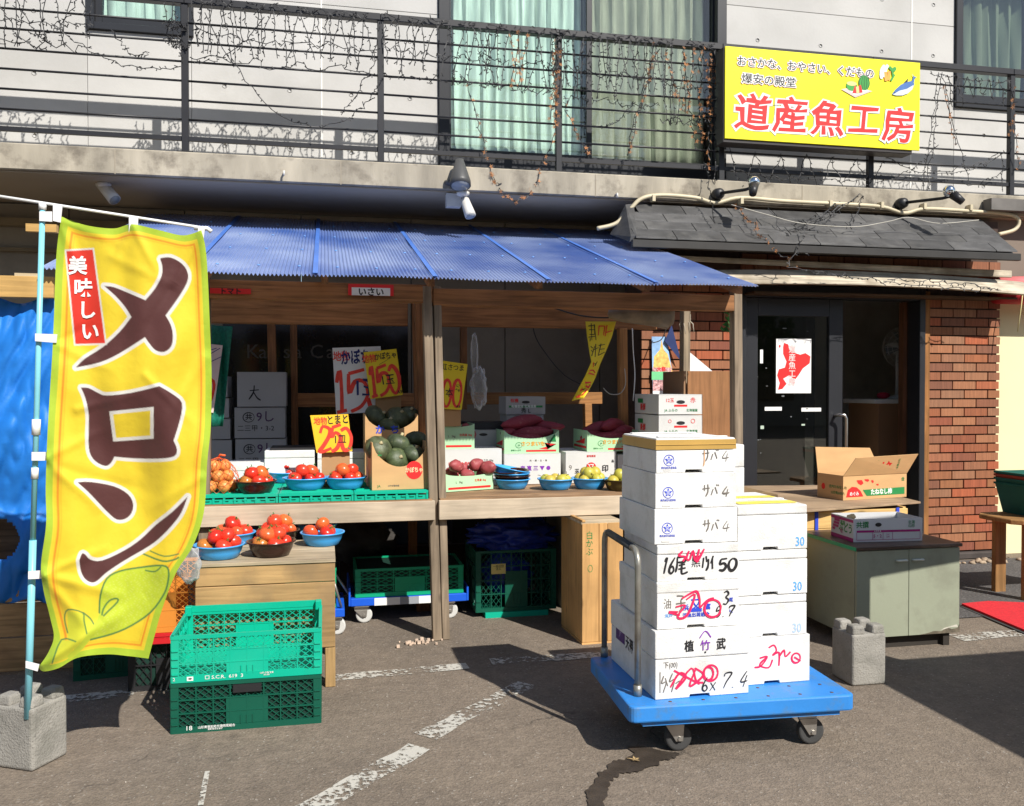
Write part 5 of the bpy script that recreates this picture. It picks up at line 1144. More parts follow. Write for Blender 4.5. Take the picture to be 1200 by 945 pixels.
# gold tape round the top box
b, wd_, dp, H = boxes[5]
gold = M('gold_tape', (.50, .31, .085), .35, .08, 9)
obj('tape', MB().box(-.0022, -.0022, H * .66, wd_ + .0022, -.0008, H * .94).box(-.0022, -.0008, H * .66, -.0006, dp + .001, H * .94), gold, b)
obj('tape_edge', MB().box(-.001, -.0052, H * .795, wd_ + .001, -.0023, H * .80), M('gold_edge', (.66, .45, .16), .4), b)
brush(b, fcs[5], [[(wd_ * .60, H * .62), (wd_ * .60, H * .3), (wd_ * .59, H * .18)]], .004, M('rust_drip', (.70, .35, .14), .8), 'drip')
for k, y in enumerate((.03, dp - .06)): obj('lid_rib', MB().box(.02 + .0 * k, y, H - .001, wd_ - .02, y + .025, H + .004), styro, b, bevel=.002)
# box marked 16 - 50
b, wd_, dp, H = boxes[2]; f_ = fcs[2]
digits(b, f_, '16', .015, H * .22, .065, .028, .0095, ink, slant=.2); 
brush(b, f_, [[(.0, .95), (.8, 1)], [(.8, 1), (.78, .7), (.1, .68)], [(.05, .95), (.02, .5), (-.12, .1)], [(.2, .5), (.8, .56)], [(.15, .28), (.85, .34)], [(.5, .66), (.45, .1), (.6, 0), (1.05, .1)]], .0085, ink, 'handwriting', .3, .085, H * .2, .045, .07)
write(b, f_, '黒', .168, H * .5, .052, ink, .0, .85, name='handwriting', jit=.06); brush(b, f_, [[(.2, .9), (.05, .2)], [(.5, 1), (.6, .6)], [(.8, .8), (.75, .3), (.5, .0)], [(1.4, 1), (1.1, .5)], [(1.28, .8), (1.3, .1)]], .0085, ink, 'handwriting', .3, .195, H * .26, .035, .06)
digits(b, f_, '50', .265, H * .24, .05, .038, .011, ink); brush(b, f_, [[(0, 1), (-.3, .7), (.2, .6), (0, .3)], [(.5, 1), (.3, .5), (.55, .4), (.8, 1), (1.0, .3), (1.3, 1)], [(1.3, 1.1), (1.1, .2), (1.7, 1.1)]], .009, pinki, 'scrawl', .3, .11, H * .42, .055, .06)
# box with blue print
b, wd_, dp, H = boxes[1]; f_ = fcs[1]
write(b, f_, '油', .045, H * .52, .045, greyi, .0, .8, name='handwriting', jit=.05); brush(b, f_, [[(0, 1), (.8, .95), (.5, .7)], [(.5, .7), (.6, .2), (.3, 0)], [(-.1, .5), (1.1, .55)]], .007, greyi, 'handwriting', .3, .085, H * .36, .035, .065)
write(b, f_, '又', .17, H * .48, .052, bluei, .02, name='print'); write(b, f_, '▬', .17, H * .40, .05, bluei, 0, 1, name='print'); write(b, f_, '浜', .125, H * .43, .026, bluei, .03, name='print'); write(b, f_, '富', .222, H * .43, .026, bluei, .03, name='print'); write(b, f_, '活魚出荷組合', .17, H * .27, .02, bluei, .02, name='print'); write(b, f_, '浜戸', .05, H * .28, .018, paleblue, .01, name='print'); write(b, f_, '尾', .325, H * .55, .02, bluei, .01, name='print'); write(b, f_, 'kg', .325, H * .32, .018, bluei, .01, name='print')
digits(b, f_, '3', .285, H * .46, .055, .03, .007, ink); digits(b, f_, '5.7', .25, H * .2, .045, .026, .006, ink, slant=.25)
brush(b, f_, [[(0, .5), (.4, .55), (.1, .15), (.15, 0), (.4, .05), (.6, .35), (.8, 1), (.45, .8)], [(.25, .85), (.7, 1.1), (.9, 1.1), (1, .75), (1.0, .4)], [(1.0, .4), (1.3, .7), (1.6, .8)], disc(1.55, .35, .35, .38, 10) + [(1.9, .4)]], .009, pinki, 'scrawl', .2, .08, H * .22, .105, .095)
brush(b, f_, [[(0, .35), (.5, .3)], [(0, .3), (.6, .1)]], .008, pinki, 'scrawl', .2, .05, H * .25, .08, .07)
# big box
b, wd_, dp, H = boxes[0]; f_ = Face((0, -.0042, 0), (1, 0, 0), (0, 0, 1)); ff2 = Face((0, 0, 0), (1, 0, 0), (0, 0, 1))
write(b, f_, '植', .145, H * .745, .05, ink, .02, .85, name='print', jit=.05); write(b, f_, '武', .285, H * .75, .05, ink, .02, .85, name='print', jit=.06); write(b, f_, '竹', .215, H * .745, .045, purplei, .01, name='print'); brush(b, f_, [[(0, .55), (.5, .9), (1, .55)]], .0042, purplei, 'mark', 0, .19, H * .71, .05, .08); patch(b, f_, disc(.215, H * .655, .004), ink)
brush(b, ff2, [[(0, 1), (.0, 0)], [(.35, .8), (.15, .45), (.6, .5), (.3, .0)], [(.5, .7), (.75, .3)], [(1.2, .9), (.9, .5), (1.4, .6), (1.1, 0)], [(1.5, .4), (1.9, .5), (1.6, .1)]], .0052, greyi, 'handwriting', .3, .02, H * .10, .045, .085); write(b, ff2, '下(00)', .065, H * .49, .03, greyi, 0, .8, name='handwriting', jit=.06)
brush(b, ff2, [[(0, .1), (.5, .7), (.9, .5), (.3, .0), (1.2, .9), (1.5, .3), (1.9, .2)], [(.2, .85), (1.7, .15)], [(1.4, .9), (1.9, .6), (1.6, .3), (1.1, .1), (1.5, .9)], disc(2.35, .62, .42, .36, 10) + [(2.77, .62)], disc(2.2, .6, .3, .3, 8) + [(2.5, .6)]], .009, pinki, 'scrawl', .2, .065, H * .14, .075, .09)
digits(b, ff2, '6x', .20, H * .08, .055, .03, .006, ink); digits(b, ff2, '7.4', .285, H * .10, .065, .035, .0052, ink, slant=.3)
fl_ = Face((0, dp, 0), (0, -1, 0), (0, 0, 1)); patch(b, fl_, rect(.07, H * .42, .19, H * .66), M('violet_label', (.07, .02, .16), .5), 'label'); write(b, fl_, 'JF', .13, H * .56, .04, M('violet_pale', (.3, .22, .4), .5), .02); write(b, fl_, '天神', .25, H * .48, .07, ink, .02, .7, name='print'); 
# right column
GR = [(872, 803, 748, .335, 0), (871, 748, 699, .325, 30), (871, 699, 646, .325, 30), (871, 646, 593, .325, 30)]
z = DZ1 + .001; labs = ['foam box with pink lettering at the bottom of the right stack', 'foam box with a faint blue 30 second from the bottom of the right stack', 'foam box with a blue 30 second from the top of the right stack', 'top foam box of the right stack with yellow tape on its lid']
YF2 = 3.43
for i, (px, pb, pt, wdt, n_) in enumerate(GR):
    H = at(px, pt, YF2).z - z; xr = [2.045, 2.03, 2.03, 2.03][i]
    b = foam('foam_box', labs[i], (xr - wdt, YF2, z), [0, .0042, -.004, .002][i], wdt, .46, H - .001, [.0, .22, .22, .22][i], GF)
    f_ = Face((0, 0, 0), (1, 0, 0), (0, 0, 1))
    if n_: write(b, f_, '30', wdt - .035 - (.012 if i < 3 else 0), H * .15, .056, [None, M('faint_blue', (.40, .55, .78), .6), paleblue, paleblue][i], .012, .8, name='print')
    else: brush(b, f_, [[(.0, .1), (.25, .15), (.5, .55), (.2, .5)], [(.5, .55), (.2, .2), (.55, .05), (.7, .4)], [(.55, .95), (.75, 1.05), (.85, .8), (.7, .6), (.95, .7), (.95, .1)], [(.95, .5), (1.15, .8), (1.2, .5), (1.4, .7)], disc(1.62, .4, .17, .22, 10) + [(1.79, .4)], [(1.55, .45), (1.8, .25)]], .008, pinki, 'scrawl', .2, .075, H * .32, .12, .095)
    z += H + .0005
    if i == 3:
        yt = M('yellow_tape', (.85, .72, .12), .4); ft = MB().box(.03, .05, H + .0005, wdt - .02, .12, H + .002).box(.02, .24, H + .0005, wdt - .02, .30, H + .002); obj('tape', ft, yt, b)
        obj('lid_rib', MB().box(.02, .16, H - .001, wdt - .02, .19, H + .006), styro, b, bevel=.002)
# a foam box on the end of the stall, behind the stacks
q = at(845, 585, 4.55)
foam('foam_box', 'white foam box standing behind the stacks beside the table edge', (at(828, 600, 4.75).x, 4.75, at(828, 582, 4.75).z), 0, at(872, 600, 4.75).x - at(828, 600, 4.75).x, .35, .30, .45, 'white foam boxes behind the trolley')
solo('upright_crate', MB().box(0, 0, 0, .5, .4, at(828, 582, 4.75).z - .002), wood('hidden_crate', (.3, .2, .1), 'x'), 'brown crate under the white foam box behind the stacks', 'crate', (at(820, 600, 4.75).x, 4.76, 0))

# ---------------------------------------------------------------- upright wooden crate by the stall
wc = wood('crate_wood', (.60, .34, .13), 'z', .82, True, .75, .08)
ca, cb_ = gr(682, 756), gr(725, 756)
hc = at(690, 612, ca.y).z
an = radians(8)
uc = thing('wooden_crate', 'tall honey coloured plank crate standing on end beside the trolley', 'crate', (ca.x, ca.y, 0), radians(2))
Wc = cb_.x - ca.x + .045; Dc = .40
for k in range(3):
    x0 = Wc * [0, .41, .62][k]; x1 = Wc * [.41, .62, 1][k]; obj('front_plank', MB().box(x0 + .001, 0, .012, x1 - .001, .014, hc - .008), wc, uc, bevel=.002)
for k in range(3): obj('side_plank', MB().box(.002, .016 + k * Dc / 3, .012, .014, .014 + (k + 1) * Dc / 3, hc - .016), wc, uc, bevel=.002)
obj('side_plank', MB().box(Wc - .014, .016, .012, Wc - .002, Dc, hc - .016), wc, uc)
obj('top_board', MB().box(-.004, .001, hc - .015, Wc + .004, Dc + .01, hc), wbt, uc, bevel=.002); obj('end_cleat', MB().box(.0, -.002, hc - .001, .02, Dc, hc + .012), wc, uc, bevel=.002)
obj('bottom_board', MB().box(0, 0, 0, Wc, Dc, .011), wc, uc)
fcx = Face((0, 0, 0), (1, 0, 0), (0, 0, 1)); write(uc, fcx, '白\nか\nぶ', .045, hc * .82, .05, greeni, 0, .9, name='handwriting', jit=.07); brush(uc, fcx, [disc(.05, hc * .62, .014, .02, 8) + [(.064, hc * .62)]], .003, greeni)
# ---------------------------------------------------------------- cabinet, grape carton, table, persimmon carton
cabm = M('cabinet_paint', (.30, .32, .235), .5, .05, 2, stain=(.20, .20, .15), stain_amt=.5, stain_scale=4, bump=.0005, bscale=60)
K0 = at(1003, 765, 4.438); kb = thing('cabinet', 'sage green two door cabinet with a dark worn top and chipped foot', 'cabinet', (K0.x, 4.438, 0))
Wk = at(1125, 640, 4.438).x - K0.x; Hk = .598; Dk = .60; zk0 = .075
obj('body', MB().box(0, .018, zk0, .018, Dk, Hk - .02).box(Wk - .018, .018, zk0, Wk, Dk, Hk - .02).box(.018, .018, zk0, Wk - .018, Dk, zk0 + .018).box(.018, Dk - .01, zk0 + .018, Wk - .018, Dk, Hk - .02).box(.018, .018, Hk - .04, Wk - .018, Dk - .01, Hk - .021), cabm, kb)
for i in range(2):
    d = obj('door', MB().box(i * Wk / 2 + .0015, -.001, zk0 + .002, (i + 1) * Wk / 2 - .0015, .016, Hk - .024), cabm, kb, bevel=.0015)
    hx = Wk / 2 + (-.052 if i == 0 else .052)
    obj('handle', MB().tube([(hx - .03, -.001, Hk - .085), (hx - .028, -.02, Hk - .083), (hx + .028, -.02, Hk - .083), (hx + .03, -.001, Hk - .085)], .0065, 8), M('pale_handle', (.6, .62, .55), .4) if 'pale_handle' not in MATS else MATS['pale_handle'], d)
ktop = M('worn_veneer', (.09, .055, .038), .45, .4, 6, stretch=(.4, 2, 1), stain=(.24, .19, .14), stain_amt=.6, stain_scale=5, bump=.001)
obj('top', MB().box(-.008, -.012, Hk - .019, Wk + .01, Dk, Hk), ktop, kb, bevel=.003)
obj('edge_band', MB().box(-.0105, -.01, Hk - .022, -.0085, Dk, Hk - .001), gcm, kb)
obj('plinth', MB().box(.04, .05, 0, Wk - .04, .07, zk0).box(.01, .1, 0, .03, .13, zk0).box(Wk - .09, .02, .0, Wk - .05, .05, zk0), M('plinth', (.03, .025, .02), .9), kb)
chip = MB(); random.seed(2)
pk_ = [(Wk * .60, zk0 + .003), (Wk - .0, zk0 + .003), (Wk - .0, zk0 + .055), (Wk - .012, zk0 + .03), (Wk - .05, zk0 + .025), (Wk - .08, zk0 + .035), (Wk - .12, zk0 + .016), (Wk - .17, zk0 + .02), (Wk - .21, zk0 + .01)]
fk = Face((0, -.001, 0), (1, 0, 0), (0, 0, 1)); patch(kb, fk, pk_, M('chipped_board', (.12, .10, .07), .9, .4, 30), 'chipped_edge')
patch(kb, fk, [(Wk - .13, zk0 + .02), (Wk - .06, zk0 + .036), (Wk - .01, zk0 + .035), (Wk - .02, zk0 + .05), (Wk - .055, zk0 + .043), (Wk - .1, zk0 + .034)], M('bare_board', (.55, .52, .44), .9, .1, 30), 'bare_patch')
# table (plywood on a crate tied with blue strapping)
zt4 = .735
T = [gr(1078, 588, zt4), gr(948, 598, zt4), gr(868, 562, zt4)]
tb = thing('plywood_table', 'plywood sheet table on a pale wooden crate tied with blue strapping', 'table', (0, 0, 0))
p0 = Vector((2.28, 4.62)); p1 = Vector((T[0].x, T[0].y)); p2 = p1 + Vector((.55, 1.0)); p3 = p0 + Vector((.6, 1.25))
p1 = Vector((3.56, 4.70)); pmid = Vector((2.72, 4.60))
obj('tabletop', MB().prism([tuple(gr(800, 606, zt4)[:2]), tuple(gr(948, 598, zt4)[:2]), tuple(gr(1079, 588, zt4)[:2]), (4.05, 6.2), (2.7, 6.4)], zt4 - .014, zt4, 'xy'), wood('table_ply', (.36, .255, .16), 'x', .7, True, .8, .1, stain=(.22, .15, .10)), tb, bevel=.002)
sta = wood('pale_crate_wood', (.68, .44, .17), 'x', .75)
for k in range(5): obj('crate_board', MB().box(2.5, 5.065, .14 + k * .115, 3.72, 5.085, .252 + k * .115), sta, tb, bevel=.002)
obj('crate_side', MB().box(2.5, 5.088, .0, 2.52, 5.9, zt4 - .015).box(3.70, 5.088, .0, 3.72, 5.9, zt4 - .015), sta, tb)
for px in (957, 1052): x = at(px, 610, 5.06).x; obj('strap', MB().box(x - .011, 5.058, .1, x + .011, 5.0645, zt4 - .015), bluei, tb)
# persimmon carton
a, Wd, ang = place((988, 587), (1059, 582), zt4)
ang = radians(10)
Hp = hgt(a, 988, 558)
pcn = carton('persimmon_carton', 'open brown fruit carton with raised flaps and green and red print on the table', (a.x, a.y, zt4 + .001), ang, Wd, .25, Hp, cb, cbi)
ffp, flp = faces(Wd, .25)
def flap(name, pts, t=.004):
    a_, b_, c_, d_ = [Vector(p) for p in pts]; n = (b_ - a_).cross(d_ - a_).normalized() * t
    mb = MB().hexa([a_, b_, b_ + n, a_ + n, d_, c_, c_ + n, d_ + n]); return obj(name, mb, cb, pcn)
flap('flap', [(.0, 0, Hp), (Wd, 0, Hp), (Wd + .05, -.05, Hp + .135), (.055, -.055, Hp + .125)])
flap('flap', [(.0, .25, Hp), (Wd, .25, Hp), (Wd - .08, .265, Hp + .16), (-.01, .265, Hp + .18)])
flap('flap', [(0, .0, Hp), (0, .33, Hp), (-.10, .30, Hp - .10), (-.10, .03, Hp - .10)]) if False else None
patch(pcn, ffp, [(.025, .02), (.175, .02), (.15, .06), (.115, .085), (.075, .09), (.04, .07)], redi, 'red_print')
for (cx, cy, rx, ry) in ((.145, .115, .03, .018), (.205, .128, .022, .009), (.255, .118, .012, .010), (.30, .095, .012, .006)): patch(pcn, ffp, [(cx - rx, cy + ry), (cx + rx * .6, cy + ry), (cx + rx, cy - ry * .3), (cx + .3 * rx, cy - ry), (cx - rx * .6, cy - ry * .2)], redi, 'red_print')
patch(pcn, ffp, [(.17, .065), (Wd - .02, .07), (Wd - .02, .022), (.205, .022)], greeni, 'green_band'); write(pcn, ffp, 'たねなし柿', .335, .045, .042, whitei, .03, .92); write(pcn, ffp, 'めぐみ', .095, .04, .03, whitei, .02, .9)
write(pcn, ffp, '合', Wd - .035, .125, .03, greeni, .02); write(pcn, flp, '庄内たねなし柿', .2, .085, .024, greeni, .02); write(pcn, flp, '山形県JA庄内', .2, .045, .022, greeni, .02); patch(pcn, flp, disc(.06, .08, .018, .022), redi, 'red_print')
A_, B_ = Vector((.055, -.055, Hp + .125)), Vector((0, 0, Hp)); ufl = (A_ - Vector((.055, 0, 0)) - B_ + Vector((0, 0, 0)))
ffl = Face(Vector((.02, -.002, Hp + .004)), (1, 0, 0), Vector((.0, -.055, .128)), eps=.0025)
for k in range(3): write(pcn, ffl, '山形県庄内産', .15, .035 + k * .026, .019, greyi, .0, .95)
brush(pcn, ffl, [[(.065, .02), (.24, .025)], [(.24, .025), (.25, .105)], [(.25, .105), (.075, .1)], [(.075, .1), (.065, .02)]], .002, greeni)
fx, fy = .345, .065
patch(pcn, ffl, [(fx + (.036 if k % 2 == 0 else .019) * cos(k * pi / 5 + .5), fy + (.036 if k % 2 == 0 else .02) * sin(k * pi / 5 + .5)) for k in range(10)], redi, 'flower_print'); patch(pcn, ffl, disc(fx, fy, .008), cb); patch(pcn, ffl, disc(fx - .05, fy + .02, .008), redi)
write(pcn, ffl, 'JA全農山形', .435, .065, .02, greeni, .01, 1, rot=pi / 2)
# grape carton on the cabinet
a, Wg, ang = place((1000, 636), (1069, 631), Hk)
Hg = hgt(a, 1000, 609)
gb = carton('grape_carton', 'open grey and purple printed grape carton on the cabinet', (a.x, a.y, Hk + .001), radians(-4), Wg, .26, Hg, M('printed_white', (.60, .60, .60), .7, .04, 5), M('grey_inner', (.30, .27, .24), .8))
fg, flg = faces(Wg, .26)
patch(gb, flg, rect(.0, .0, .26, .022), magentai); patch(gb, flg, rect(.0, .112, .26, Hg - .006), magentai); write(gb, flg, 'ぶどう', .175, .068, .062, greeni, .03, .85); write(gb, flg, '果実', .14, .095, .028, greeni, .02); write(gb, flg, '旬', .125, .045, .03, magentai, .03)
for k in range(14): patch(gb, flg, disc(.04 + .016 * (k % 4) - .007 * (k // 4) + .01, .105 - .018 * (k // 4), .009), magentai, 'grape_print')
patch(gb, fg, rect(.02, .055, Wg - .015, .068), magentai); 
for x in (.02, .12, .185, .245): brush(gb, fg, [[(x, .055), (x, .012)]], .0022, magentai, 'rule', 0)
brush(gb, fg, [[(.02, .012), (Wg - .015, .012)]], .0022, magentai, 'rule', 0); brush(gb, fg, [[(Wg - .015, .055), (Wg - .015, .012)]], .0022, magentai, 'rule', 0)
write(gb, fg, '共撰', .055, .098, .04, greeni, .02); write(gb, fg, '北海\n山形', Wg - .07, .1, .022, greeni, .01); write(gb, fg, '5・2', .15, .033, .026, magentai, .02); write(gb, fg, '1-1\n2-4', .215, .035, .014, magentai, .02); patch(gb, fg, disc(.155, .1, .02, .012), black, 'hand_hole'); write(gb, fg, '品 種 等 級', .15, .062, .009, whitei)
solo('ginger_root', MB().ball((0, 0, 0), .02, 8, 6, (1.6, 1, 1), lambda d: 1 + .4 * noise.noise(d * 2)), M('ginger', (.7, .5, .25), .7), 'small pale root lying inside the grape carton', 'root', (a.x + .09, a.y + .16, Hk + Hg - .012))
# ---------------------------------------------------------------- banner stand weights
def weight(name, label, loc, rz, s=.30, h=.30):
    mb = MB(); t = .018
    c = thing(name, label, 'concrete weight', loc, rz)
    prof = [(0, 0), (s, 0), (s, h * .80), (s * .96, h * .84), (s * .68, h * .84), (s * .64, h * .76), (s * .36, h * .76), (s * .32, h * .84), (s * .04, h * .84), (0, h * .80)]
    body = MB().box(0, 0, 0, s, s, h * .78)
    obj('body', body, conb, c, bevel=.014, seg=3)
    for (x, y) in ((0, 0), (1, 0), (0, 1), (1, 1)):
        x0 = 0.0 if x == 0 else s * .58; y0 = 0 if y == 0 else s * .58
        obj('corner_lug', MB().hexa([(x0 + .003, y0 + .003, h * .76), (x0 + s * .42 - .003, y0 + .003, h * .76), (x0 + s * .42 - .003, y0 + s * .42 - .003, h * .76), (x0 + .003, y0 + s * .42 - .003, h * .76),
              (x0 + .008, y0 + .008, h * .9), (x0 + s * .42 - .008, y0 + .008, h * .9), (x0 + s * .42 - .008, y0 + s * .42 - .008, h * .9), (x0 + .008, y0 + s * .42 - .008, h * .9)]), conb, c, bevel=.012, seg=3)
    return c
# ---------------------------------------------------------------- the melon banner
YBN = 3.70
q0 = gr(38, 906)
q9 = gr(80, 884); weight('concrete_weight', 'pale concrete block holding the banner pole at the left corner', (q0.x, q0.y, 0), atan2(q9.y - q0.y, q9.x - q0.x), (q9 - q0).length, .32)
q1 = gr(975, 800)
weight('concrete_weight', 'mossy concrete block standing before the sage green cabinet', (2.58, 3.93, 0), radians(0), .19, .335)
def pl_interp(tab, t):
    for i in range(len(tab) - 1):
        if t <= tab[i + 1][0] or i == len(tab) - 2:
            (a, va), (b, vb) = tab[i], tab[i + 1]; k = (t - a) / (b - a) if b > a else 0; return va[0] + (vb[0] - va[0]) * k, va[1] + (vb[1] - va[1]) * k
def arclen(pts):
    L_ = [0]
    for i in range(1, len(pts)): L_.append(L_[-1] + math.dist(pts[i], pts[i - 1]))
    return [(l / L_[-1], p) for l, p in zip(L_, pts)]
def smooth(pts, n=6):
    P_ = [Vector(pts[0])] + [Vector(p) for p in pts] + [Vector(pts[-1])]; out = []
    for i in range(1, len(P_) - 2):
        for k in range(n):
            t = k / n; a, b, c, d = P_[i - 1:i + 3]; out.append(tuple(.5 * ((2 * b) + (c - a) * t + (2 * a - 5 * b + 4 * c - d) * t * t + (3 * b - a - 3 * c + d) * t ** 3)))
    return out + [tuple(pts[-1])]
LE = arclen(smooth([(72, 254), (66, 300), (62, 400), (56, 500), (53.5, 570), (54, 615), (48, 662), (51, 692), (59, 725), (63, 747), (56, 766), (45, 782)]))
RE = arclen(smooth([(236, 270), (242, 300), (246, 383), (248, 440), (247, 500), (243, 540), (239, 600), (226, 640), (206, 672), (190, 714), (182, 742), (174, 772)]))
TE = arclen(smooth([(72, 254), (100, 264), (133, 268), (155, 263), (187, 270), (215, 276), (236, 270)])); BE = arclen(smooth([(45, 782), (51, 787), (69, 783), (91, 771), (124, 767), (150, 769), (174, 772)]))
def banner_px(u, v):       # u across, v down; a Coons patch between the four edges
    l, r_, t, b = pl_interp(LE, v), pl_interp(RE, v), pl_interp(TE, u), pl_interp(BE, u)
    P00, P10, P01, P11 = LE[0][1], RE[0][1], LE[-1][1], RE[-1][1]
    return tuple((1 - u) * l[i] + u * r_[i] + (1 - v) * t[i] + v * b[i] - ((1 - u) * (1 - v) * P00[i] + u * (1 - v) * P10[i] + (1 - u) * v * P01[i] + u * v * P11[i]) for i in (0, 1))
def fold(px, py):          # depth of the cloth: soft folds from the tabs, a swing at the lower corner
    u = (px - 60) / 180; v = (py - 260) / 520
    return YBN - 1.25 * crease(px, py) + .020 * sin(u * 7 - v * 3.2 + .5) * (.5 + v) + .016 * sin(u * 3.1 + v * 7 + 1.2) + .010 * sin(u * 17 + v * 5) * max(0, .30 - v) * 3 + .034 * noise.noise((u * 2.2, v * 4.5, 3)) + .018 * noise.noise((u * 6, v * 9, 7)) + .05 * max(0, v - .55) * (u - .2) + .006 * sin((u * 9 + v * 16)) * (.3 + v)
CREASE = [((156, 266), (120, 330), 5, .007), ((156, 266), (190, 330), 5, .007), ((236, 274), (200, 340), 5, .008), ((237, 274), (238, 380), 6, .008), ((70, 262), (100, 330), 6, .008), ((72, 258), (150, 290), 5, .006), ((60, 400), (140, 440), 6, .006), ((57, 405), (110, 380), 5, -.005), ((56, 535), (130, 500), 6, .007), ((55, 540), (120, 600), 6, .008), ((54, 545), (190, 580), 7, -.006),
          ((52, 672), (130, 640), 6, .009), ((52, 674), (150, 700), 7, .011), ((52, 678), (110, 745), 6, .010), ((48, 778), (120, 730), 6, .012), ((50, 780), (170, 700), 8, .012), ((200, 340), (150, 420), 7, -.005), ((240, 420), (180, 520), 7, .006), ((235, 560), (170, 600), 6, .006), ((130, 300), (230, 350), 6, .004), ((170, 440), (230, 500), 5, .005), ((90, 480), (170, 460), 5, .005)]
def crease(px, py):
    s = 0
    for (x0, y0), (x1, y1), w_, a_ in CREASE:
        dx, dy = x1 - x0, y1 - y0; l2 = dx * dx + dy * dy; t = ((px - x0) * dx + (py - y0) * dy) / l2
        if -.1 < t < 1.1:
            t_ = max(0, min(1, t)); d2 = (px - x0 - t_ * dx) ** 2 + (py - y0 - t_ * dy) ** 2
            if d2 < 9 * w_ * w_ * 2: s += a_ * math.exp(-d2 / (w_ * w_)) * (1 - t_) ** .6
    return s
def seg_d(px, py, poly, closed=True):
    d = 1e9; ins = False; n = len(poly)
    for i in range(n if closed else n - 1):
        x0, y0 = poly[i]; x1, y1 = poly[(i + 1) % n]; dx, dy = x1 - x0, y1 - y0
        t = max(0, min(1, ((px - x0) * dx + (py - y0) * dy) / (dx * dx + dy * dy + 1e-9))); d = min(d, (px - x0 - t * dx) ** 2 + (py - y0 - t * dy) ** 2)
        if closed and (y0 > py) != (y1 > py) and px < (x1 - x0) * (py - y0) / (y1 - y0) + x0: ins = not ins
    d = sqrt(d); return -d if ins else d
import numpy as np
def np_sd(PX, PY, poly, closed=True):
    d = np.full(PX.shape, 1e9); ins = np.zeros(PX.shape, bool); n = len(poly)
    for i in range(n if closed else n - 1):
        x0, y0 = poly[i]; x1, y1 = poly[(i + 1) % n]; dx, dy = x1 - x0, y1 - y0
        t = np.clip(((PX - x0) * dx + (PY - y0) * dy) / (dx * dx + dy * dy + 1e-9), 0, 1); d = np.minimum(d, (PX - x0 - t * dx) ** 2 + (PY - y0 - t * dy) ** 2)
        if closed and y0 != y1: ins ^= ((y0 > PY) != (y1 > PY)) & (PX < (x1 - x0) * (PY - y0) / (y1 - y0) + x0)
    d = np.sqrt(d); return np.where(ins, -d, d) if closed else d
c3 = lambda L: [(x / 3, 300 + y / 3) for x, y in L]
ME = smooth(c3([(565, 8), (600, 6), (640, 28), (660, 60), (657, 95), (625, 150), (582, 210)]), 3)[:-1] + smooth(c3([(582, 210), (600, 242), (608, 280), (602, 318), (577, 338), (547, 332), (525, 308), (510, 286)]), 3)[:-1] + smooth(c3([(510, 286), (420, 343), (350, 375), (266, 393)]), 3)[:-1] + smooth(c3([(266, 393), (300, 360), (360, 322), (420, 268), (462, 215)]), 3)[:-1] + smooth(c3([(462, 215), (440, 180), (405, 140), (366, 106)]), 3)[:-1] + smooth(c3([(366, 106), (400, 110), (450, 130), (511, 156)]), 3)[:-1] + smooth(c3([(511, 156), (545, 115), (568, 70), (570, 35), (563, 12)]), 3)
RO = smooth(c3([(285, 463), (312, 465), (345, 482), (375, 491), (460, 482), (560, 458)]), 3)[:-1] + smooth(c3([(560, 458), (605, 485), (640, 518), (632, 580), (610, 650)]), 3)[:-1] + smooth(c3([(610, 650), (622, 680), (612, 705), (560, 713), (470, 712), (402, 706)]), 3)[:-1] + smooth(c3([(402, 706), (390, 728), (370, 739), (335, 722), (315, 690), (311, 640), (312, 560), (300, 500), (285, 465)]), 3)
HOLE = c3([(384, 547), (540, 531), (540, 643), (398, 653)])
ND = smooth(c3([(272, 796), (320, 795), (400, 810), (450, 838), (468, 872), (462, 905), (440, 925), (410, 927), (380, 903), (350, 872), (310, 830), (272, 796)]), 3)
NS = smooth([(93, 657), (96, 649), (100, 650), (106, 656), (120, 657), (146, 645), (165, 632), (183, 615), (202, 600), (220, 582)], 3)[:-1] + smooth([(220, 582), (213, 600), (204, 613), (190, 628), (175, 640), (146, 657), (125, 671), (115, 680), (108, 683), (100, 679), (95, 670), (93, 658)], 3)
c4 = lambda L: [(x / 3.635, 560 + y / 3.635) for x, y in L]
MEL = smooth(c4([(423, 575), (428, 500), (455, 430), (510, 398), (600, 382), (690, 374), (718, 395), (712, 460), (690, 510), (640, 575), (560, 630), (480, 665), (385, 690)]), 3)
def L_(p): return smooth(c4(p), 3)
LINES = [(MEL, 1.7), (L_([(300, 765), (350, 720), (405, 640), (440, 590), (500, 530), (495, 515), (465, 525), (440, 560), (432, 600)]), 1.6), (L_([(370, 665), (358, 610), (352, 575), (290, 562), (275, 600), (288, 660)]), 1.3), (L_([(355, 575), (385, 600), (400, 625)]), 1.4), (L_([(222, 790), (262, 690), (322, 698)]), 1.4), (L_([(620, 395), (660, 400), (685, 380)]), 1.3), (L_([(605, 322), (690, 355), (740, 350), (760, 340)]), 1.6), (L_([(640, 312), (700, 335), (760, 325)]), 1.2)]
FIL = [MEL, L_([(288, 568), (350, 578), (385, 605), (395, 640), (330, 740), (290, 680)]), c4([(222, 790), (262, 690), (322, 698), (300, 765)]), L_([(430, 600), (470, 525), (505, 520), (470, 570), (405, 640)])]
nu, nv = 190, 560
Uv = [[banner_px(i / nu, j / nv) for i in range(nu + 1)] for j in range(nv + 1)]
PX = np.array([[p[0] for p in r] for r in Uv]); PY = np.array([[p[1] for p in r] for r in Uv])
Ug, Vg = np.meshgrid(np.linspace(0, 1, nu + 1), np.linspace(0, 1, nv + 1))
col = np.zeros(PX.shape + (3,)); col[:] = (.80, .60, .025)
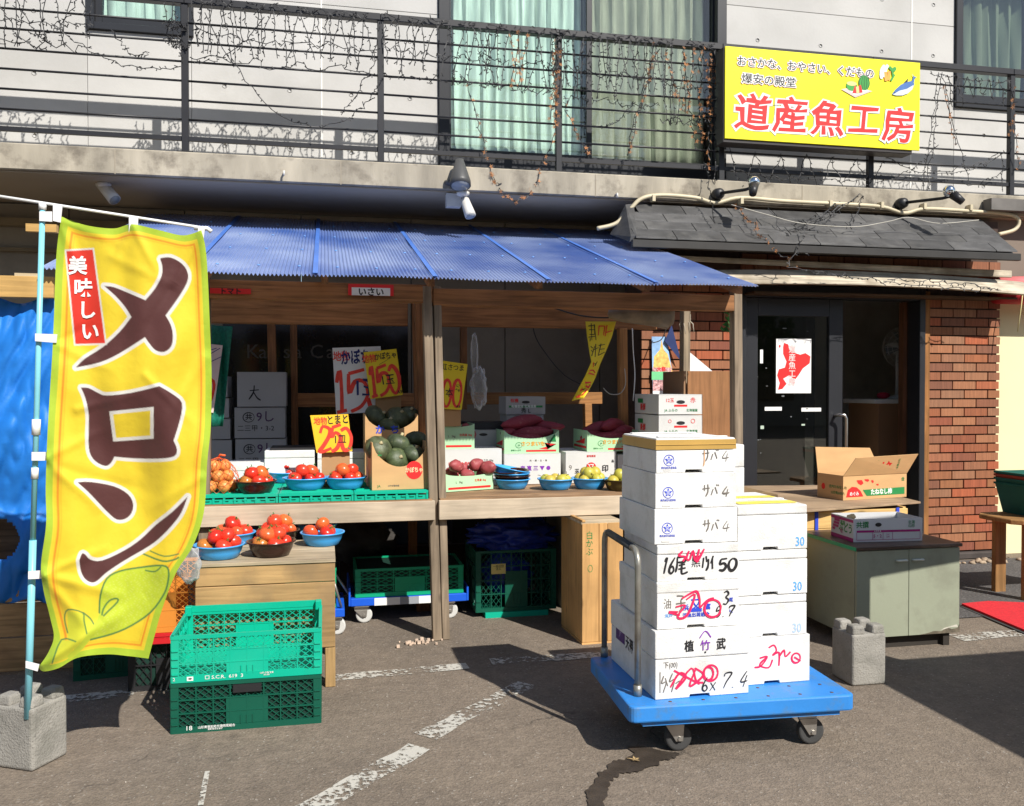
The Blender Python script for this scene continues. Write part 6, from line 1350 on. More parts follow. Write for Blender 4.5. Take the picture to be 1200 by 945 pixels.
def lay(mask_sd, rgb, soft=.8, k=1.0):
    global col
    a = np.clip(.5 - mask_sd / soft, 0, 1)[..., None] * k; col = col * (1 - a) + np.array(rgb) * a
wpx = np.hypot(PX[:, -1] - PX[:, 0], PY[:, -1] - PY[:, 0])[:, None]; hpx = 540.0
de = np.minimum(np.minimum(Ug * wpx, (1 - Ug) * wpx * 1.25), np.minimum(Vg * hpx * 1.15, (1 - Vg) * hpx * 1.0))
lay(de - 20, (.80, .55, .02), 8, .35)
lay(np.abs(de - 15.5) - 1.3, (.76, .27, .012), 1.5); lay(np.abs(de - 19) - .8, (.78, .40, .015), 1.5, .6)
lay(de - 10.5, (.80, .62, .03), 1.5); lay(de - 9.3, (.40, .55, .03), 1.2)
lg = (.52, .62, .03); dg = (.09, .22, .05)
lay(np_sd(PX, PY, FIL[0]), lg); lay(np_sd(PX, PY, FIL[1]), (.60, .60, .03)); lay(np_sd(PX, PY, FIL[2]), (.60, .60, .03)); lay(np_sd(PX, PY, FIL[3]), (.60, .62, .03))
# netting flecks on the melon skin
fl = np.sin(PX * .9 + 2.2 * np.sin(PY * .45)) * np.sin(PY * 1.15 + 1.7 * np.sin(PX * .31)); a = (np_sd(PX, PY, MEL) < -3)
lay(np.where(a, .55 - fl, 5), (.63, .70, .14), .5, .45)
for ln, wd in LINES: lay(np_sd(PX, PY, ln, False) - wd * .62, dg, .9)
lay(np.minimum(np_sd(PX, PY, L_([(300, 762), (350, 715), (400, 645), (432, 598)]), False) - 3.2, 1e9), (.50, .58, .03), .9, 1)
BR = (.085, .022, .020); WH = (.74, .72, .66)
for g in (ME, RO, ND, NS): lay(np_sd(PX, PY, g) - 4.0, WH)
for g in (ME, RO, ND, NS): lay(np_sd(PX, PY, g), BR)
hs = np_sd(PX, PY, HOLE); lay(hs, WH); lay(hs + 4.0, (.80, .60, .025))
RL = [(76, 293), (110, 291), (125, 404), (87, 405)]
lay(np_sd(PX, PY, RL) - .3, WH, .7); lay(np_sd(PX, PY, RL) + 1.6, (.70, .03, .012), .8)
vs = []
for j in range(nv + 1):
    for i in range(nu + 1):
        px, py = Uv[j][i]; vs.append(at(px, py, fold(px, py)))
mb = MB(); mb.add(vs, [(j * (nu + 1) + i, (j + 1) * (nu + 1) + i, (j + 1) * (nu + 1) + i + 1, j * (nu + 1) + i + 1) for j in range(nv) for i in range(nu)], True)
bm_ = bpy.data.materials.new('banner_cloth'); bm_.use_nodes = True; nt = bm_.node_tree; nt.nodes.clear(); L = nt.links.new
o_ = N(nt, 'ShaderNodeOutputMaterial'); at_ = N(nt, 'ShaderNodeVertexColor', layer_name='print'); df = N(nt, 'ShaderNodeBsdfPrincipled'); tr = N(nt, 'ShaderNodeBsdfTranslucent'); mx = N(nt, 'ShaderNodeMixShader'); mx.inputs[0].default_value = .22
df.inputs['Roughness'].default_value = .75; df.inputs['Sheen Weight'].default_value = .15; L(at_.outputs[0], df.inputs['Base Color']); L(at_.outputs[0], tr.inputs[0])
tc = N(nt, 'ShaderNodeTexCoord'); nz = N(nt, 'ShaderNodeTexNoise'); nz.inputs['Scale'].default_value = 9; nz.inputs['Detail'].default_value = 4; L(tc.outputs['Object'], nz.inputs['Vector']); bp_ = N(nt, 'ShaderNodeBump'); bp_.inputs['Distance'].default_value = .006; L(nz.outputs['Fac'], bp_.inputs['Height']); L(bp_.outputs[0], df.inputs['Normal'])
L(df.outputs[0], mx.inputs[1]); L(tr.outputs[0], mx.inputs[2]); L(mx.outputs[0], o_.inputs[0])
bt = gr(36, 838)
bn_ = thing('melon_banner', 'tall yellow banner with big brown Japanese letters on a light blue pole', 'banner', (at(32, 800, YBN).x, YBN, 0))
inv = Vector(bn_.location)
mb.v = [tuple(Vector(v) - inv) for v in mb.v]
me = mb.mesh('cloth', bm_, False); ca = me.color_attributes.new('print', 'FLOAT_COLOR', 'POINT')
buf = np.ones((len(mb.v), 4), dtype=np.float32); buf[:, :3] = col.reshape(-1, 3); ca.data.foreach_set('color', buf.ravel())
cl = obj('cloth', me, None, bn_)
def cloth_text(s, px, py, h, mat, bold=.02, slant=0):
    vs_, fs_ = text_mesh(s, bold); out = []
    for v in vs_:
        x = px + v.x * h + slant * v.y * h; y = py - v.y * h; out.append(at(x, y, fold(x, y) - .0035) - inv)
    m_ = MB(); m_.add(out, fs_); obj('lettering', m_, mat, cl, fix=False)
for ch, px, py in (('美', 91, 313), ('味', 97.5, 339), ('し', 102, 365), ('い', 105.5, 390)): cloth_text(ch, px, py, 22.5, whitei, .028)
polem = M('sky_blue_pole', (.22, .58, .68), .35, .05, 6)
A = at(32.5, 842, YBN + .03) - inv; B = at(50, 240, YBN + .0) - inv
pole = obj('pole', MB().tube([A, A.lerp(B, .35)], .0135, 12).tube([A.lerp(B, .35), B], .0105, 12), polem, bn_)
for t, ln, rr in ((.555, .07, .016), (.47, .05, .0135), (.99, .03, .014)):
    p0_, p1_ = A.lerp(B, t), A.lerp(B, t + ln / 2.3); obj('joint_cap', MB().tube([p0_, p1_], rr, 12), white, pole)
R0, R1 = at(-60, 221, YBN) - inv, at(243, 268, YBN) - inv
obj('cross_rod', MB().tube([R0, R1], .0055, 8), white, bn_); obj('rod_hook', MB().tube([R1 - Vector((.05, 0, 0)), R1, R1 + Vector((.015, .0, -.012))], .009, 8), white, bn_)
for (x0, y0, x1, y1) in ((45, 240, 72, 259),):
    pass
def tab(p, q_, r_, s_, name='tab'):
    P_ = [at(*k, YBN - .016) - inv for k in (p, q_, r_, s_)]; mb_ = MB().hexa([P_[3], P_[2], P_[2] + Vector((0, .004, 0)), P_[3] + Vector((0, .004, 0)), P_[0], P_[1], P_[1] + Vector((0, .004, 0)), P_[0] + Vector((0, .004, 0))]); obj(name, mb_, M('tab_cloth', (.72, .70, .70), .8, .05) if 'tab_cloth' not in MATS else MATS['tab_cloth'], cl)
tab((46, 248), (61, 248), (61, 260), (46, 259)); tab((62, 240), (73, 242), (71, 261), (62, 259)); tab((151, 253), (162, 255), (161, 275), (151, 273)); tab((232, 266), (240, 268), (238, 285), (232, 284))
tab((41, 391), (67, 392), (66, 402), (41, 400)); tab((37, 530), (63, 530), (63, 540), (37, 540)); tab((33, 670), (57, 668), (57, 678), (33, 679)); tab((30, 775), (46, 779), (44, 787), (30, 783))

# ---------------------------------------------------------------- left edge: tarp, boards, beam
tarpm = M('blue_tarp', (.015, .17, .58), .5, .10, 5, spec=.35, bump=.0015, bscale=30)
YT = 4.95
tp = MB()
def tf(u, v):
    px = -60 + u * 150; py = 352 + v * 355
    y = YT + .09 * (.5 - abs(noise.noise((u * 2.2 + v, v * 3, 1)))) + .06 * (.5 - abs(noise.noise((u * 4 + v * 3, v * 5 + u * 3, 4)))) + .022 * (.5 - abs(noise.noise((u * 11 + v * 6, v * 13, 9)))) + .06 * sin(v * 9 + u * 4) * .3 - .1 * v * (1 - v)
    if v > .9: py += 12 * noise.noise((u * 4, 0, 2))
    if v < .04: py += 4 * sin(u * 14)
    return at(px, py, y)
N_ = 90
g_ = [[tf(i / N_, j / N_) for i in range(N_ + 1)] for j in range(N_ + 1)]
holes = lambda px, py: ((px + 3) / 26) ** 2 + ((py - 632) / 24) ** 2 < 1
fs_ = []
for j in range(N_):
    for i in range(N_):
        px = -60 + (i + .5) / N_ * 150; py = 352 + (j + .5) / N_ * 355
        if not holes(px, py): fs_.append((j * (N_ + 1) + i, (j + 1) * (N_ + 1) + i, (j + 1) * (N_ + 1) + i + 1, j * (N_ + 1) + i + 1))
tp.add([p for r in g_ for p in r], fs_, True)
solo('blue_tarp', tp, tarpm, 'crumpled blue tarpaulin hanging at the left edge with a torn hole', 'tarpaulin', solid=.002)
bd = wood('side_bench_wood', (.42, .26, .12), 'x', .6, stain=(.2, .12, .06))
lb = thing('side_bench', 'rough wooden boards standing under the blue tarpaulin at the left edge', 'bench', (at(0, 700, 4.9).x, 5.02, 0))
x1 = at(66, 750, 4.9).x - lb.location.x + .25
for k in range(3): obj('board', MB().box(-1.2, -.02 + .004 * k, .02 + k * .18, x1, .0 + .004 * k, .193 + k * .18), bd, lb, bevel=.003)
obj('board', MB().box(-1.2, .1, .56, x1 - .18, .14, .80), wood('old_board', (.2, .13, .08), 'x'), lb)
hb = wood('header_plywood', (.62, .38, .13), 'x', .75)
a = at(-40, 348, 4.95); b = at(64, 325, 4.95)
solo('plywood_header', MB().box(a.x, 4.93, a.z, b.x, 4.97, b.z), hb, 'yellow plywood board across the top of the blue tarpaulin', 'board', bevel=.003)
solo('plywood_header', MB().box(at(17, 330, 5.0).x, 5.0, at(17, 326, 5.0).z + .0, at(50, 330, 5.0).x, 5.03, at(17, 320, 5.0).z), wood('pale_strip', (.6, .48, .3), 'x'), 'thin pale strip of wood above the yellow plywood board', 'board')
solo('wood_batten', MB().box(at(30, 265, 5.1).x, 5.1, at(30, 271, 5.1).z, at(66, 265, 5.1).x, 5.14, at(30, 262, 5.1).z), hb, 'short yellow batten behind the top of the banner', 'batten')
# ---------------------------------------------------------------- hand written price cards
random.seed(50)
cardy = M('yellow_card', (.80, .60, .02), .6, .03, 4); cardw = M('white_card', (.74, .74, .74), .6, .03, 4); cardo = M('orange_card', (.82, .50, .02), .6, .03, 4)
def card(name, label, pts, Y, mat, parent=None, bend=.0):
    """pts: the four corners in the photograph (lower left, lower right, upper right, upper left) on the depth Y"""
    P_ = [at(*p, Y) for p in pts]; o = P_[0]; r = (P_[1] - P_[0]); u = (P_[3] - P_[0]); W, H = r.length, u.length; r.normalize(); u = (u - r * u.dot(r)).normalized()
    root = thing(name, label, 'price sign', o, 0, 'hand written price signs')
    n = r.cross(u)
    rl_ = [Vector((0, 0, 0)), P_[1] - o, P_[2] - o, P_[3] - o]
    obj('sheet', MB().hexa([rl_[0] - n * .002, rl_[1] - n * .002, rl_[1], rl_[0], rl_[3] - n * .002, rl_[2] - n * .002, rl_[2], rl_[3]]), mat, root)
    return root, Face((0, 0, 0), r, u), W, H
n150 = [[(.05, .72), (.13, 1), (.14, .5), (.12, .02)], [(.02, .0), (.22, .04)]]
five = [[(.30, .92), (.29, .45), (.42, .72), (.60, .70), (.66, .40), (.52, .12), (.30, .0)], [(.30, .92), (.62, 1.0)]]
zero = [[(.68, .78), (.80, .95), (.97, .70), (.98, .30), (.86, .04), (.74, .10), (.62, .50)]]
# white 150 card, yellow 150 card, their cardboard backing
c, f_, W, H = card('price_sign', 'white card with a red 150 and blue Japanese writing behind the yellow one', [(394, 486), (452, 482), (446, 406), (389.5, 408)], 5.98, cardw)
brush(c, f_, [[(a, b) for a, b in l] for l in n150 + five] + [[(.66, .3), (.72, .05), (.9, .0), (.95, .12)]], .026, redb, 'red_brush', .2, 0, H * .03, W, H * .62)
write(c, f_, '地物', .06, H * .86, .07, redb, .02, .8, name='handwriting', jit=.06); c_ = write(c, f_, 'かぼちゃ', W * .56, H * .83, .105, navyi, .03, .62, name='handwriting', jit=.06)
write(c, f_, '1玉', W * .62, H * .36, .13, navyi, .02, .8, name='handwriting', jit=.08, rot=-.05)
c, f_, W, H = card('price_sign', 'yellow card with a red 150 above the pumpkin cartons', [(434, 468), (472, 463), (464.5, 409), (426, 413)], 5.92, cardy)
brush(c, f_, n150 + five + zero, .024, redb, 'red_brush', .2, W * .04, H * .04, W * .92, H * .64)
write(c, f_, '地物', W * .13, H * .84, .06, redb, .02, .8, name='handwriting', jit=.06); write(c, f_, 'かぼちゃ', W * .63, H * .86, .05, ink, .02, .75, name='handwriting', jit=.06); brush(c, f_, [[(W * .4, H * .70), (W * .8, H * .82)]], .004, ink)
write(c, f_, '1玉', W * .6, H * .35, .075, ink, .01, .85, name='handwriting', jit=.08); write(c, f_, 'A9', W * .92, H * .07, .03, ink, .02)
solo('cardboard_sheet', MB().box(at(440, 480, 5.97).x, 5.965, at(440, 484, 5.97).z, at(470, 480, 5.97).x, 5.97, at(440, 440, 5.97).z), cbi, 'piece of brown cardboard under the yellow 150 card', 'cardboard')
# 250 card on its cardboard stand
c, f_, W, H = card('price_sign', 'yellow card with a red 250 over the tomatoes on the left shelf', [(371, 531), (413, 529), (408, 485.5), (363.5, 487)], 5.42, cardo)
brush(c, f_, [[(.12, .55), (.20, .74), (.38, .66), (.36, .45), (.2, .18), (.08, .02), (.22, .02), (.42, .10)], [(.46, .70), (.70, .78)], [(.46, .70), (.44, .42), (.55, .55), (.68, .40), (.58, .10), (.42, .0)], [(.70, .60), (.86, .66), (.98, .40), (.92, .08), (.76, .04), (.70, .3)]], .022, redb, 'red_brush', .2, 0, H * .02, W, H * .9)
write(c, f_, '地物', W * .14, H * .82, .05, redb, .02, .8, name='handwriting', jit=.06); write(c, f_, 'とまと', W * .62, H * .84, .062, ink, .02, .72, name='handwriting', jit=.06, rot=.03); write(c, f_, '1皿', W * .66, H * .32, .06, ink, .005, .85, name='handwriting', jit=.08); write(c, f_, 'A3', W * .93, H * .08, .025, greeni, .02)
a = at(377, 556, 5.45); b = at(410, 556, 5.45); solo('card_stand', MB().box(a.x, 5.45, ZTR, b.x, 5.53, at(400, 530, 5.45).z), cbi, 'brown cardboard stand carrying the yellow 250 card', 'cardboard')
c, f_, W, H = card('price_sign', 'yellow card with a red 100 at the left of the right bay', [(512, 479), (541, 480.5), (548, 427), (516, 422.5)], 5.75, cardy)
brush(c, f_, [zz for zz in ([(.02, .8), (.1, .9), (.1, .1)], disc(.36, .48, .17, .45, 12) + [(.53, .48)], disc(.78, .5, .17, .45, 12) + [(.95, .5)])], .018, redb, 'red_brush', .1, 0, H * .03, W, H * .62)
write(c, f_, '紅さつま', W * .56, H * .86, .045, ink, .01, .85, name='handwriting', jit=.06); write(c, f_, '1本', W * .38, H * .33, .06, ink, .01, .85, name='handwriting', jit=.06); write(c, f_, 'より', W * .82, H * .45, .04, ink, .0, .7, name='handwriting', jit=.06, rot=1.4); write(c, f_, 'A9', W * .85, H * .06, .025, ink, .02)
solo('cardboard_sheet', MB().box(at(515, 500, 5.77).x, 5.77, at(515, 500, 5.77).z, at(540, 500, 5.77).x, 5.775, at(515, 470, 5.77).z), cbi, 'brown cardboard hanging below the yellow 100 card', 'cardboard')
# twisted hanging card
YH = 5.5
L1 = [(686, 377), (688, 395), (691, 415), (693, 424), (686, 440), (678, 455), (670, 470)]; R1_ = [(722, 377), (717, 395), (710, 412), (703, 428), (697, 445), (690, 458), (684, 467)]
h_ = thing('hanging_sign', 'yellow paper price sign twisted like a ribbon under the cross beam', 'price sign', at(700, 377, YH)); hv = Vector(h_.location)
def hs_(u, v): 
    i = min(int(v * 6), 5); t = v * 6 - i; l = Vector(L1[i]).lerp(Vector(L1[i + 1]), t); r_ = Vector(R1_[i]).lerp(Vector(R1_[i + 1]), t); p = l.lerp(r_, u)
    return at(p.x, p.y, YH + .10 * (u - .5) * sin(v * 4) - .03 * sin(pi * v)) - hv
obj('paper', MB().grid(lambda u, v: hs_(u, v), 8, 24), cardy, h_, solid=.001)
def hstroke(lines, wd, mat):
    mb = MB()
    for k, ln in enumerate(lines):
        for (u0, v0), (u1, v1) in zip(ln[:-1], ln[1:]):
            a, b = hs_(u0, v0), hs_(u1, v1); n = Vector((0, -.003 - .0002 * k, 0)); d = (b - a).normalized(); s_ = Vector((-d.z, 0, d.x)) * wd / 2
            mb.add([a + s_ + n, a - s_ + n, b - s_ * .7 + n, b + s_ * .7 + n], [(0, 1, 2, 3)])
    obj('brush_mark', mb, mat, h_, fix=False)
hstroke([[(.08, .05), (.3, .04), (.3, .14), (.1, .14)], [(.1, .09), (.3, .09)], [(.05, .17), (.35, .16)], [(.12, .18), (.1, .21)], [(.28, .03), (.36, .2)], [(.18, .02), (.18, .2)], [(.1, .26), (.2, .28)], [(.1, .3), (.2, .32)], [(.1, .38), (.3, .26)], [(.2, .3), (.5, .28)], [(.35, .24), (.35, .4)], [(.5, .26), (.8, .25)], [(.55, .3), (.85, .3)], [(.55, .38), (.95, .34)], [(.6, .24), (.56, .38)], [(.3, .52), (.5, .5)], [(.5, .53), (.6, .47)], [(.4, .84), (.6, .82)]], .006, ink)
hstroke([[(.45, .05), (.45, .15)], [(.45, .05), (.65, .05), (.65, .15)], [(.72, .04), (.72, .16)], [(.72, .12), (.95, .1)], [(.25, .5), (.4, .55)]], .008, redb)
hstroke([[(.15, .60), (.5, .58), (.8, .60)], [(.2, .63), (.8, .62)], [(.3, .75), (.8, .72)], [(.5, .78), (.8, .8), (.85, .75)], [(.25, .86), (.4, .83)], [(.3, .94), (.7, .92), (.8, .82)], [(.15, .95), (.6, .96)]], .013, redb)
# red signboard remnant under the front beam
a = at(408, 346, 5.15)
rs = thing('red_sign', 'red edged white sign strip tucked up under the roof beam', 'sign', a, 0)
obj('sheet', MB().box(0, 0, 0, .26, .004, .065), redi, rs); fr_ = Face((0, 0, 0), (1, 0, 0), (0, 0, 1)); patch(rs, fr_, rect(.02, 0, .24, .045), whitei); write(rs, fr_, 'いさい', .13, .018, .05, ink, .03)
a = at(246, 344, 5.15); rs = thing('red_sign', 'thin red strip of a sign under the roof beam beside the banner', 'sign', a, 0); obj('sheet', MB().box(0, 0, 0, .22, .004, .03), redi, rs); write(rs, Face((0, 0, 0), (1, 0, 0), (0, 0, 1)), 'トマト', .11, .012, .04, ink, .03)
# green net with a card, hanging at the far left of the stall
gn = M('dark_green_net', (.005, .14, .09), .6, .3, 60)
YN = 5.6
g_ = thing('hanging_net', 'dark green netting with a white price card hung beside the banner', 'net', at(252, 380, YN)); gv = Vector(g_.location)
def P4(pts, Y): return [at(*p, Y) - gv for p in pts]
a_ = P4([(236, 500), (261, 500), (273, 383), (236, 380)], YN); obj('net_sheet', MB().grid(lambda u, v: (a_[0].lerp(a_[1], u)).lerp(a_[3].lerp(a_[2], u), v) + Vector((0, .02 * sin(u * 9 + v * 3), 0)), 20, 12), gn, g_, solid=.002)
a_ = P4([(236, 482), (250, 484), (261, 405), (236, 402)], YN - .03); o_c = obj('card', MB().hexa([a_[0], a_[1], a_[1] + Vector((0, .003, 0)), a_[0] + Vector((0, .003, 0)), a_[3], a_[2], a_[2] + Vector((0, .003, 0)), a_[3] + Vector((0, .003, 0))]), M('pink_card', (.70, .55, .52), .6), g_)
fcN = Face(a_[0], (1, 0, 0), (0, 0, 1)); brush(g_, fcN, [[(.03, .36), (.09, .38)], [(.03, .33), (.11, .38)], [(.02, .28), (.12, .33)]], .008, navyi); brush(g_, fcN, [[(.0, .2), (.07, .18), (.06, .08), (.02, .02)]], .018, redb)
# hanging bag and rolled plastic
solo('plastic_bag', crumple(.07, (.75, .5, 1.9), 26, 22, .35, 3), tr_m, 'clear plastic bag hanging beside the 100 card', 'bag', at(561, 455, 5.85)); solo('plastic_bag', crumple(.05, (.5, .5, 2.6), 20, 20, .3, 3), tr_m, 'thin empty plastic bag hanging above the clear bag', 'bag', at(556, 415, 5.9))
solo('rolled_film', MB().lathe([(.0, -.22), (.03, -.21), (.055, -.12), (.07, 0), (.085, .1), (.10, .16), (.07, .2), (0, .21)], 18, axis='x'), M('dusty_film', (.22, .17, .12), .4, .3, 12, bump=.004, bscale=20), 'dusty roll of plastic film tucked under the roof at the right', 'roll', at(752, 368, 5.35), radians(-12))
def wire(name, label, pts, Y, mat, r=.004, cat='cable', group=None):
    ps = [Vector(at(*p, Y if len(p) == 2 else p[2])) for p in [q[:2] if len(q) == 2 else q[:2] for q in pts]] if not any(len(p) == 3 for p in pts) else [Vector(at(p[0], p[1], p[2])) for p in pts]
    n = 6; P_ = [ps[0]] + ps + [ps[-1]]; out = []
    for i in range(1, len(P_) - 2):
        for k in range(n):
            t = k / n; a, b, c, d = P_[i - 1:i + 3]; out.append(.5 * ((2 * b) + (c - a) * t + (2 * a - 5 * b + 4 * c - d) * t * t + (3 * b - a - 3 * c + d) * t ** 3))
    out.append(ps[-1]); return solo(name, MB().tube(out, r, 6), mat, label, cat, group=group)
wire('cable', 'black cable sagging across the back of the right bay', [(622, 352), (626, 390), (640, 415), (662, 440), (690, 455)], 6.3, black)
wire('cable', 'black cable drooping from the roof to the plastic roll', [(640, 358), (680, 370), (720, 372), (748, 362)], 5.4, black, .005)
wire('cable', 'white cable hanging beside the orange post', [(741, 385), (742, 410), (744, 440), (742, 470)], 5.9, white, .004)
wire('cable', 'grey cable looping from the orange post', [(707, 455), (715, 462), (727, 461), (733, 450), (732, 432)], 5.7, M('grey_cable', (.4, .38, .34), .5), .003)
wire('cable', 'black cable arching behind the picture poster', [(765, 402), (775, 398), (781, 385), (786, 372)], 6.5, black, .004)
# cartons in the shade of the right bay
def rcart(px0, px1, pt, pb, y, D, label, mat=cgy, zb=None):
    c, a, W, H = ycart(px0, px1, pt, pb, y, D, mat, label, zb=zb, closed=True); return c, W, H, a.z + H + .006
c, W, H, zt_n = rcart(541, 588, 530, 560, 6.05, .25, 'lower grey carton with a hand hole behind the potatoes', zb=ZS + .004)
c, W, H, zt_n = rcart(541, 587, 505, 530, 6.05, .25, 'grey carton with a hand hole on the lower one behind the potatoes', zb=zt_n + .001); f_ = Face((0, 0, 0), (1, 0, 0), (0, 0, 1)); patch(c, f_, disc(W * .55, H * .8, .03, .010), black)
solo('black_tray', MB().box(0, 0, 0, .34, .22, .05), black, 'shallow black tray on top of the grey cartons', 'tray', (at(545, 500, 6.07).x, 6.07, zt_n + .001))
c, W, H, zt_n = rcart(594, 637, 487, 560, 6.08, .25, 'tall grey carton behind the middle sweet potatoes', zb=ZS + .004)
c, W, H, zt_n = rcart(593, 639, 466, 487, 6.07, .26, 'grey printed carton with green band on the tall carton', zb=zt_n + .001); f_ = Face((0, 0, 0), (1, 0, 0), (0, 0, 1)); patch(c, f_, disc(W * .5, H * .72, .03, .01), black); patch(c, f_, rect(.02, H * .40, W - .02, H * .52), greeni, 'band'); write(c, f_, '有機栽培 北海道産', W * .45, H * .46, .022, whitei, .02); write(c, f_, '秀 L', W * .5, H * .2, .04, ink, .01); write(c, f_, '有機', .06, H * .8, .03, redi, .02)
solo('white_tray', MB().box(0, 0, 0, .30, .2, .03), styro, 'white tray in the shade between the two sweet potato cartons', 'tray', (at(652, 520, 6.0).x, 5.98, at(660, 532, 6.0).z))
# twin cartons above the trolley stack, on the right end of the shelf
yc = 5.40
for k, (pt, pb) in enumerate(((487, 512), (463, 487))):
    zb = at(772, pb, yc).z if k else ZS + .004
    A, B = at(772, pb, yc), at(823, pb, yc)
    H = at(772, pt, yc).z - zb
    c = carton('produce_carton', ['lower white printed carton with a hand hole at the right end of the shelf', 'upper white printed carton with a hand hole at the right end of the shelf'][k], (A.x, yc, zb + .002 + .004 * k), 0, B.x - A.x, .45, H - .008, cwh, closed=True)
    W = B.x - A.x; H -= .008; Hb = H - .12 if not k else 0; f_ = Face((0, 0, 0), (1, 0, 0), (0, 0, 1)); f2 = Face((0, .45, 0), (0, -1, 0), (0, 0, 1))
    patch(c, f_, disc(W * .5, H - .045, .03, .012), black); patch(c, f_, rect(W * .35, H - .075, W * .65, H - .062), redi, 'red_band'); write(c, f_, '12玉' if k else '○', W * .25, H - .035, .03, redi, .01); write(c, f_, 'JA ふらの', W * .28, H - .10, .022, greeni, .01); write(c, f_, '北海道産', W * .76, H - .10, .02, greeni, .01); write(c, f_, '○' if not k else '赤', W * .78, H - .035, .04, redi, .0)
    patch(c, f2, rect(.06, H - .055, .16, H - .025), greeni, 'green_patch'); write(c, f2, '新鮮', .16, H - .085, .05, redi, .03)
# picture poster on the brick wall
yp_ = YB - .03
A, B = at(765, 463, yp_), at(793, 395, yp_)
po = thing('picture_poster', 'colourful picture poster with a golden tower and green band on the bricks', 'poster', (A.x, yp_, A.z)); W, H = B.x - A.x, B.z - A.z
obj('sheet', MB().hexa([(0, 0, 0), (W * 1.0, 0, 0), (W * 1.0, .004, 0), (0, .004, 0), (-.01, 0, H), (W * .55, 0, H), (W * .55, .004, H), (-.01, .004, H)]), M('poster_sky', (.30, .50, .78), .5, .3, 12), po)
f_ = Face((0, 0, 0), (1, 0, 0), (0, 0, 1))
pg_ = M('poster_gold', (.80, .50, .14), .5, .4, 40); pr_ = M('poster_mix', (.55, .30, .30), .5, .8, 60)
patch(po, f_, [(.0, H * .36), (W * .85, H * .36), (W * .62, H * .70), (W * .45, H * .78), (W * .36, H * .95), (W * .30, H * .78), (.01, H * .66)], pg_, 'golden_building'); patch(po, f_, rect(-.003, H * .40, W * .78, H * .47), pr_, 'crowd_print'); patch(po, f_, rect(-.01, H * .26, W * .97, H * .40), M('poster_green', (.18, .62, .28), .5), 'green_band'); patch(po, f_, rect(0, H * .02, W * .98, H * .255), pr_, 'food_print'); patch(po, f_, rect(.0, .0, W * .5, H * .07), whitei)
write(po, f_, '大祭', W * .35, H * .435, .04, redi, .03)
solo('poster_corner', MB().add([(0, 0, 0), (.14, 0, -.16), (.05, -.02, .13)], [(0, 1, 2)]), M('navy_paper', (.03, .05, .16), .6), 'dark blue curled corner of paper beside the picture poster', 'paper', at(779, 400, YB - .05), solid=.002)
solo('white_sheet', MB().add([(0, 0, 0), (.20, -.01, 0), (.01, 0, .15)], [(0, 1, 2)]), whitei, 'white triangle of paper leaning behind the plywood panel', 'paper', at(806, 435, 6.4), solid=.003)
pl_ = MB(); random.seed(3)
for i in range(14):
    a = random.uniform(0, 6.28); x, z = random.uniform(-.02, .03), -random.uniform(0, .14); pl_.add([(x, 0, z), (x + .03 * cos(a), .01, z - .02), (x + .02, -.01, z - .045)], [(0, 1, 2)])
solo('leafy_sprig', pl_, M('sprig', (.03, .16, .03), .6, .3, 30), 'small green sprig hanging under the front corner of the roof', 'sprig', at(849, 360, 5.3))
# cartons stacked at the back of the left bay and dark window with faint lettering
yw = YG - .05
dg_ = M('pane_dark', (.012, .012, .011), .12, .1, 4)
wn = thing('dark_window', 'unlit shop window with faint cream lettering behind the left bay', 'window', (at(262, 540, yw).x, yw, at(262, 540, yw).z))
W = at(478, 400, yw).x - wn.location.x; H = at(300, 378, yw).z - wn.location.z
obj('pane', MB().box(0, 0, 0, W, .01, H), dg_, wn); f_ = Face((0, 0, 0), (1, 0, 0), (0, 0, 1))
fnt = M('faint_letter', (.07, .06, .045), .6)
U2 = lambda px, py: (at(px, py, yw).x - wn.location.x, at(px, py, yw).z - wn.location.z)
for s_, px in (('K', 296), ('a', 308), ('s', 336), ('a', 349), ('C', 371), ('a', 387)): write(wn, f_, s_, *U2(px, 413), .17, fnt, .0)
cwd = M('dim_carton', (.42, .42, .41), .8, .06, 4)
yk = 6.75; zt_n = None
zb0 = at(300, 600, yk).z
stack = [((276, 335), 543, 514, 'bottom grey carton of the back stack with a round mark'), ((275, 334), 514, 477, 'middle grey carton of the back stack with handwritten marks'), ((278, 335), 477, 435, 'top grey carton of the back stack marked with a large character')]
zb = at(300, 552, yk).z
shelf_ = solo('back_stand', MB().box(0, 0, 0, 1.5, .5, zb - .002), M('stand_dark', (.05, .04, .035), .9), 'dark stand carrying the back stack of cartons', 'stand', (at(245, 560, yk).x, yk - .02, 0))
for k, ((x0, x1), pb, pt, lb) in enumerate(stack):
    A, B = at(x0, pb, yk), at(x1, pb, yk); H = at(x0, pt, yk).z - zb - .012
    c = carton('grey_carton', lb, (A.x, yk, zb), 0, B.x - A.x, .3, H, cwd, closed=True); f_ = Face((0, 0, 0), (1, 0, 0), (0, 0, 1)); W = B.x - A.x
    if k == 2: brush(c, f_, [[(.3, .6), (.8, .65)], [(.55, .9), (.5, .5), (.25, .1)], [(.52, .5), (.7, .2), (.9, .05)]], .010, ink, 'handwriting', .3, .05, .04, .13, .13)
    else:
        brush(c, f_, [disc(.10, H * .7, .04, .035, 12) + [(.14, H * .7)]], .006, ink); write(c, f_, '共', .10, H * .7, .05, ink, .02); write(c, f_, '9し', .22, H * .7, .09, M('dim_purple', (.10, .05, .12), .7) if 'dim_purple' not in MATS else MATS['dim_purple'], .01); write(c, f_, '二三甲・3-2', .15, H * .32, .05, ink, .0)
    zb += H + .013
zb = at(300, 552, yk).z
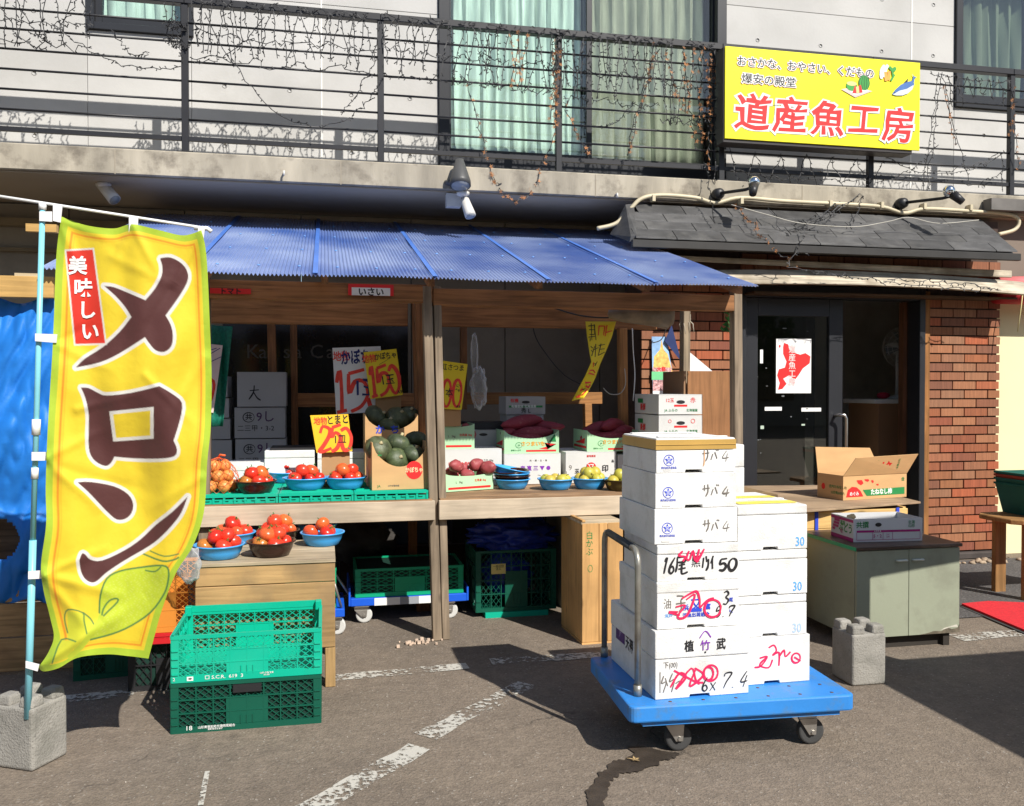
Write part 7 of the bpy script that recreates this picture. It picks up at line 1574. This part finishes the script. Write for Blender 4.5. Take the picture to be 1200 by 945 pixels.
for k, (pt, lb) in enumerate(((515, 'lowest grey carton beside the banner at the back'), (490, 'second grey carton from below beside the banner at the back'), (466, 'third grey carton from below beside the banner at the back'), (440, 'top grey carton beside the banner at the back'))):
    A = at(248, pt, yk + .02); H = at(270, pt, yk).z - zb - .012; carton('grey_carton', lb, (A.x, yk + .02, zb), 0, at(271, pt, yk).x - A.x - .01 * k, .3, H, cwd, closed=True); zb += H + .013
a = at(476, 545, 6.5)

# ---------------------------------------------------------------- under the shelf
bluec = M('bright_blue_plastic', (.01, .10, .62), .4, .05, 5); whw = M('white_wheel', (.55, .55, .53), .5, .05, 6)
ga, gb_ = gr(424, 735), gr(541, 722)
yd = 5.62
A = at(410, 722, yd)
zdk = .165
x0, x1 = at(411, 720, yd).x, at(547, 716, yd).x
dl = thing('dolly', 'low blue dolly with a white striped edge under the left shelf', 'dolly', (x0, yd, 0))
Wd_, Dd_ = x1 - x0, .48
obj('deck', MB().box(0, 0, zdk - .05, Wd_, Dd_, zdk), bluec, dl, bevel=.004); 
for k, (a, b, m_) in enumerate(((.20, .42, whitei), (.42, .58, M('grey_tape', (.3, .32, .35), .5)), (.58, .72, whitei))): obj('edge_tape', MB().box(Wd_ * a, -.002, zdk - .049, Wd_ * b - .001, -.0005, zdk - .002), m_, dl)
obj('end_lip', MB().box(-.012, 0, zdk - .045, -.0005, Dd_, zdk + .07).box(Wd_ + .0005, 0, zdk - .045, Wd_ + .012, Dd_, zdk + .045), bluec, dl)
for x in (.07, Wd_ - .12):
    for y in (.05, Dd_ - .06): caster(dl, x, y, .052, zdk - .051, tire=whw, hub=whw)
obj('tow_bar', MB().tube([(.0, .03, zdk + .01), (-.13, .0, .38)], .008, 8), M('bar_steel', (.35, .34, .32), .4, metal=.7), dl)
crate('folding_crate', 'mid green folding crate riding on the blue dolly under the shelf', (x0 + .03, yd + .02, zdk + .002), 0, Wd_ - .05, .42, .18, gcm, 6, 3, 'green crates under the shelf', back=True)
x0b = at(392, 730, 5.4).x; d2 = thing('dolly', 'end of a second blue dolly beside the wooden bench', 'dolly', (x0b - .3, 5.38, 0))
obj('deck', MB().box(0, 0, .115, .36, .44, .165), bluec, d2, bevel=.004); caster(d2, .30, .05, .052, .114, tire=whw, hub=whw); caster(d2, .08, .05, .052, .114, tire=whw, hub=whw); caster(d2, .30, .38, .052, .114, tire=whw, hub=whw)
crate('narrow_crate', 'narrow green crate on the second dolly behind the wooden bench', (x0b - .29, 5.42, .167), 0, .30, .38, .24, gcm, 3, 3, 'green crates under the shelf', back=True, clips=False)
obj('tow_bar', MB().tube([(.34, .02, .17), (.29, .0, .36)], .008, 8), MATS['bar_steel'], d2)
pa, pb2 = gr(556, 722), gr(640, 722)
bc = crate('deep_crate', 'deep dark green crate with a yellow tag and blue plastic sticking out', (pa.x, 5.62, .035), 0, at(650, 700, 5.62).x - at(556, 700, 5.62).x, .44, .40, gcd, 7, 4, 'green crates under the shelf', back=False)
f_ = Face((0, -.004, 0), (1, 0, 0), (0, 0, 1)); obj('tag', MB().box(.10, -.012, .25, .195, -.004, .315), M('tag_yellow', (.72, .60, .20), .6), bc); write(bc, Face((0, -.0125, 0), (1, 0, 0), (0, 0, 1)), '一般社団\n法人', .147, .29, .018, ink, .0); 
solo('crate_pallet', MB().box(0, 0, 0, .42, .46, .034), gcl, 'bright green base plate lying under the deep crate', 'base plate', (pa.x + .06, 5.60, 0))
bpm = M('blue_bag_plastic', (.012, .045, .42), .3, .15, 6, spec=.6, bump=.01, bscale=9)
q = at(597, 640, 5.75); solo('blue_bag', crumple(.22, (1.25, .8, .48), 44, 28, .45, 3.5), bpm, 'heap of crumpled dark blue plastic bags in the deep crate', 'bag', (q.x + .03, 5.84, .50))
solo('blue_bag', crumple(.16, (1.0, .7, .9), 30, 20, .35, 3), bpm, 'blue plastic bag stuffed inside the deep crate', 'bag', (q.x, 5.84, .24))
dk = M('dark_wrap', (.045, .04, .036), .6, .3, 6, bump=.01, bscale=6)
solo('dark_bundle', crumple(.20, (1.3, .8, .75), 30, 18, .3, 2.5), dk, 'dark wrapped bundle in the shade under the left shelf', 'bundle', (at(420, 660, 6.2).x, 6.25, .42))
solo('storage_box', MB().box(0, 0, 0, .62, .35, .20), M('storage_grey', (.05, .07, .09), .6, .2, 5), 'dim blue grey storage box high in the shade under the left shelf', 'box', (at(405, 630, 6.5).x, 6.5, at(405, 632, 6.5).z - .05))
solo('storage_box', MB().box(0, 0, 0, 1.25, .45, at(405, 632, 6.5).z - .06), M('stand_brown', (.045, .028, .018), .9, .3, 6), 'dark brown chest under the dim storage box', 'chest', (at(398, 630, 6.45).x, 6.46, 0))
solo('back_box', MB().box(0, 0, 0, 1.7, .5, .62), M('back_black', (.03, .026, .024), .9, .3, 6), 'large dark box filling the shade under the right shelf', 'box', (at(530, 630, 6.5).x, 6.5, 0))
solo('standing_board', MB().box(0, 0, 0, .02, .5, .72), M('panel_grey', (.25, .23, .2), .8, .15, 5), 'grey board standing upright beside the plank crate', 'board', (at(652, 640, 5.9).x, 5.75, 0))
# ---------------------------------------------------------------- right edge: stool, baskets, mat, red awning, cream board
wst = wood('stool_wood', (.42, .22, .08), 'x', .65, False); wstz = wood('stool_wood_z', (.42, .22, .08), 'z', .65, False)
ys = 5.2
A = at(1152, 612, ys); 
sx_ = A.x; zs_ = A.z
sx_ += .27
ws_ = thing('wooden_stool', 'low wooden stool with the green basket stack at the right edge', 'stool', (sx_, ys, 0))
obj('seat', MB().prism([(0, .06), (.06, 0), (.9, 0), (.9, .42), (.06, .42), (0, .36)], zs_ - .035, zs_, 'xy'), wst, ws_, bevel=.006)
zg = gr(1181, 674).z
for x, y in ((.12, .05), (.12, .33), (.75, .05), (.75, .33)): obj('leg', MB().box(x, y, 0, x + .09, y + .045, zs_ - .036), wstz, ws_, bevel=.004)
bkm = M('basket_green', (.008, .10, .075), .5, .1, 8); rdl = M('basket_red', (.35, .04, .02), .5)
bxs = [(at(1169, 575, ys + .02).x)]
for k, (mt, lb) in enumerate(((bkm, 'lowest dark green basket of the nested stack on the stool'), (bkm, 'second dark green basket of the nested stack on the stool'), (rdl, 'thin reddish basket rim between the green baskets'), (bkm, 'topmost dark green basket of the nested stack on the stool'))):
    zb = zs_ + .002 + [0, .035, .06, .08][k]; Hb = .22
    t = thing('basket', lb, 'basket', (bxs[0] + .37, ys + .05, zb), 0, 'nested baskets on the stool')
    W, D = .42, .34
    mb = MB()
    for (x0, y0, x1, y1) in ((0, 0, W, 0), (W, 0, W, D), (W, D, 0, D), (0, D, 0, 0)):
        ox = lambda x: x + (.045 if x > 0 else -.045); oy = lambda y: y + (.03 if y > 0 else -.03)
        mb.add([(x0, y0, 0), (x1, y1, 0), (ox(x1), oy(y1), Hb), (ox(x0), oy(y0), Hb)], [(0, 1, 2, 3)])
    obj('wall', mb, mt, t, solid=.004)
    obj('bottom', MB().box(.002, .002, .0, W - .002, D - .002, .004), mt, t)
    obj('rim', MB().box(-.052, -.038, Hb - .012, W + .052, -.030, Hb + .003).box(-.052, D + .03, Hb - .012, W + .052, D + .038, Hb + .003).box(-.052, -.03, Hb - .012, -.045, D + .03, Hb + .003).box(W + .045, -.03, Hb - .012, W + .052, D + .03, Hb + .003), mt, t)
    rb_ = MB()
    for i in range(14):
        x = i * W / 13; f__ = .045 * (2 * i / 13 - 1); rb_.tube([(x, -.003, 0), (x + f__, -.034, Hb - .01)], .003, 4)
    obj('ribs', rb_, mt, t, kind='stuff')
redm = M('red_mat', (.60, .02, .03), .95, .15, 60, bump=.004, bscale=160)
q = [gr(1127, 711), gr(1158, 708), gr(1300, 714), gr(1320, 790), gr(1200, 742)]
mt = MB(); ms = [(p.x, p.y) for p in q]
solo('door_mat', MB().prism(ms, .010, .022, 'xy'), redm, 'bright red mat lying on the grey pavement at the right edge', 'mat')
solo('mat_underlay', MB().prism([(x - .03, y - .02) for x, y in ms], .004, .009, 'xy'), rub, 'thin black rubber edge under the red mat', 'mat')
A = at(1172, 345, YB - .1)
aw = thing('red_awning', 'rolled red fabric awning edge over the cream wall with a frayed tie', 'awning', (A.x, YB - .1, A.z - .03))
obj('fabric', MB().tube([(-.04, 0, .03), (.3, 0, .03), (3.0, 0, .02)], .085, 14), M('awning_red', (.55, .03, .04), .6, .2, 5, bump=.01, bscale=8), aw); obj('upper_fold', MB().tube([(-.0, .06, .12), (.5, .08, .14), (3.0, .1, .14)], .07, 12), M('awning_pink', (.62, .16, .16), .6, .2, 5), aw)
ty = MB()
for (dx, dz) in ((.1, -.25), (.16, -.1), (-.05, -.3), (.2, -.02)): ty.tube([(.15, -.09, .05), (.15 + dx * .6, -.1, -.02 + dz * .3), (.15 + dx, -.09, dz)], .005, 5)
obj('tie', ty, M('tie_straw', (.6, .52, .25), .8), aw)
# ---------------------------------------------------------------- lamps on the slab, pipe, spot
wl_ = M('lamp_white', (.62, .60, .56), .4, .1, 8); lg_ = M('lamp_grey', (.07, .07, .07), .45, .1, 8); chrome = M('chrome', (.75, .78, .8), .08, .02, 4, metal=1)
def spot(name, label, px, py, Y, dirv, ln, r0, r1, mat, mount, group='spot lamps along the slab'):
    q = at(px, py, Y); t = thing(name, label, 'spot lamp', q, 0, group); d = Vector(dirv).normalized(); m_ = Vector(mount) - q
    obj('housing', MB().tube([-d * ln * .55, -d * ln * .5, d * ln * .35, d * ln * .5], [r0 * .5, r0, r1, r1], 16), mat, t); obj('lens', MB().tube([d * ln * .5, d * (ln * .5 + .003)], r1 * .86, 16), M('lens', (.3, .32, .33), .1) if 'lens' not in MATS else MATS['lens'], t)
    obj('arm', MB().tube([-d * ln * .3, -d * ln * .3 + Vector((0, 0, r0 * 1.4)), m_], .010, 8), mat, t); obj('mount', MB().lathe([(.05, 0), (.05, -.02), (.02, -.035)], 14, m_), mat, t); return t
spot('spot_lamp', 'white cylindrical spot lamp under the slab above the banner', 126, 224, YS + .25, (.5, -.35, -.62), .20, .042, .045, wl_, (at(122, 205, YS + .25).x, YS + .25, ZB - .014))
spot('spot_lamp', 'large grey cone floodlight fixed on the slab edge above the stall', 539, 203, YS - .10, (-.02, -.35, -1), .22, .032, .080, lg_, (at(528, 205, YS).x, YS - .01, at(528, 213, YS).z))
spot('spot_lamp', 'small white spot lamp hanging under the grey floodlight', 548, 244, YS - .05, (.25, -.4, -.9), .15, .035, .042, wl_, (at(543, 229, YS - .05).x, YS - .03, ZB - .02))
solo('junction_box', MB().box(0, 0, 0, .11, .08, .10), wl_, 'small beige junction box under the slab by the floodlight', 'box', (at(524, 238, YS).x, YS + .02, ZB - .12))
def reflector(px, py, bx, by, label, ux):
    b = at(bx, by, YS - .03); q = at(px, py, YS - .42)
    t = thing('reflector_lamp', label, 'lamp', b, 0, 'bulb lamps aimed at the yellow sign'); v = q - b
    obj('mount', MB().lathe([(.045, .03), (.05, 0), (.042, -.045), (.02, -.06)], 16, (0, 0, 0), 'y'), black, t); obj('arm', MB().tube([(0, -.04, 0), v * .8 - Vector((0, 0, .01)), v], .013, 8), black, t)
    d = Vector((ux, .55, .75)).normalized(); obj('socket', MB().tube([v - d * .09, v + d * .01], [.028, .038], 14), black, t)
    obj('bulb', MB().ball(v + d * .055, .048, 16, 10), chrome, t); return t
reflector(883, 219, 841, 228, 'lamp with a chrome bulb on an arm under the left end of the yellow sign', .35); reflector(1118, 229, 1056, 239, 'lamp with a chrome bulb on an arm right of the yellow sign', -.5)
pipe = M('beige_pipe', (.55, .48, .33), .5, .12, 8)
ps = [(700, 268), (722, 262), (738, 246), (752, 233), (775, 229), (815, 232), (838, 238), (868, 232), (920, 236), (1000, 240), (1035, 243), (1060, 250), (1085, 245), (1140, 248), (1172, 250), (1190, 254), (1194, 262), (1188, 270), (1170, 275)]
wire('pipe', 'beige conduit pipe running along the slab edge over the slate roof', ps, YS - .035, pipe, .017, 'pipe')
cl_ = MB()
for px in (765, 868, 972, 1032, 1082, 1136): q = at(px, 236 + (px - 868) * .03, YS - .03); cl_.cbox(q.x, q.y, q.z, .025, .06, .05)
tag(obj('pipe_clips', cl_, pipe), kind='stuff')
wire('cable', 'thin white cable hanging across the slate roof', [(857, 240), (900, 252), (940, 262), (1000, 266), (1040, 260), (1065, 255), (1100, 262), (1147, 258)], YS - .33, M('dusty_cable', (.5, .48, .42), .6), .0032)
solo('slab_cap', MB().box(0, 0, 0, 2.0, .1, .10), M('cap_grey', (.13, .12, .11), .7, .3, 5), 'grey metal cap on the slab edge at the far right', 'cap', (at(1163, 240, YS - .12).x, YS - .11, at(1163, 246, YS - .1).z))
for px, py in ((333, 202), (722, 228)):
    q = at(px, py, YS - .01); solo('anchor_bolt', MB().tube([(0, .01, 0), (0, -.03, 0), (0, -.035, -.03)], .008, 6), wl_, ('small white anchor on the slab face above the banner' if px < 500 else 'small white anchor on the slab face left of the conduit'), 'bolt', q)
# ---------------------------------------------------------------- strings of fairy lights on the railing
random.seed(77)
lw_ = M('light_wire', (.022, .022, .024), .6, .1, 5); starm = M('dried_star', (.40, .17, .06), .7, .3, 30, objvar=.2)
YL = YR - .055
def strand(mb, a, b, sag=0, n=10, bulbs=9, r=.0036, wob=.012, stars=None, sp=1.0):
    a = Vector(a); b = Vector(b); pts = []
    for i in range(n + 1):
        t = i / n; p = a.lerp(b, t); p.z -= sag * 4 * t * (1 - t); p += Vector((random.uniform(-wob, wob), random.uniform(-wob, wob), random.uniform(-wob, wob))) * (0 if i in (0, n) else 1); pts.append(p)
    mb.tube(pts, r, 3, False, False)
    L_ = sum((pts[i + 1] - pts[i]).length for i in range(n)); k = int(L_ / .045 * sp)
    for j in range(k):
        t = (j + .5) / k * n; i = min(int(t), n - 1); p = pts[i].lerp(pts[i + 1], t - i)
        d = Vector((random.uniform(-1, 1), random.uniform(-1, .3), random.uniform(-1, .6))).normalized()
        if stars is not None and random.random() < .75:
            c = p + d * .012; s = random.uniform(.012, .02); a0 = random.random() * 6
            ax = Vector((random.uniform(-1, 1), -1.2, random.uniform(-1, 1))).normalized(); u = ax.orthogonal().normalized(); w = ax.cross(u)
            for m_ in range(5):
                an = a0 + m_ * 1.2566; stars.add([c, c + (u * cos(an - .4) + w * sin(an - .4)) * s * .55, c + (u * cos(an) + w * sin(an)) * s * 1.25 + ax * .004, c + (u * cos(an + .4) + w * sin(an + .4)) * s * .55], [(0, 1, 2, 3)])
        else: mb.tube([p, p + d * random.uniform(.018, .03)], [.0035, .0045], 3, False, False)
    return pts
zr_ = at(655, 44, YR).z
def bay(x0, x1, label, drop, dens, starry=0, coil=True, deep=()):
    t = thing('string_lights', label, 'string lights', ((x0 + x1) / 2, YL, zr_), 0, 'strings of fairy lights tied along the railing')
    o = Vector(t.location); mb = MB(); st_ = MB()
    x = x0; 
    while x < x1:
        w = random.uniform(.05, .11); d = drop * random.uniform(.75, 1.1); xm = x + w / 2
        S = st_ if random.random() < starry else None
        top = Vector((x, YL, zr_ + random.uniform(-.03, .02))) - o
        strand(mb, top, Vector((xm + random.uniform(-.06, .06), YL + random.uniform(-.02, .04), zr_ - d)) - o, 0, 7, stars=S); strand(mb, Vector((xm + random.uniform(-.06, .06), YL + random.uniform(-.02, .04), zr_ - d)) - o, Vector((x + w, YL, zr_ + random.uniform(-.03, .02))) - o, 0, 7, stars=S)
        x += w / dens
    # loops lying over the rail and the lower run that joins the points of the net
    if coil:
        for k in range(int((x1 - x0) / .16)):
            cx = x0 + (k + random.random()) * .16
            strand(mb, Vector((cx, YR - .06, zr_ - .05)) - o, Vector((cx + .08, YR - .05, zr_ + .035)) - o, -.01, 4, sp=1.6); strand(mb, Vector((cx + .06, YR - .06, zr_ - .02)) - o, Vector((cx - .05, YR - .05, zr_ + .035)) - o, -.02, 4, sp=1.4)
        strand(mb, Vector((x0, YL, zr_ - drop * .5)) - o, Vector((x1, YL, zr_ - drop * .55)) - o, .02, 26, wob=.03); strand(mb, Vector((x0, YL, zr_ - drop)) - o, Vector((x1, YL, zr_ - drop)) - o, .0, 26, wob=.035)
    for (pa, pb, sag, s_) in deep: strand(mb, at(*pa, YL - .02) - o, at(*pb, YL - .02) - o, sag, 22, stars=st_ if s_ else None, wob=.015)
    obj('wires', mb, lw_, t, kind='stuff')
    if st_.f: obj('dried_stars', st_, starm, t, kind='stuff')
X = lambda px: at(px, 60, YR).x
bay(X(-60), X(110), 'tangled fairy lights hanging from the railing at the top left corner', .38, .62, deep=[((0, 5), (55, 55), .1, 0), ((20, 0), (60, 50), .06, 0), ((60, 28), (212, 78), .12, 0), ((35, 40), (90, 0), .1, 0), ((130, 35), (175, 62), .08, 0)])
bay(X(196), X(222), 'knot of fairy lights bunched beside the second railing post', .30, .3, deep=[((205, 15), (214, 75), .0, 0)])
bay(X(226), X(445), 'long net of fairy lights between the second and third railing posts', .40, .9, deep=[((240, 15), (410, 138), .35, 0), ((410, 138), (448, 95), .03, 0), ((225, 72), (310, 20), .1, 0)])
bay(X(450), X(560), 'fairy lights draped left of the big window over the railing', .42, .85, deep=[((440, 70), (400, 135), .02, 0), ((548, 95), (590, 225), .12, 1)])
bay(X(560), X(655), 'dense fairy lights with orange dried stars before the big window', .44, 1.0, .12, deep=[((590, 228), (655, 130), .28, 1), ((652, 45), (645, 140), .0, 1), ((655, 50), (650, 150), .01, 1), ((648, 60), (652, 150), .01, 1), ((660, 120), (690, 185), .02, 1)])
bay(X(658), X(770), 'dense fairy lights before the middle of the big window', .50, 1.0, .1, deep=[((700, 150), (745, 120), .05, 0), ((768, 60), (735, 182), .0, 1), ((765, 50), (760, 100), .02, 1), ((772, 60), (735, 183), -.1, 0)])
bay(X(772), X(850), 'starry fairy lights beside the left edge of the yellow sign', .62, 1.1, .35, deep=[((800, 60), (815, 175), .01, 1), ((820, 60), (822, 170), .02, 1), ((780, 60), (800, 130), .02, 1), ((832, 60), (830, 200), .02, 1), ((836, 70), (838, 215), .02, 0)])
def loose(label, runs, base):
    t = thing('string_lights', label, 'string lights', at(*base), 0, 'strings of fairy lights tied along the railing'); o = Vector(t.location); mb = MB(); st_ = MB()
    for (a, b, sag, s_, n) in runs: strand(mb, at(*a) - o, at(*b) - o, sag, n, stars=st_ if s_ else None, wob=.018)
    obj('wires', mb, lw_, t, kind='stuff')
    if st_.f: obj('dried_stars', st_, starm, t, kind='stuff')
Y1 = YL
loose('fairy lights in zigzags under the yellow sign', [((855 + 30 * k, 176 + 2 * k + random.uniform(-3, 6), Y1), (870 + 30 * k, 222 + random.uniform(-8, 6), Y1), .0, 0, 6) for k in range(6)] + [((885 + 30 * k, 178 + 2 * k, Y1), (870 + 30 * k, 222 + random.uniform(-8, 4), Y1), .0, 0, 6) for k in range(6)] + [((856, 200, Y1), (1016, 212, Y1), .03, 0, 20)], (930, 180, Y1))
loose('fairy lights strung in tall Vs right of the yellow sign', [((1100, 85, Y1), (1082, 225, Y1), .0, 0, 14), ((1104, 85, Y1), (1086, 225, Y1), .0, 0, 14), ((1103, 90, Y1), (1135, 215, Y1), .0, 0, 14), ((1105, 100, Y1), (1120, 170, Y1), .02, 1, 8), ((1025, 215, Y1), (1100, 170, Y1), .06, 0, 12), ((1040, 185, Y1), (1180, 178, Y1), .16, 0, 18), ((1090, 200, Y1), (1170, 180, Y1), .05, 0, 10), ((1130, 215, Y1), (1175, 200, Y1), .05, 0, 8), ((1172, 178, Y1), (1175, 225, Y1), 0, 0, 5)], (1100, 150, Y1))
loose('fairy lights tied to the railing at the upper right', [((1090, 86, Y1), (1185, 95, Y1), .02, 0, 16)] + [((1110 + 12 * k, 88 + k, Y1), (1116 + 12 * k, 118 + random.uniform(-8, 8), Y1), 0, 0, 5) for k in range(7)] + [((1122 + 12 * k, 89 + k, Y1), (1116 + 12 * k, 118 + random.uniform(-8, 8), Y1), 0, 0, 5) for k in range(6)] + [((1186, 140, Y1), (1192, 200, Y1), 0, 1, 8), ((1188, 100, Y1), (1184, 160, Y1), 0, 1, 8)], (1140, 100, Y1))
YD = YS - .38
loose('tangle of fairy lights fallen over the slate roof', [((1010, 225, Y1), (930, 262, YS - .3), .05, 0, 12), ((985, 235, Y1), (940, 258, YS - .3), .03, 0, 10), ((935, 258, YS - .3), (1010, 262, YS - .3), .03, 0, 12), ((860, 238, Y1), (890, 268, YD), .02, 1, 10), ((880, 265, YD), (925, 305, YD - .05), .02, 1, 12), ((900, 245, YS - .2), (948, 300, YD - .05), .03, 0, 12), ((945, 262, YD), (925, 312, YD - .1), .0, 0, 8), ((990, 240, YS - .1), (930, 268, YS - .3), .06, 0, 10), ((1012, 228, Y1), (1000, 262, YS - .2), .0, 0, 6), ((825, 190, Y1), (838, 262, YS - .3), .0, 0, 10), ((920, 262, YS - .3), (960, 270, YS - .33), .02, 0, 8)], (940, 260, YS - .3))
loose('fairy lights lying along the weathered boards over the door', [((920, 312, YB - .45), (960, 320, YB - .42), .01, 1, 8), ((955, 318, YB - .40), (1170, 341, YB - .40), .03, 0, 36), ((1040, 328, YB - .40), (1160, 338, YB - .42), -.02, 0, 20), ((975, 322, YB - .42), (1000, 327, YB - .42), -.02, 0, 5)], (1060, 330, YB - .4))
# ---------------------------------------------------------------- board and van added out of view to throw shadows; the street opposite
bs = thing('shadow_board', 'unseen signboard on a post added right of the view to shade the cabinet', 'signboard', (3.47, 3.43, 0))
obj('post', MB().tube([(0, 0, 0), (0, 0, 2.1)], .045, 10), galv, bs); obj('board', MB().prism([(-.06, 1.50), (.80, 1.60), (.80, 2.18), (-.06, 2.18)], -.045, -.032, 'xz'), whitei, bs, bevel=.003)
ob = thing('opposite_building', 'long grey shop building across the street behind the viewpoint', 'building', (-18, -24, 0))
obj('wall', MB().box(0, 0, 0, 44, 6, 7.5), M('opposite_wall', (.22, .20, .18), .9, .15, .6), ob); obj('roof', MB().box(-.4, -.5, 7.5, 44.4, 6.6, 7.8), M('opposite_roof', (.06, .05, .05), .8), ob)
wm_ = MB().box(0, 0, 0, 1.8, .06, 1.3).mesh('window', dg_)
for r_ in range(2):
    for i in range(13): obj('window', wm_, None, ob, (1.2 + i * 3.3, 6.0, 1.0 + 3.4 * r_))
for i, x in enumerate((-13, -6.5, 2.0, 8.5, 15)):
    tr_ = thing('street_tree', ['bushy', 'tall', 'broad', 'slender', 'rounded'][i] + ' dark green street tree across the road behind the viewpoint', 'tree', (x, -15.5, 0), 0, 'street trees across the road'); obj('trunk', MB().tube([(0, 0, 0), (.05, 0, 1.5), (0, .05, 3)], [.14, .1, .07], 8), M('bark', (.08, .06, .045), .9, .2, 9) if 'bark' not in MATS else MATS['bark'], tr_)
    lf_ = MB()
    for k in range(500):
        d = Vector((random.gauss(0, 1), random.gauss(0, 1), random.gauss(0, 1))).normalized() * random.uniform(.5, 1.25); c0 = Vector((d.x * 1.2, d.y * 1.2, 3.2 + d.z * 1.2)); u = Vector((random.uniform(-1, 1), random.uniform(-1, 1), random.uniform(-1, 1))).normalized() * .16; w2 = u.orthogonal().normalized() * .12; lf_.add([c0 - u, c0 - w2, c0 + u, c0 + w2], [(0, 1, 2, 3)])
    obj('crown', lf_, M('leafage', (.045, .085, .03), .8, .3, 8) if 'leafage' not in MATS else MATS['leafage'], tr_, fix=False)
vm = M('van_paint', (.70, .70, .68), .25, .03, 3, coat=.5)
vx, vy = 3.62, -1.28
vn = thing('shadow_van', 'unseen white van added right of the view to shade the asphalt', 'van', (vx, vy, 0))  # added out of view for the shadow it throws on the asphalt
Lv, Wv, Hv = 4.2, 1.7, 1.85
side = [(0, .32), (Lv, .32), (Lv, .85), (Lv - .08, 1.1), (Lv - .35, Hv - .06), (Lv - .5, Hv), (.3, Hv), (.08, 1.5), (0, .9)]
obj('body', MB().prism([(y, z) for y, z in side], 0, Wv, 'yz'), vm, vn, bevel=.04, seg=3)
for y0, y1 in ((.5, 1.5), (1.6, 2.6), (2.75, 3.55)): obj('side_window', MB().box(-.004, y0, 1.1, -.001, y1, 1.62), dg_, vn)
obj('rear_window', MB().box(.2, Lv - .12, 1.15, Wv - .2, Lv - .1, 1.2), dg_, vn)
for x, y in ((.0, .8), (.0, 3.3), (Wv - .2, .8), (Wv - .2, 3.3)):
    w_ = obj('wheel', MB().lathe([(.18, -.02), (.30, -.02), (.315, 0), (.315, .16), (.30, .19), (.18, .19)], 28, (x, y, .315), 'x'), rub, vn); obj('rim', MB().lathe([(0, -.01), (.05, -.015), (.18, -.008), (.18, .1)], 20, (x, y, .315), 'x'), galv, w_)
